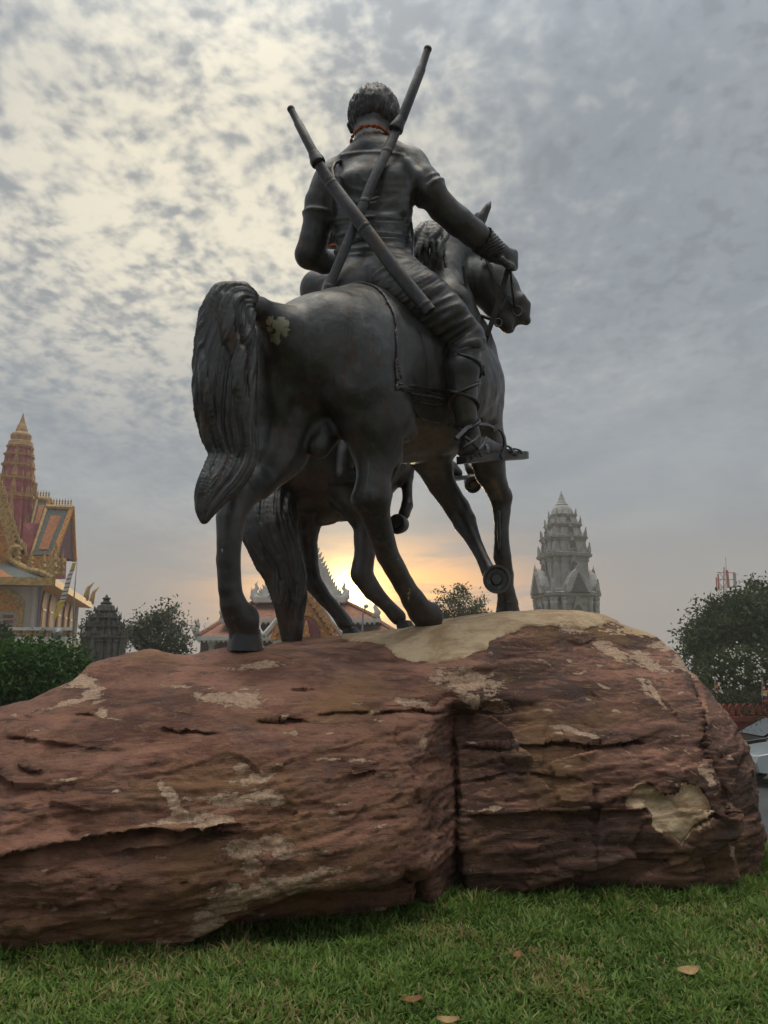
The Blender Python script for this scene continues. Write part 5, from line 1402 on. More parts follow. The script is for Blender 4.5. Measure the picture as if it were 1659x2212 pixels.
def small_stupa(px, Y, label, s=1.0, top=1285, mat=STONE_D):
    k = lambda y: top + (y - 1285) * s
    tiers = [(k(1317), k(1322), 22 * s, 0), (k(1333), k(1338), 30 * s, 0), (k(1351), k(1357), 36 * s, 0), (k(1374), k(1381), 44 * s, 0)]
    lobes = [(k(1322), k(1333), 19 * s, 24 * s, 4 * s), (k(1338), k(1351), 27 * s, 30 * s, 6 * s), (k(1357), k(1374), 33 * s, 36 * s, 8 * s), (k(1381), k(1440), 40 * s, 42 * s, 9 * s)]
    tip = [(20 * s, k(1319)), (19 * s, k(1312)), (17.5 * s, k(1308)), (11 * s, k(1306)), (13 * s, k(1302)), (8 * s, k(1300)), (6 * s, k(1296)), (9 * s, k(1294)), (9 * s, k(1292)), (4 * s, k(1290)), (2.5 * s, k(1287)), (.6 * s, k(1284))]
    return prang('stone_stupa', label, px, Y, tiers, tip, mat, radians(-14), 'stupas', lobes=lobes)
small_stupa(233, 30, 'small dark weathered stupa beside the green hedge at left')
small_stupa(1048, 46, 'little dark stupa top peeking over the rock beside the round tree', .62, 1318)

# ------------------------------------------------------------------ golden temple (left)
def temple():
    A = P(72, 1359, 60.0); s = np.array([-.246, .969, 0]); f = np.array([-.969, -.246, 0]); up = np.array([0, 0, 1.0]); m = .0352
    root = empty('golden_temple', (A[0], A[1], ROAD_Z - .1), 'golden temple with pink tower and orange and green tiled roofs at the left edge', 'temple')
    T = lambda a, b, z: A + s * a + f * b + up * z
    def quadprism(name, pts, thick, mat, par, nrm):
        pts = [np.array(p) for p in pts]; k = len(pts); nrm = np.array(nrm, float); mb = MB()
        mb.add(pts + [p - nrm * thick for p in pts], [tuple(range(k)), tuple(range(k, 2 * k))[::-1]] + [(i, (i + 1) % k, (i + 1) % k + k, i + k) for i in range(k)]); return mb.build(name, mat, par)
    wh = zspan(1255, 60) - zspan(1359, 60)
    def bx(name, a0, a1, b0, b1, z0, z1, mat, par=root):
        mb = MB(); vs = [T(a, b, z) for a in (a0, a1) for b in (b0, b1) for z in (z0, z1)]
        mb.add(vs, [(0, 1, 3, 2), (4, 6, 7, 5), (0, 4, 5, 1), (2, 3, 7, 6), (0, 2, 6, 4), (1, 5, 7, 3)]); return mb.build(name, mat, par)
    L = 24.0; Wd = 14.0; plz = ROAD_Z - .1 - A[2]
    bx('plinth', -2.4, L + 2, -2.4, Wd + 2, plz, -.65, CONCRETE)
    wall = bx('wall', 0, L, 0, Wd, -.7, wh, PLASTER)
    for a, b in ((0, 0), (L, 0)):
        mb = MB(); q = T(a, b, -.6); mb.tube([q, q + up * (wh + .6)], .30, 10); mb.build('corner_column', PLASTER, root)
    mb = MB(); q = T(-.32, -.32, -.6); mb.tube([q, q + up * (wh + .6)], .09, 8); mb.build('drain_pipe', simple_mat('blue_grey_pipe', (.13, .16, .23), .6), root)
    # windows of the long side: pointed golden frames
    for i, a in enumerate((3.0, 6.6, 11.4, 15.6, 19.4)):
        o = T(a, -.02, 0.0); hh = wh * .86; mb = MB(); mb.prism(OGIVE(.95, hh), o, s, up, -f, .14); w = mb.build('window', GOLD_S, root)
        mb = MB(); mb.prism([(-.62, 0), (-.62, hh * .48), (.62, hh * .48), (.62, 0)], o - f * .142, s, up, -f, .03); mb.build('shutter', simple_mat('brown_shutter', (.20, .075, .055), .7, var=.3) if i == 0 else bpy.data.materials['brown_shutter'], w)
        mb = MB(); mb.prism([(-.8, 0), (-.8, .12), (.8, .12), (.8, 0)], o - f * .145 + up * hh * .5, s, up, -f, .08); mb.build('sill', GOLD, w)
    # front window with a stepped golden pediment
    for b in (2.3, 7.0):
        o = T(-.02, b, -.1); mb = MB(); mb.prism([(-1.55, 0), (-1.55, 2.2), (-1.35, 2.3), (-1.2, 2.55), (-.75, 2.85), (0, 3.25), (.75, 2.85), (1.2, 2.55), (1.35, 2.3), (1.55, 2.2), (1.55, 0)], o, -f, up, -s, .16); w = mb.build('window', GOLD, root)
        mb = MB(); mb.prism([(-1.12, .0), (-1.12, 1.35), (1.12, 1.35), (1.12, 0)], o - s * .162, -f, up, -s, .03); mb.build('shutter', SHUT, w)
        for sx in (-.55, .55):
            for zz in (.12, .50, .88):
                mb = MB(); mb.prism([(sx - .36, zz), (sx - .36, zz + .24), (sx + .36, zz + .24), (sx + .36, zz)], o - s * .193, -f, up, -s, .02); mb.build('shutter_panel', bpy.data.materials['brown_shutter'], w)
        mb = MB(); mb.prism([(-1.2, 1.42), (-1.2, 1.95), (1.2, 1.95), (1.2, 1.42)], o - s * .162, -f, up, -s, .05); mb.build('lintel', GOLD_W, w)
        mb = MB(); mb.prism([(-1.0, 2.1), (0, 3.0), (1.0, 2.1)], o - s * .162, -f, up, -s, .06); mb.build('pediment', GOLD_W, w)
    # skirt roof: eaves all round, hip at the corner
    ov = 1.35; ez = wh - .1; eth = .34
    rz = zspan(1204, 60.5) - A[2]; ins = 3.2
    E0, E1, E2 = T(-ov, -ov, ez), T(-ov, Wd + ov, ez), T(L + ov, -ov, ez)
    I0, I1, I2 = T(ins, ins, rz), T(ins, Wd - ins, rz), T(L - ins, ins, rz)
    rf = quadprism('roof', [E0, I0, I1, E1], .2, TILE_G, root, (0, 0, 1)); quadprism('roof', [E0, E2, I2, I0], .2, TILE_G, root, (0, 0, 1))
    ip = lambda p, q, t: np.array(p) * (1 - t) + np.array(q) * t
    quadprism('tile_panel', [ip(E0, E1, .14) + up * .05 + (ip(I0, I1, .1) - E0) * .08, ip(ip(E0, E1, .10), ip(I0, I1, .2), .8) + up * .06, ip(ip(E0, E1, .9), ip(I0, I1, .8), .8) + up * .06, ip(E0, E1, .86) + up * .05 + (ip(I0, I1, .9) - E1) * .08], .06, TILE_O, rf, (0, 0, 1))
    for p, q, nr in ((E0, E1, -s), (E0, E2, -f)):
        mb = MB(); d = q - p; ln = np.linalg.norm(d); d /= ln; mb.prism([(0, -.35), (0, .22), (ln, .22), (ln, -.35)], p, d, up, nr, .14); mb.build('eave_board', GOLD, rf)
    quadprism('soffit', [E0 - up * .3, E2 - up * .3, T(L, 0, ez - .3), T(0, 0, ez - .3)], .05, GOLD_W, rf, (0, 0, 1)); quadprism('soffit', [E0 - up * .32, T(0, 0, ez - .32), T(0, Wd, ez - .32), E1 - up * .32], .05, PUR, rf, (0, 0, 1))
    mb = MB(); mb.tube([ip(E0, I0, t) + up * (.18 + .12 * sin(t * 9)) for t in np.linspace(0, 1, 9)], [.26] * 9, 8); mb.build('hip_ridge', GOLD, rf)
    for t, sc in ((.05, 1.5), (.22, 1.0), (.45, .8), (.7, .8)):
        mb = MB(); leaf_piece(mb, ip(E0, I0, t) + up * .2, -(f + s) / 1.414, 1.25 * sc, .95 * sc, (s - f) / 1.414, .2, FLAME); mb.build('flame_finial', GOLD, rf)
    for a in (L + ov - .3, L - 4.2):
        mb = MB(); q = T(a, -ov, ez + .1); mb.tube([q, q + up * .6 - f * .1, q + up * 1.2 - f * .2, q + up * 1.8 - f * .7], [.30, .26, .2, .04], 8); mb.build('naga_finial', GOLD, rf, True)
    # drum under the upper roofs, then the gable towards us
    bx('drum', ins, L - ins, ins, Wd - ins, ez, rz + 1.6, MAGENTA)
    bx('drum_band', ins - .12, L - ins, ins - .12, Wd - ins, rz + .05, rz + .55, GOLD_W); bx('drum_band', ins - .08, L - ins, ins - .08, Wd - ins, rz + 1.1, rz + 1.5, GOLD_W)
    # pediment facing the viewer: curved golden barge boards
    Yg = 61.5; pts = [(48, 1197), (38, 1188), (30, 1168), (22, 1140), (12, 1108), (0, 1062), (-14, 1030), (-34, 1000)]
    outer = [P(x, y, Yg) for x, y in pts]; inner = [P(x - 15, y + 5, Yg) for x, y in pts]
    cx = P(-34, 1000, Yg)[0]; mir = lambda p: np.array([2 * cx - p[0], p[1], p[2]])
    outer2 = outer + [mir(p) for p in outer[::-1][1:]]; inner2 = inner + [mir(p) for p in inner[::-1][1:]]
    mb = MB(); k = len(outer2); th = np.array([0, .5, 0])
    mb.add(outer2 + inner2 + [p + th for p in outer2] + [p + th for p in inner2], [(i, i + 1, k + i + 1, k + i) for i in range(k - 1)] + [(2 * k + i, 3 * k + i, 3 * k + i + 1, 2 * k + i + 1) for i in range(k - 1)] + [(i, 2 * k + i, 2 * k + i + 1, i + 1) for i in range(k - 1)] + [(k + i, k + i + 1, 3 * k + i + 1, 3 * k + i) for i in range(k - 1)])
    gb = mb.build('barge_board', GOLD, root)
    quadprism('pediment', [p + np.array([0, .25, 0]) for p in inner2], .2, GOLD_W, root, (0, -1, 0))
    mb = MB(); q = P(40, 1192, Yg); mb.tube([q + np.array([1.0 * t * cos(t * 5), -.05, 1.0 * t * sin(t * 5)]) for t in np.linspace(.9, .15, 14)], .22, 8); mb.build('scroll', GOLD, gb, True)
    for i in range(15):
        t = i / 15 * (len(outer) - 2); j = int(t); q = ip(outer[j], outer[j + 1], t - j); mb = MB(); leaf_piece(mb, q + np.array([.05, .2, -.15]), (1, 0, 0), .72, .55, (0, -1, 0), .22, FLAME); mb.build('flame_finial', GOLD, gb)
    bx('base_band', ins - .6, ins + .2, -0.5, Wd, rz - .5, rz + .35, GOLD_W)
    # transept roofs to the right, two tiers, tiles in a green border with orange centre
    def tran(rt_l, rt_r, y_top, ev_l, ev_r, y_ev, Y, name):
        a, b, c_, d = P(rt_l, y_top, Y + 2.2), P(rt_r, y_top + 2, Y + 3.2), P(ev_r, y_ev, Y + .6), P(ev_l, y_ev, Y - .4)
        back = np.array([0, 4.6, 0]); n_ = np.cross(b - a, d - a); n_ /= np.linalg.norm(n_); n_ = n_ if n_[1] < 0 else -n_
        r_ = quadprism('roof', [a, b, c_, d], .25, TILE_G, root, n_); quadprism('roof', [a + .02, b + .02, c_ + back, d + back], .25, TILE_G, root, (0, 1, 0))
        qd = lambda u, v: ip(ip(a, b, u), ip(d, c_, u), v)
        quadprism('tile_panel', [qd(.28, .18) + n_ * .06, qd(.72, .18) + n_ * .06, qd(.66, .90) + n_ * .06, qd(.22, .90) + n_ * .06], .05, TILE_O, r_, n_)
        for u0, u1 in ((-.06, .05), (.93, 1.04)):
            quadprism('barge_board', [qd(u0, -.02) + n_ * .12, qd(u1, -.02) + n_ * .12, qd(u1, 1.02) + n_ * .12, qd(u0, 1.02) + n_ * .12], .2, GOLD, r_, n_)
        mb = MB(); mb.tube([qd(-.05, -.01), qd(1.04, -.01)], .26, 8); mb.build('ridge', GOLD, r_)
        nf = 9 if rt_r - rt_l > 40 else 5
        for i in range(nf):
            q = qd(.02 + i / (nf - 1) * .96, -.02); mb = MB(); mb.lathe(q, [(.05, 0), (.05, .3), (.11, .36), (.05, .42), (.09, .55), (.02, .72), (.01, .85)], 6); mb.build('ridge_finial', GOLD, r_)
        quadprism('gable_wall', [ip(a, b, .98) - up * .3, ip(d, c_, .97) + up * .1, ip(d, c_, .97) + up * .1 + back * .98], .2, PUR, r_, (1, 0, 0))
        mb = MB(); mb.tube([qd(1.04, -.04), qd(1.03, .5) , qd(1.02, 1.06)], [.20, .24, .30], 8); mb.build('gable_edge', GOLD_W, r_)
        mb = MB(); mb.tube([qd(1.04, -.04) , ip(qd(1.04, -.04), c_ + back, .5), c_ + back], [.20, .22, .26], 8); mb.build('gable_edge', GOLD_W, r_)
        return r_
    tran(80, 105, 1078, 63, 84, 1152, 69.0, 'upper'); tran(101, 153, 1096, 68, 116, 1198, 67.0, 'lower')
    Yt = 67.0; pa, pb = P(66, 1200, Yt - .3), P(140, 1203, Yt + 2.0)
    quadprism('transept_wall', [P(84, 1130, Yt + 2.2), P(92, 1200, Yt + 2), pb, P(138, 1250, Yt + 2), P(50, 1250, Yt - .3), P(50, 1130, Yt - .3)], .4, MAGENTA, root, (0, -1, 0))
    quadprism('transept_band', [pa - [0, .1, .1], pb - [0, .1, .1], P(142, 1214, Yt + 1.9), P(66, 1211, Yt - .4)], .3, GOLD_W, root, (0, -1, 0))
    for x in (100, 118, 128):
        mb = MB(); leaf_piece(mb, P(x, 1243, 63.4 + (x - 100) * .03), (1, 0, 0), 1.5, 1.0, (0, -1, 0), .2, FLAME); mb.build('flame_finial', GOLD, root)
    # pink tower
    Yt = 72.0; c = np.array([P(41, 1000, Yt)[0], Yt, 0]); mt = mpp(P(41, 1000, Yt)); z = lambda y: zspan(y, Yt); ro = radians(14)
    tiers = [(965, 972, 26), (983, 989, 29.5), (1004, 1013, 32), (1032, 1043, 35), (1069, 1083, 38)]; prev = None
    for i, (yt, yb, hw) in enumerate(tiers):
        r = hw * mt; mb = MB(); zt, zb = z(yt), z(yb); t = zt - zb
        loft(mb, c, [(r * .90, zb), (r * .96, zb + t * .3), (r, zb + t * .4), (r, zb + t * .65), (r * .94, zb + t * .7), (r * .96, zb + t * .9), (r * .86, zt)], ro); mb.build('cornice', GOLD_T, root)
        ynext = tiers[i + 1][0] if i < 4 else 1160; mb = MB(); w = hw * .88 * mt; wb = (tiers[i + 1][2] * .85 if i < 4 else 37) * mt
        loft(mb, c, [(wb, z(ynext) - .05), (w, zb + .02)], ro); mb.build('tower_wall', MAGENTA, root)
        fr = np.array([sin(ro), -cos(ro), 0]); rt = np.array([cos(ro), sin(ro), 0])
        for d, u in ((fr, rt), (rt, -fr)):
            hh = z(yb) - z(ynext)
            for k in (-.80, -.55, .55, .80):
                mb = MB(); leaf_piece(mb, c + d * wb * (1.02 if abs(k) < .6 else .9) + u * wb * k + up * (z(ynext) - .02), u, hh * .55, wb * .12, d, wb * .10); mb.build('antefix', GOLD_T, root)
            mb = MB(); leaf_piece(mb, c + d * wb * 1.02 + up * z(ynext), u, hh * 1.15, wb * .38, d, wb * .14, FLAME if d is rt else LEAF); mb.build('antefix', GOLD_T, root)
    prof = [(27, 966), (25, 960), (24.5, 956), (20, 953), (20.5, 950), (21.5, 945), (21.5, 941), (18, 937), (13, 934), (12.5, 931), (12, 927), (10, 924), (9.5, 920), (7, 917), (6, 914), (4, 906), (2, 898), (.8, 893)]
    mb = MB(); mb.lathe(c, [(a * mt, z(b)) for a, b in prof], 18); o = mb.build('spire', GOLD_T, root, True); smooth_by_angle(o, 40)
    # terrace railing in front
    for x0, x1, Yr in ((18, 158, 57.0),):
        q0, q1 = P(x0, 1359, Yr), P(x1, 1359, Yr + 1.0); d = q1 - q0; ln = np.linalg.norm(d); d /= ln; zb = zspan(1376, Yr) - q0[2]; nn = np.array([d[1], -d[0], 0])
        mb = MB(); mb.prism([(0, -.10), (0, .12), (ln, .12), (ln, -.10)], q0, d, up, nn, .4); rl = mb.build('railing', TRIM_W, root)
        mb = MB(); mb.prism([(0, zb), (0, -.10), (ln, -.10), (ln, zb)], q0 - nn * .05, d, up, nn, .2); mb.build('railing_panel', GOLD_R, rl)
        mb = MB(); mb.prism([(0, zb - .45), (0, zb), (ln, zb), (ln, zb - .45)], q0 - nn * .1, d, up, nn, .6); mb.build('railing_base', TRIM_W, rl)
        for i in range(22):
            mb = MB(); q = q0 + d * ln * (i + .5) / 22 + nn * .2; mb.lathe(q + up * zb, [(.06, 0), (.11, -zb * .3), (.06, -zb * .5), (.10, -zb * .75), (.06, -zb - .1)], 7); mb.build('baluster', GOLD_R if i % 4 else bpy.data.materials['brown_shutter'], rl)
        mb = MB(); q = P(128, 1369, Yr + .2); mb.tube([q, q - [0, .05, 0], q - [0, .4, 0]], [.12, .2, .42], 14); mb.build('horn_loudspeaker', METAL, rl, True)
    return root
GOLD_T = simple_mat('tower_gold', (.45, .27, .14), .65, .05, var=.25, scale=3, bump=.7, bscale=7)
GOLD_R = simple_mat('peach_railing', (.48, .28, .15), .8, var=.3, scale=6)
temple()

# long prayer banner on a pole beside the temple
def banner():
    Y = 45.0; root = empty('prayer_banner', tuple(P(156, 1420, Y)), 'long white striped prayer banner with yellow ends on a thin pole by the temple', 'banner')
    mb = MB(); mb.tube([P(156, 1440, Y), P(160, 1290, Y), P(167, 1206, Y)], [.05, .04, .02], 7); mb.build('pole', METAL, root, True)
    path = [(160, 1216), (157, 1228), (152, 1240), (148, 1252), (145, 1265), (142, 1276), (138, 1288), (134, 1299)]
    for i in range(28):
        t0, t1 = i / 28 * 7, (i + .92) / 28 * 7
        g_ = lambda t: np.array([np.interp(t, range(8), [p[k] for p in path]) for k in (0, 1)])
        a, b = g_(t0), g_(t1); w = np.interp(i, [0, 6, 27], [4.2, 4.8, 7.0]); yy = Y + .3 * sin(i * .5)
        mb = MB(); pa, pb = P(a[0], a[1], yy), P(b[0], b[1], yy); wv = np.array([w * .026, 0, .02]); mb.add([pa - wv, pa + wv, pb + wv, pb - wv], [(0, 1, 2, 3)]); q = mb.v; mb.add([tuple(np.array(v) + [0, .02, 0]) for v in q[:4]], [(0, 1, 2, 3)])
        mb.build('banner_strip', YEL if i < 5 else (PUR if i % 3 == 2 else WHT), root)
    mb = MB(); pl = [(-7, -3), (6, -3), (3, 2), (7, 6), (1, 8), (-3, 16), (-7, 26), (-11, 37), (-16, 36), (-13, 24), (-10, 12), (-9, 5), (-13, 3)]
    mb.prism([(a * .026, -b * .026) for a, b in pl], P(133, 1302, Y), (1, 0, 0), (0, 0, 1), (0, 1, 0), .04); mb.build('banner_tail', YEL, root)
banner()

# ------------------------------------------------------------------ white-trimmed pavilion under the sunset (middle)
def pavilion():
    Y = 75.0; cx = 648; root = empty('pagoda_hall', tuple(P(cx, 1440, Y)), 'temple hall with terracotta roofs, white finials and orange pediment behind the horses\' legs', 'temple')
    up = np.array([0, 0, 1.0]); m = mpp(P(cx, 1300, Y))
    def pan(name, pts, mat, par, thick=.3, n=(0, -1, 0)):
        pts = [np.array(p) for p in pts]; k = len(pts); n = np.array(n, float); mb = MB()
        mb.add(pts + [p - n * thick for p in pts], [tuple(range(k)), tuple(range(k, 2 * k))[::-1]] + [(i, (i + 1) % k, (i + 1) % k + k, i + k) for i in range(k)]); return mb.build(name, mat, par)
    def hiproof(yt, ht, yb, hb, dep):
        a, b = P(cx - ht, yt, Y), P(cx + ht, yt, Y); c_, d = P(cx + hb, yb, Y - dep), P(cx - hb, yb, Y - dep); bk = 2 * dep + 10
        mb = MB(); bb = [a + [0, 6, 0], b + [0, 6, 0], c_ + [0, bk, 0], d + [0, bk, 0]]
        mb.add([a, b, c_, d] + bb, [(0, 1, 2, 3), (4, 7, 6, 5), (1, 5, 6, 2), (0, 3, 7, 4), (0, 4, 5, 1), (3, 2, 6, 7)]); r = mb.build('roof', TERRA, root)
        for p, q in ((d, c_), (c_, c_ + [0, bk, 0]), (d + [0, bk, 0], d)):
            dv = np.array(q) - np.array(p); ln = np.linalg.norm(dv); dv /= ln; nn = np.cross(dv, up); mb = MB(); mb.prism([(0, -.28), (0, .06), (ln, .06), (ln, -.28)], p, dv, up, nn, .22); eb = mb.build('eave_trim', TRIM_W, r)
            if abs(dv[0]) > .9:
                nt = int(ln / .42)
                mb = MB()
                for i in range(nt):
                    mb.prism([(i * .42, -.28), (i * .42 + .21, -.52), (i * .42 + .40, -.28)], np.array(p) + nn * .05, dv, up, nn, .08)
                fr = mb.build('eave_fringe', TRIM_W, r); fr['kind'] = 'stuff'
        for p, q in ((a, d), (b, c_)):
            mb = MB(); mb.tube([np.array(p) + up * .1, np.array(q) + up * .1], .2, 6); mb.build('hip_ridge', TERRA, r)
        return r
    r3 = hiproof(1345, 172, 1376, 222, 5.0); r2 = hiproof(1301, 96, 1337, 170, 3.5)
    mb = MB(); q = P(cx, 1390, Y); w = 200 * m; mb.box((q[0], Y + 2, (q[2] + ROAD_Z) / 2), (2 * w, 9, q[2] - ROAD_Z + 1.0)); mb.build('wall', simple_mat('brown_wall', (.15, .085, .06), .8, var=.2), root)
    for i in range(9):
        x = cx - 190 + i * 47.5; q = P(x, 1384, Y - 3.6); mb = MB(); mb.lathe((q[0], q[1], 0), [(.3, ROAD_Z), (.26, q[2] - .5), (.4, q[2] - .3), (.42, q[2])], 8); mb.build('column', TRIM_W, root)
    # top gable facing us with concave white barge boards and naga crockets
    side = [(92, 1292), (80, 1280), (68, 1262), (58, 1243), (50, 1226), (40, 1203), (28, 1178), (14, 1150), (0, 1128)]
    for sg in (-1, 1):
        o = [P(cx + sg * x, y, Y - .6) for x, y in side]; i_ = [P(cx + sg * max(x - 16, 0), y + 4, Y - .6) for x, y in side]; k = len(o); mb = MB(); th = np.array([0, .6, 0])
        mb.add(o + i_ + [p + th for p in o] + [p + th for p in i_], [(j, j + 1, k + j + 1, k + j) for j in range(k - 1)] + [(2 * k + j, 3 * k + j, 3 * k + j + 1, 2 * k + j + 1) for j in range(k - 1)] + [(j, 2 * k + j, 2 * k + j + 1, j + 1) for j in range(k - 1)] + [(k + j, k + j + 1, 3 * k + j + 1, 3 * k + j) for j in range(k - 1)])
        bg = mb.build('barge_board', TRIM_W, root)
        for j in range(19):
            t = .25 + j / 19 * (k - 1.4); a = int(t); q = o[a] * (1 - t + a) + o[a + 1] * (t - a); dv = o[a + 1] - o[a]; dv /= np.linalg.norm(dv); mb = MB()
            nrm = np.array([sg * abs(dv[2]), 0, abs(dv[0])]); mb.prism([(-.16, -.1), (-.2, .18), (.05, .36), (.22, .50), (.16, .22), (.18, -.1)], q + th * .3, dv, nrm, (0, -1, 0), .2); mb.build('crocket', TRIM_W, bg)
        mb = MB(); q = P(cx + sg * 92, 1296, Y - .6)
        mb.tube([q + [-.2 * sg, 0, -.1], q + [sg * .35, 0, .35], q + [sg * .30, 0, .85], q + [sg * .05, 0, 1.1], q + [sg * .18, 0, 1.45], q + [sg * .02, 0, 1.75]], [.5, .42, .25, .20, .12, .02], 8); mb.build('naga_finial', TRIM_W, bg, True)
        for dz in (.2, .55): mb = MB(); leaf_piece(mb, q + [sg * .5, 0, dz], (sg, 0, 0), .5, .4, (0, -1, 0), .15, FLAME); mb.build('naga_crest', TRIM_W, bg)
        for hx, hy, rr in ((162, 1333, r2), (221, 1371, r3)):
            q = P(cx + sg * hx, hy, Y - (3.5 if rr is r2 else 5.0)); mb = MB(); mb.tube([q, q + [sg * .25, 0, .45], q + [0, 0, .9], q + [sg * .12, 0, 1.2], q + [sg * -.05, 0, 1.5]], [.34, .32, .2, .12, .02], 8); mb.build('corner_finial', TRIM_W, rr, True)
    pan('gable_panel', [P(cx + x, y, Y - .3) for x, y in [(-86, 1293), (-62, 1262), (-40, 1222), (0, 1140), (40, 1222), (62, 1262), (86, 1293)]], simple_mat('pale_green_panel', (.36, .42, .36), .7, var=.15), root)
    mb = MB(); q = P(cx, 1297, Y - 1.0); mb.box(q, (2 * 97 * m, 1.5, .45)); mb.build('gable_base', TRIM_W, root)
    # carved orange porch pediment with a red arched panel
    Yp = 68.0; px_ = 657; pe = pan('pediment', [P(px_ + x, y, Yp) for x, y in [(-66, 1384), (-58, 1366), (-42, 1338), (-22, 1308), (0, 1284), (22, 1308), (42, 1338), (58, 1366), (66, 1384)]], GOLD_W, root)
    pan('pediment_panel', [P(px_ + 4 + 30 * cos(t), 1378 - 42 * sin(t), Yp - .2) for t in np.linspace(0, pi, 13)], simple_mat('crimson_panel', (.20, .035, .045), .7), pe, .15)
    for t in np.linspace(.08, pi - .08, 17):
        mb = MB(); leaf_piece(mb, P(px_ + 4 + 36 * cos(t), 1378 - 48 * sin(t), Yp - .12), (sin(t), 0, 0) if abs(sin(t)) > .3 else (1, 0, 0), .34, .3, (0, -1, 0), .25); mb.build('carved_leaf', GOLD_W, pe)
    mb = MB(); q = P(px_ + 4, 1378, Yp - .42); mb.lathe(q, [(.30, 0), (.34, .25), (.20, .5), (.24, .7), (.16, .95), (.17, 1.15), (.10, 1.25), (.02, 1.5)], 8); mb.build('carved_figure', GOLD_W, pe, True)
    for sg in (-1, 1):
        for j in range(9):
            t = j / 9; mb = MB(); leaf_piece(mb, P(px_ + sg * (66 - 64 * t), 1382 - 96 * t ** .85, Yp - .1), (sg, 0, 0), .7, .6, (0, -1, 0), .3, FLAME); mb.build('carved_leaf', GOLD_W, pe)
        o = P(px_ + sg * 30, 1296, Yp + .5); e = P(px_ + sg * 84, 1372, Yp + .5); mb = MB(); mb.tube([o, (o + e) / 2 - up * .2, e], [.28, .26, .3], 6); mb.build('porch_barge', TRIM_W, pe)
        mb = MB(); mb.tube([e, e + [sg * .4, 0, .1], e + [sg * .6, 0, .6], e + [sg * .5, 0, 1.1]], [.3, .26, .2, .03], 8); mb.build('naga_finial', TRIM_W, pe, True)
        mb = MB(); q = P(px_ + sg * 58, 1384, Yp); mb.lathe((q[0], q[1], 0), [(.35, ROAD_Z), (.30, q[2] - .4), (.45, q[2])], 8); mb.build('porch_column', TRIM_W, pe)
    # porch roof running back to the hall
    for sg in (-1, 1):
        pan('porch_roof', [P(px_, 1284, Yp), P(px_ + sg * 70, 1384, Yp), P(px_ + sg * 70, 1384, Yp) + [0, 8, 0], P(px_, 1284, Yp) + [0, 8, 0]], TERRA, root, .15, (0, 0, 1))
pavilion()

# ------------------------------------------------------------------ red boundary wall with lotus merlons
def red_wall():
    Yw = 27.5; up = np.array([0, 0, 1.0]); z0 = ROAD_Z; zt = zspan(1547, Yw); zm = zspan(1519, Yw)
    for x0, x1, lab in ((-18.5, -7.5, 'red painted boundary wall with lotus merlons at the left'), (7.0, 19.5, 'red painted boundary wall with lotus merlons behind the cars')):
        root = empty('boundary_wall', ((x0 + x1) / 2, Yw, z0), lab, 'wall')
        w = x1 - x0; cx = (x0 + x1) / 2
        def bx(nm, za, zb, dy, mat, par=root):
            mb = MB(); mb.box((cx, Yw, (za + zb) / 2), (w, dy, zb - za)); return mb.build(nm, mat, par)
        bx('footing', z0, z0 + .35, .62, RED); bx('panel', z0 + .35, zt - .42, .36, RED); bx('moulding', zt - .42, zt - .30, .46, RED); bx('moulding', zt - .30, zt - .16, .40, RED); bx('coping', zt - .16, zt, .56, RED)
        n = int(w / .225); hm = zm - zt; me = None; me2 = None
        for i in range(n):
            x = x0 + (i + .5) * w / n
            if me is None:
                mb = MB(); leaf_piece(mb, (0, 0, 0), (1, 0, 0), hm * .94, .20, (0, -1, 0), .14, BUD); o = mb.build('merlon', RED, root); me = o.data
                mb = MB(); leaf_piece(mb, (0, -.075, hm * .14), (1, 0, 0), hm * .56, .11, (0, -1, 0), .03); p = mb.build('merlon_relief', REDGOLD, o); me2 = p.data
            else:
                o = obj('merlon', me, None, root); p = obj('merlon_relief', me2, None, o)
            o.location = (x, Yw, zt)
        for i in range(int(w / .55)):
            x = x0 + (i + .5) * .55
            mb = MB(); mb.prism([(-.2, 0), (0, .26), (.2, 0), (0, -.26)], (x, Yw - .18, z0 + .35 + (zt - .42 - z0 - .35) / 2), (1, 0, 0), up, (0, -1, 0), .025); mb.build('panel_relief', RED, root)
        for xp in ([P(30, 1500, Yw)[0], x1 - .2] if x0 < 0 else [x0 + .3, P(1672, 1500, Yw)[0], x1 - .4]):
            mb = MB(); mb.box((xp, Yw, (z0 + zm) / 2), (.62, .66, zm - z0)); pl = mb.build('pillar', RED, root)
            mb = MB(); mb.lathe((xp, Yw, zm), [(.40, 0), (.40, .08), (.30, .12), (.33, .2), (.36, .30), (.24, .42), (.14, .46), (.16, .52), (.08, .58), (.06, .66)], 12); mb.build('finial', RED, pl, True)
            mb = MB(); mb.lathe((xp, Yw, zm + .66), [(.02, 0), (.07, .03), (.09, .09), (.07, .15), (.02, .18)], 10); mb.build('lamp_globe', METAL_W, pl, True)
red_wall()

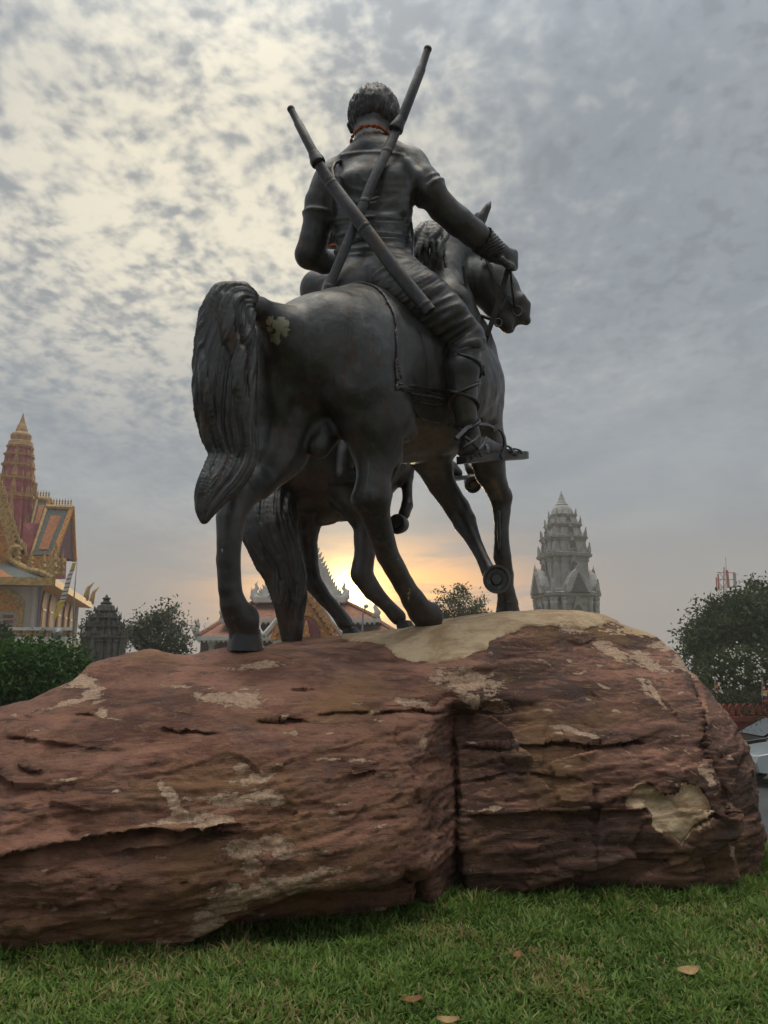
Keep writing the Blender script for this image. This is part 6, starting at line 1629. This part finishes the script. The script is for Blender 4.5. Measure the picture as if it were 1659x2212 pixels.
# small flags along the wall
def flag(px, py, Y, h, label, cols):
    root = empty('flag', tuple(P(px, py + h * 1.2, Y)), label, 'flag', 'small flags along the wall'); m = mpp(P(px, py, Y))
    base = P(px, py + h * 1.25, Y); top = P(px - 1, py - 2, Y); mb = MB(); mb.tube([base, top], .018, 6); mb.build('pole', METAL, root)
    q = P(px, py, Y)
    for i, mt in enumerate(cols):
        k = len(cols); a, b = i / k, (i + 1) / k; w = lambda t: (.10 + .9 * t) * h * .16 * m * 2
        mb = MB(); za, zb = -h * m * a, -h * m * b
        L_ = [(-w(a) * .4, za), (-w(b) * .5, zb), (w(b) * .6, zb - .03), (w(a) * .7, za)]
        mb.prism(L_, q + np.array([0, .02 * sin(i * 2.), 0]), (1, 0, 0), (0, 0, 1), (0, 1, 0), .015); mb.build('flag_stripe', mt, root)
flag(1545, 1463, 26.4, 26, 'small yellow and red flag nearest the rock in front of the shrubs', [YEL, YEL, REDC, YEL, REDC])
flag(1647, 1467, 26.4, 34, 'small yellow, red and white flag by the wall pillar at right', [YEL, YEL, REDC, WHT, REDC, YEL, WHT])
flag(177, 1457, 24.0, 18, 'tiny blue and yellow flag at the foot of the small stupa', [BLUC, YEL, YEL])

# ------------------------------------------------------------------ lamp post, telecom mast
def lamp_post():
    Y = 58.0; root = empty('street_lamp', tuple(P(783, 1440, Y)), 'curved-neck street lamp in front of the terracotta roof', 'lamp')
    mb = MB(); mb.tube([P(782, 1440, Y), P(783, 1350, Y), P(784, 1326, Y), P(787, 1316, Y), P(790, 1313, Y)], [.10, .07, .06, .05, .05], 8); mb.build('pole', METAL, root, True)
    mb = MB(); mb.tube([P(786, 1312, Y), P(789, 1309.5, Y), P(793, 1309.5, Y), P(796, 1311, Y)], [.06, .16, .17, .05], 8); mb.build('lamp_head', METAL_W, root, True)
lamp_post()
def mast():
    Y = 150.0; root = empty('telecom_mast', tuple(P(1567, 1440, Y)), 'red and white lattice telecom mast rising behind the right-hand trees', 'mast'); m = mpp(P(1567, 1250, Y))
    def bar(a, b, r, mat, nm): mb = MB(); mb.tube([P(*a, Y), P(*b, Y)], r, 6); return mb.build(nm, mat, root)
    bar((1571, 1440), (1568, 1225), .10, METAL_W, 'leg'); bar((1561, 1440), (1564, 1225), .10, METAL_R, 'leg'); bar((1569, 1230), (1567, 1203), .05, METAL, 'antenna_rod')
    bar((1570, 1232), (1574, 1270), .26, METAL_R, 'feeder'); bar((1551, 1240), (1553, 1275), .16, METAL_R, 'sector_antenna'); bar((1586, 1238), (1588, 1270), .30, METAL, 'sector_antenna'); bar((1547, 1247), (1549, 1278), .12, METAL_R, 'sector_antenna')
    for y in (1237, 1252, 1268): bar((1549, y), (1588, y), .07, METAL_R, 'cross_arm')
    for y0, y1 in ((1235, 1258), (1258, 1280)): bar((1552, y0), (1572, y1), .06, METAL, 'brace'); bar((1572, y0), (1552, y1), .06, METAL, 'brace')
    for i in range(7): bar((1562, 1275 + i * 24), (1571, 1287 + i * 24), .06, METAL_R, 'brace')
mast()
# ------------------------------------------------------------------ foliage
def leaf_mat(name, c0, c1, c2=None, trans=.35):
    m = bpy.data.materials.new(name); m.use_nodes = True; t = m.node_tree; g = NT(t); b = t.nodes['Principled BSDF']
    at = g.n('ShaderNodeAttribute'); at.attribute_name = 'tone'
    c = g.mix(at.outputs['Fac'], c0, c1)
    if c2: c = g.mix(g.range(at.outputs['Fac'], .86, .97), c, c2)
    g.l(c, b.inputs['Base Color']); b.inputs['Roughness'].default_value = .55; b.inputs['Specular IOR Level'].default_value = .3
    tr = g.n('ShaderNodeBsdfTranslucent'); g.l(c, tr.inputs['Color']); mx = g.n('ShaderNodeMixShader'); mx.inputs[0].default_value = trans
    g.l(b.outputs[0], mx.inputs[1]); g.l(tr.outputs[0], mx.inputs[2]); g.l(mx.outputs[0], t.nodes['Material Output'].inputs['Surface'])
    return m
BARK = simple_mat('bark', (.10, .075, .055), .9, var=.3, scale=8, bump=.8, bscale=20)
LEAF_D = leaf_mat('dark_leaves', (.026, .044, .020), (.085, .120, .048))
LEAF_O = leaf_mat('olive_leaves', (.020, .030, .014), (.075, .085, .038))
LEAF_B = leaf_mat('bright_leaves', (.018, .055, .008), (.075, .175, .025))
LEAF_L = leaf_mat('plumeria_leaves', (.040, .055, .030), (.14, .155, .09), (.42, .42, .38), trans=.5)  # palest tone: blossoms, and bright sky gaps painted into the leaf colour
def leaf_cloud(rs, centers, size, n, aspect=.5, droop=0.0, flat=0.0):
    """folded leaves; centers (N,3) positions"""
    N = len(centers); d = rs.normal(size=(N, 3)); d[:, 2] = d[:, 2] * (1 - flat) - droop; d /= np.linalg.norm(d, axis=1)[:, None]
    r = rs.normal(size=(N, 3)); s = np.cross(d, r); s /= np.linalg.norm(s, axis=1)[:, None]; u = np.cross(s, d)
    L = size * rs.uniform(.6, 1.3, N)[:, None]; W = L * aspect
    base = centers; mid = centers + d * L * .5; tip = centers + d * L
    l = mid + s * W * .5 + u * W * .16; r_ = mid - s * W * .5 + u * W * .16
    V = np.stack([base, l, tip, r_], 1).reshape(-1, 3)
    Q = np.arange(4 * N).reshape(N, 4)
    return V, Q
def add_tone(me, tone, per=4):
    a = me.attributes.new('tone', 'FLOAT', 'POINT'); a.data.foreach_set('value', np.repeat(tone, per).astype(np.float32))
def tree(name, label, cat, px, py_top, py_mid, half_px, Y, mat, leafs, size, clumps, seed, base_z=ROAD_Z - .1, fill=1.0, trunk_r=.16, group=None, sparse=False, aspect=.5, zbot=None, squash=1.0):
    rs = np.random.RandomState(seed); rnd = random.Random(seed)
    ct = P(px, py_mid, Y); top = P(px, py_top, Y); m = mpp(ct); R = half_px * m; H = top[2] - ct[2]
    root = empty(name, (ct[0], Y, base_z), label, cat, group)
    low = zbot if zbot is not None else H * .8
    cl = []
    for k in range(clumps):
        v = rs.normal(size=3); v /= np.linalg.norm(v); rr = (rs.uniform(.15, 1) ** (.42)) * (.86 + .22 * pnoise((v * 2.1 + seed)[None])[0] * 2)
        q = ct + np.array([v[0] * R, v[1] * R * .9, (v[2] * H if v[2] > 0 else v[2] * low)]) * rr
        cl.append((q, rr))
    # trunk and limbs reach to a share of the clumps
    mb = MB(); b = np.array([ct[0] + rs.uniform(-.1, .1), Y, base_z]); fork = np.array([ct[0], Y, max(base_z + .3, ct[2] - low * .9)])
    mb.tube([b, (b + fork) / 2 + rs.normal(size=3) * .05, fork], [trunk_r * 1.3, trunk_r, trunk_r * .85], 9); tk = mb.build('trunk', BARK, root, True)
    for i, (q, rr) in enumerate(cl):
        if i % (2 if sparse else 5) == 0:
            mid = fork * .5 + q * .5 + rs.normal(size=3) * R * .08 + np.array([0, 0, -.05 * R]); mb = MB()
            mb.tube([fork, mid, q], [trunk_r * .45, trunk_r * .24, trunk_r * .07], 5, False); mb.build('limb', BARK, tk, True)
    C_, tn = [], []
    per = leafs // clumps
    for q, rr in cl:
        cs = R * (.20 if not sparse else .15) * rs.uniform(.6, 1.35) * fill
        p = rs.normal(size=(per, 3)) * cs * np.array([1, 1, .75 * squash]) + q; C_.append(p)
        tn.append(np.clip(rs.uniform(.15, .75) + .22 * rs.normal(size=per), 0, 1))
    C_ = np.concatenate(C_); tn = np.concatenate(tn)
    V, Q = leaf_cloud(rs, C_, size, len(C_), aspect, .15)
    me = mesh_from('crown', V, Q, False); add_tone(me, tn); cr = obj('crown', me, mat, root); cr['kind'] = 'stuff'
    return root, cl, rs, R
tree('plumeria_tree', 'sparse leafy tree with open branches right of the small stupa', 'tree', 345, 1302, 1375, 78, 40, LEAF_L, 4300, .22, 95, 21, sparse=True, fill=.85, group='trees', aspect=.42)
tree('plumeria_tree', 'sparse leafy tree directly behind the small dark stupa', 'tree', 222, 1306, 1370, 68, 42, LEAF_L, 3500, .22, 80, 22, sparse=True, fill=.85, group='trees', aspect=.42)
tree('plumeria_tree', 'round open-crowned tree on the horizon under the raised hoof', 'tree', 998, 1257, 1325, 72, 50, LEAF_L, 4200, .23, 130, 23, sparse=True, fill=.8, group='trees', aspect=.42)
tree('hedge_bush', 'dense bright green rounded bush at the left edge', 'bush', 40, 1392, 1470, 150, 17, LEAF_B, 24000, .13, 210, 24, fill=.75, trunk_r=.10, zbot=1.3, group='bushes', aspect=.4)
tree('flowering_shrub', 'pale-flowered shrub by the temple railing at far left', 'shrub', -2, 1345, 1385, 42, 30, LEAF_L, 1800, .20, 40, 29, sparse=True, fill=.9, group='bushes', aspect=.45)
tree('dense_tree', 'large dense dark green tree filling the right edge', 'tree', 1604, 1264, 1410, 122, 37, LEAF_D, 36000, .25, 330, 25, fill=.72, trunk_r=.25, zbot=4.2, group='trees', aspect=.42)
tree('dense_tree', 'taller dark tree cut off by the right edge of the picture', 'tree', 1684, 1216, 1390, 96, 41, LEAF_D, 17000, .26, 170, 26, fill=.75, trunk_r=.25, zbot=4, group='trees', aspect=.42)
_r, _cl, _rs, _R = tree('flowering_shrub', 'broad dark shrub dotted with white blossoms behind the red wall', 'shrub', 1612, 1398, 1470, 104, 31, LEAF_D, 20000, .18, 240, 27, fill=.75, trunk_r=.12, zbot=1.6, group='bushes', aspect=.42)
def blossoms(root, px0, px1, py0, py1, Y, n, seed, size=.10):
    rs = np.random.RandomState(seed); mb = MB()
    for i in range(n):
        q = P(rs.uniform(px0, px1), rs.uniform(py0, py1), Y - rs.uniform(0, .5)); s = size * rs.uniform(.6, 1.2)
        for k in range(rs.randint(2, 5)):
            o = q + rs.normal(size=3) * s * .7; vs = []
            ax = rs.normal(size=3) * .5 + np.array([0, -1, .3]); ax /= np.linalg.norm(ax); u = np.cross(ax, [0, 0, 1]); u /= np.linalg.norm(u); v = np.cross(u, ax)
            vs.append(o)
            for j in range(10):
                rr = s * (.62 if j % 2 == 0 else .30); a = j * pi / 5; vs.append(o + rr * (u * cos(a) + v * sin(a)) + ax * s * .2)
            mb.add(vs, [(0, 1 + j, 1 + (j + 1) % 10) for j in range(10)])
    o = mb.build('blossom', simple_mat('white_petals', (.72, .70, .62), .7, var=.05) if 'white_petals' not in bpy.data.materials else bpy.data.materials['white_petals'], root); o['kind'] = 'stuff'
blossoms(_r, 1538, 1662, 1394, 1492, 28.6, 55, 3, .075)
tree('hedge_bush', 'low olive green hedge growing along the right-hand red wall', 'bush', 1610, 1492, 1530, 110, 28.8, LEAF_O, 9000, .15, 110, 28, fill=.7, trunk_r=.06, zbot=.8, group='bushes', aspect=.35)

# ------------------------------------------------------------------ grass of the lawn
def grass():
    rs = np.random.RandomState(5)
    N = 262000
    x = rs.uniform(-3.0, 2.6, N); y = 2.2 + 2.75 * rs.uniform(0, 1, N) ** 1.25
    keep = (np.abs(x) < .62 * y + .8) & (y < np.interp(x, [-2.7, -1.5, -.7, -.2, .1, .4, .8, 1.4, 1.75, 2.0, 2.2, 3.3], [3.6, 3.45, 3.5, 3.75, 3.9, 4.05, 4.15, 4.2, 4.4, 4.9, 5, 5]))
    # further lawn on the right, thinner
    x, y = x[keep], y[keep]; n = len(x)
    tuft = fbm(np.stack([x * 1.9, y * 1.9, 0 * x], 1), 3); t2 = fbm(np.stack([x * 6, y * 6, 0 * x + 3], 1), 2)
    z = lawn_h(x, y)
    hgt = (.046 + .036 * np.clip(t2 + .3, 0, 1)) * rs.uniform(.55, 1.35, n) * (1 + .75 * np.clip((y - np.interp(x, [-1.5, 0, .8, 1.6, 2.2], [3.1, 3.55, 3.9, 3.95, 4.4])) / .3, -.3, 1))
    wid = rs.uniform(.0019, .0056, n)
    a = rs.uniform(0, 2 * pi, n); lean = rs.uniform(.25, 1.25, n)
    dx, dy = np.cos(a), np.sin(a); sx, sy = -dy, dx
    yaw = rs.uniform(-.6, .6, n); sx, sy = sx * np.cos(yaw) - sy * np.sin(yaw), sx * np.sin(yaw) + sy * np.cos(yaw)
    def pt(f, w):
        out = hgt * lean * f ** 1.7; up = hgt * f * (1 - .28 * lean * f)
        cxp = x + dx * out; cyp = y + dy * out; czp = z - .004 + up
        return np.stack([cxp - sx * w, cyp - sy * w, czp], 1), np.stack([cxp + sx * w, cyp + sy * w, czp], 1)
    r0 = pt(0.0, wid * .8); r1 = pt(.62, wid); r3 = pt(1.0, wid * .10)
    V = np.stack([r0[0], r0[1], r1[0], r1[1], r3[0], r3[1]], 1).reshape(-1, 3)
    b = np.arange(n)[:, None] * 6
    Q = np.concatenate([b + np.array([[0, 1, 3, 2]]), b + np.array([[2, 3, 5, 4]])])
    me = mesh_from('grass', V, Q)
    dry = (rs.uniform(size=n) < np.clip(.08 + .95 * np.clip(tuft - .02, 0, 1), 0, .5)).astype(float)
    tone = np.clip(.42 + .32 * t2 + .20 * rs.normal(size=n), 0, .82); tone = np.where(dry > .45, .90 + .1 * rs.uniform(size=n), tone)
    add_tone(me, tone, 6)
    o = obj('grass', me, leaf_mat('grass_blades', (.046, .108, .016), (.300, .430, .096), (.42, .31, .15), trans=.4)); tag(o, 'short green grass with straw-coloured blades covering the lawn', 'grass', kind='stuff')
grass()
# fallen leaves and straws
DRY = simple_mat('dry_leaf', (.26, .13, .05), .8, var=.35, scale=30, bump=.5, bscale=80)
DRY2 = simple_mat('pale_dry_leaf', (.34, .22, .10), .8, var=.3, scale=30)
def on_lawn(px, py):
    r = ray(px, py); t = -(EYE - .035) / r[2]; return np.array([0, 0, EYE]) + r * t
def fallen_leaf(px, py, ln, wd, rot, mat, label, curl=.35):
    q = on_lawn(px, py); mb = MB(); u = np.array([cos(rot), sin(rot), .05]); v = np.array([-sin(rot), cos(rot), .12]); vs = []; n = 9
    for i in range(n):
        t = i / (n - 1); w = wd * sin(pi * min(max(t, .01), .99)) ** 1.25; zc = ln * curl * (t - .5) ** 2
        for s_ in (-1, 0, 1): vs.append(q + u * ln * (t - .5) + v * w * s_ + np.array([0, 0, zc + abs(s_) * wd * .12 + .004 * s_]))
    fs = [(i * 3 + j, i * 3 + j + 1, (i + 1) * 3 + j + 1, (i + 1) * 3 + j) for i in range(n - 1) for j in (0, 1)]
    k = len(vs); vs += [p + np.array([0, 0, -.0015]) for p in vs]; fs += [tuple(a + k for a in f[::-1]) for f in fs]
    mb.add(vs, fs); o = mb.build('fallen_leaf', mat, None, True); return tag(o, label, 'leaf', 'fallen leaves on the lawn')
fallen_leaf(1488, 2097, .085, .022, .1, DRY2, 'curled tan fallen leaf lying on the grass at right')
fallen_leaf(892, 2158, .075, .010, .15, DRY, 'narrow orange-brown fallen leaf on the grass near the middle')
fallen_leaf(968, 2203, .07, .011, -.2, DRY2, 'pale straw-coloured fallen leaf at the bottom edge of the lawn')
fallen_leaf(1118, 2062, .05, .012, .7, DRY, 'short brown fallen leaf in the grass right of centre')
fallen_leaf(560, 2160, .05, .012, -.5, DRY, 'small rusty fallen leaf in the grass left of centre')
def straw(px0, py0, px1, py1, Y0, Y1, label):
    mb = MB(); a, b = P(px0, py0, Y0), P(px1, py1, Y1); mb.tube([a, (a + b) / 2 + [0, -.01, .012], b], [.004, .0035, .002], 5); return tag(mb.build('straw', DRY2, None, True), label, 'straw', 'dry stalks against the rock')
straw(1086, 1930, 1130, 1870, 3.95, 4.02, 'dry yellow stalk leaning on the dark rock face, the longer one'); straw(1074, 1925, 1087, 1860, 3.96, 4.02, 'dry yellow stalk leaning on the dark rock face, the steeper one')

# ------------------------------------------------------------------ parked cars
def car(label, px, Y, rot, paint, z=ROAD_Z):
    root = empty('parked_car', (0, 0, 0), label, 'car', 'cars parked along the wall')
    L_, W2 = 4.4, .86
    side = [(-2.15, .38), (-2.2, .62), (-2.12, .80), (-1.2, .95), (-.95, .98), (-.15, 1.42), (.3, 1.49), (1.15, 1.46), (1.85, 1.05), (2.15, .98), (2.2, .60), (2.15, .36), (1.75, .30), (1.72, .55), (1.35, .68), (.98, .55), (.95, .28), (-.92, .28), (-.95, .55), (-1.32, .68), (-1.70, .55), (-1.73, .32)]
    mb = MB(); k = len(side); rows = []
    for yy, sc, dz in ((-W2, .0, 0), (-W2 * .97, .0, .0), (W2 * .97, 0, 0), (W2, 0, 0)):
        tum = .0
        rows.append([(x, yy * (1 - .20 * max(0, (zz - .95)) / .5), zz) for x, zz in side])
    rows[0] = [(x * .995, y, zz) for x, y, zz in rows[0]]; rows[3] = [(x * .995, y, zz) for x, y, zz in rows[3]]
    vs = [v for r in rows for v in r]; fs = [(i * k + j, i * k + (j + 1) % k, (i + 1) * k + (j + 1) % k, (i + 1) * k + j) for i in range(3) for j in range(k)] + [tuple(range(k)), tuple(range(3 * k, 4 * k))[::-1]]
    mb.add(vs, fs); body = mb.build('body', paint, root)
    bv = body.modifiers.new('bevel', 'BEVEL'); bv.width = .05; bv.segments = 3; bv.limit_method = 'ANGLE'; smooth_by_angle(body, 40)
    ty = lambda zz: W2 * (1 - .20 * max(0, (zz - .95)) / .5)
    mb = MB(); mb.add([(-.99, -ty(1) * .92, 1.015), (-.99, ty(1) * .92, 1.015), (-.19, ty(1.4) * .92, 1.445), (-.19, -ty(1.4) * .92, 1.445)], [(0, 1, 2, 3)]); mb.build('windscreen', GLASS, root)
    mb = MB(); mb.add([(1.88, -ty(1) * .9, 1.075), (1.88, ty(1) * .9, 1.075), (1.20, ty(1.4) * .9, 1.475), (1.20, -ty(1.4) * .9, 1.475)], [(0, 1, 2, 3)]); mb.build('rear_window', GLASS, root)
    for sg in (-1, 1):
        for poly in ([(-.72, 1.02), (-.12, 1.38), (.30, 1.42), (.30, 1.02)], [(.38, 1.02), (.38, 1.42), (1.05, 1.40), (1.45, 1.12), (1.40, 1.02)]):
            mb = MB(); mb.add([(x, sg * (ty(zz) + .012), zz) for x, zz in poly], [tuple(range(len(poly)))]); mb.build('side_window', GLASS, root)
        mb = MB(); mb.box((-.72, sg * (W2 + .10), 1.05), (.10, .18, .13)); mb.build('mirror', paint, root)
        mb = MB(); mb.box((-2.10, sg * .62, .70), (.12, .36, .14)); mb.build('headlight', METAL_W, root)
        for xw in (-1.33, 1.35):
            mb = MB(); c_ = np.array([xw, sg * .74, .33]); n = 22
            for (r, y) in (): pass
            rings = [[(xw + r * cos(a), sg * y, .33 + r * sin(a)) for a in np.arange(n) * 2 * pi / n] for r, y in ((.22, .68), (.31, .66), (.33, .70), (.33, .82), (.31, .87), (.22, .87))]
            mb.add([p for rg in rings for p in rg], [(i * n + j, i * n + (j + 1) % n, (i + 1) * n + (j + 1) % n, (i + 1) * n + j) for i in range(5) for j in range(n)]); w = mb.build('wheel', RUBBER, root, True)
            mb = MB(); mb.tube([(xw, sg * .80, .33), (xw, sg * .86, .33)], .06, 10); ri = mb.build('rim', METAL, w)
            for q in range(5):
                a = q * 2 * pi / 5; mb = MB(); mb.tube([(xw, sg * .845, .33), (xw + .22 * cos(a), sg * .855, .33 + .22 * sin(a))], [.035, .045], 6); mb.build('spoke', METAL, w)
    mb = MB(); mb.box((-2.19, 0, .50), (.06, 1.2, .16)); mb.build('grille', RUBBER, root)
    root.location = (P(px, 1600, Y)[0], Y, z); root.rotation_euler = (0, 0, rot)
    return root
GLASS = simple_mat('car_glass', (.035, .045, .05), .06, 0, var=.05, spec=.9)
RUBBER = simple_mat('tyre_rubber', (.018, .018, .019), .8, var=.1)
def paint(name, col):
    m = simple_mat(name, col, .28, .45, var=.04); m.node_tree.nodes['Principled BSDF'].inputs['Coat Weight'].default_value = .6; return m
car('silver car with its front wheel showing past the right side of the boulder', 1764, 22.2, radians(4), paint('silver_paint', (.42, .47, .50)))
car('dark car parked behind the silver car, only its roof showing', 1692, 25.0, radians(2), paint('black_paint', (.02, .022, .026)))
# ------------------------------------------------------------------ evening haze in the air
def haze():
    mb = MB(); mb.box((0, 62, 13.5), (430, 330, 33.6)); m = bpy.data.materials.new('evening_haze'); m.use_nodes = True; t = m.node_tree; t.nodes.clear(); g = NT(t)
    o = g.n('ShaderNodeOutputMaterial'); v = g.n('ShaderNodeVolumePrincipled'); v.inputs['Color'].default_value = (.86, .84, .82, 1); v.inputs['Density'].default_value = .0014; v.inputs['Anisotropy'].default_value = .25
    g.l(v.outputs[0], o.inputs['Volume']); h = mb.build('haze', m); h['kind'] = 'stuff'
haze()
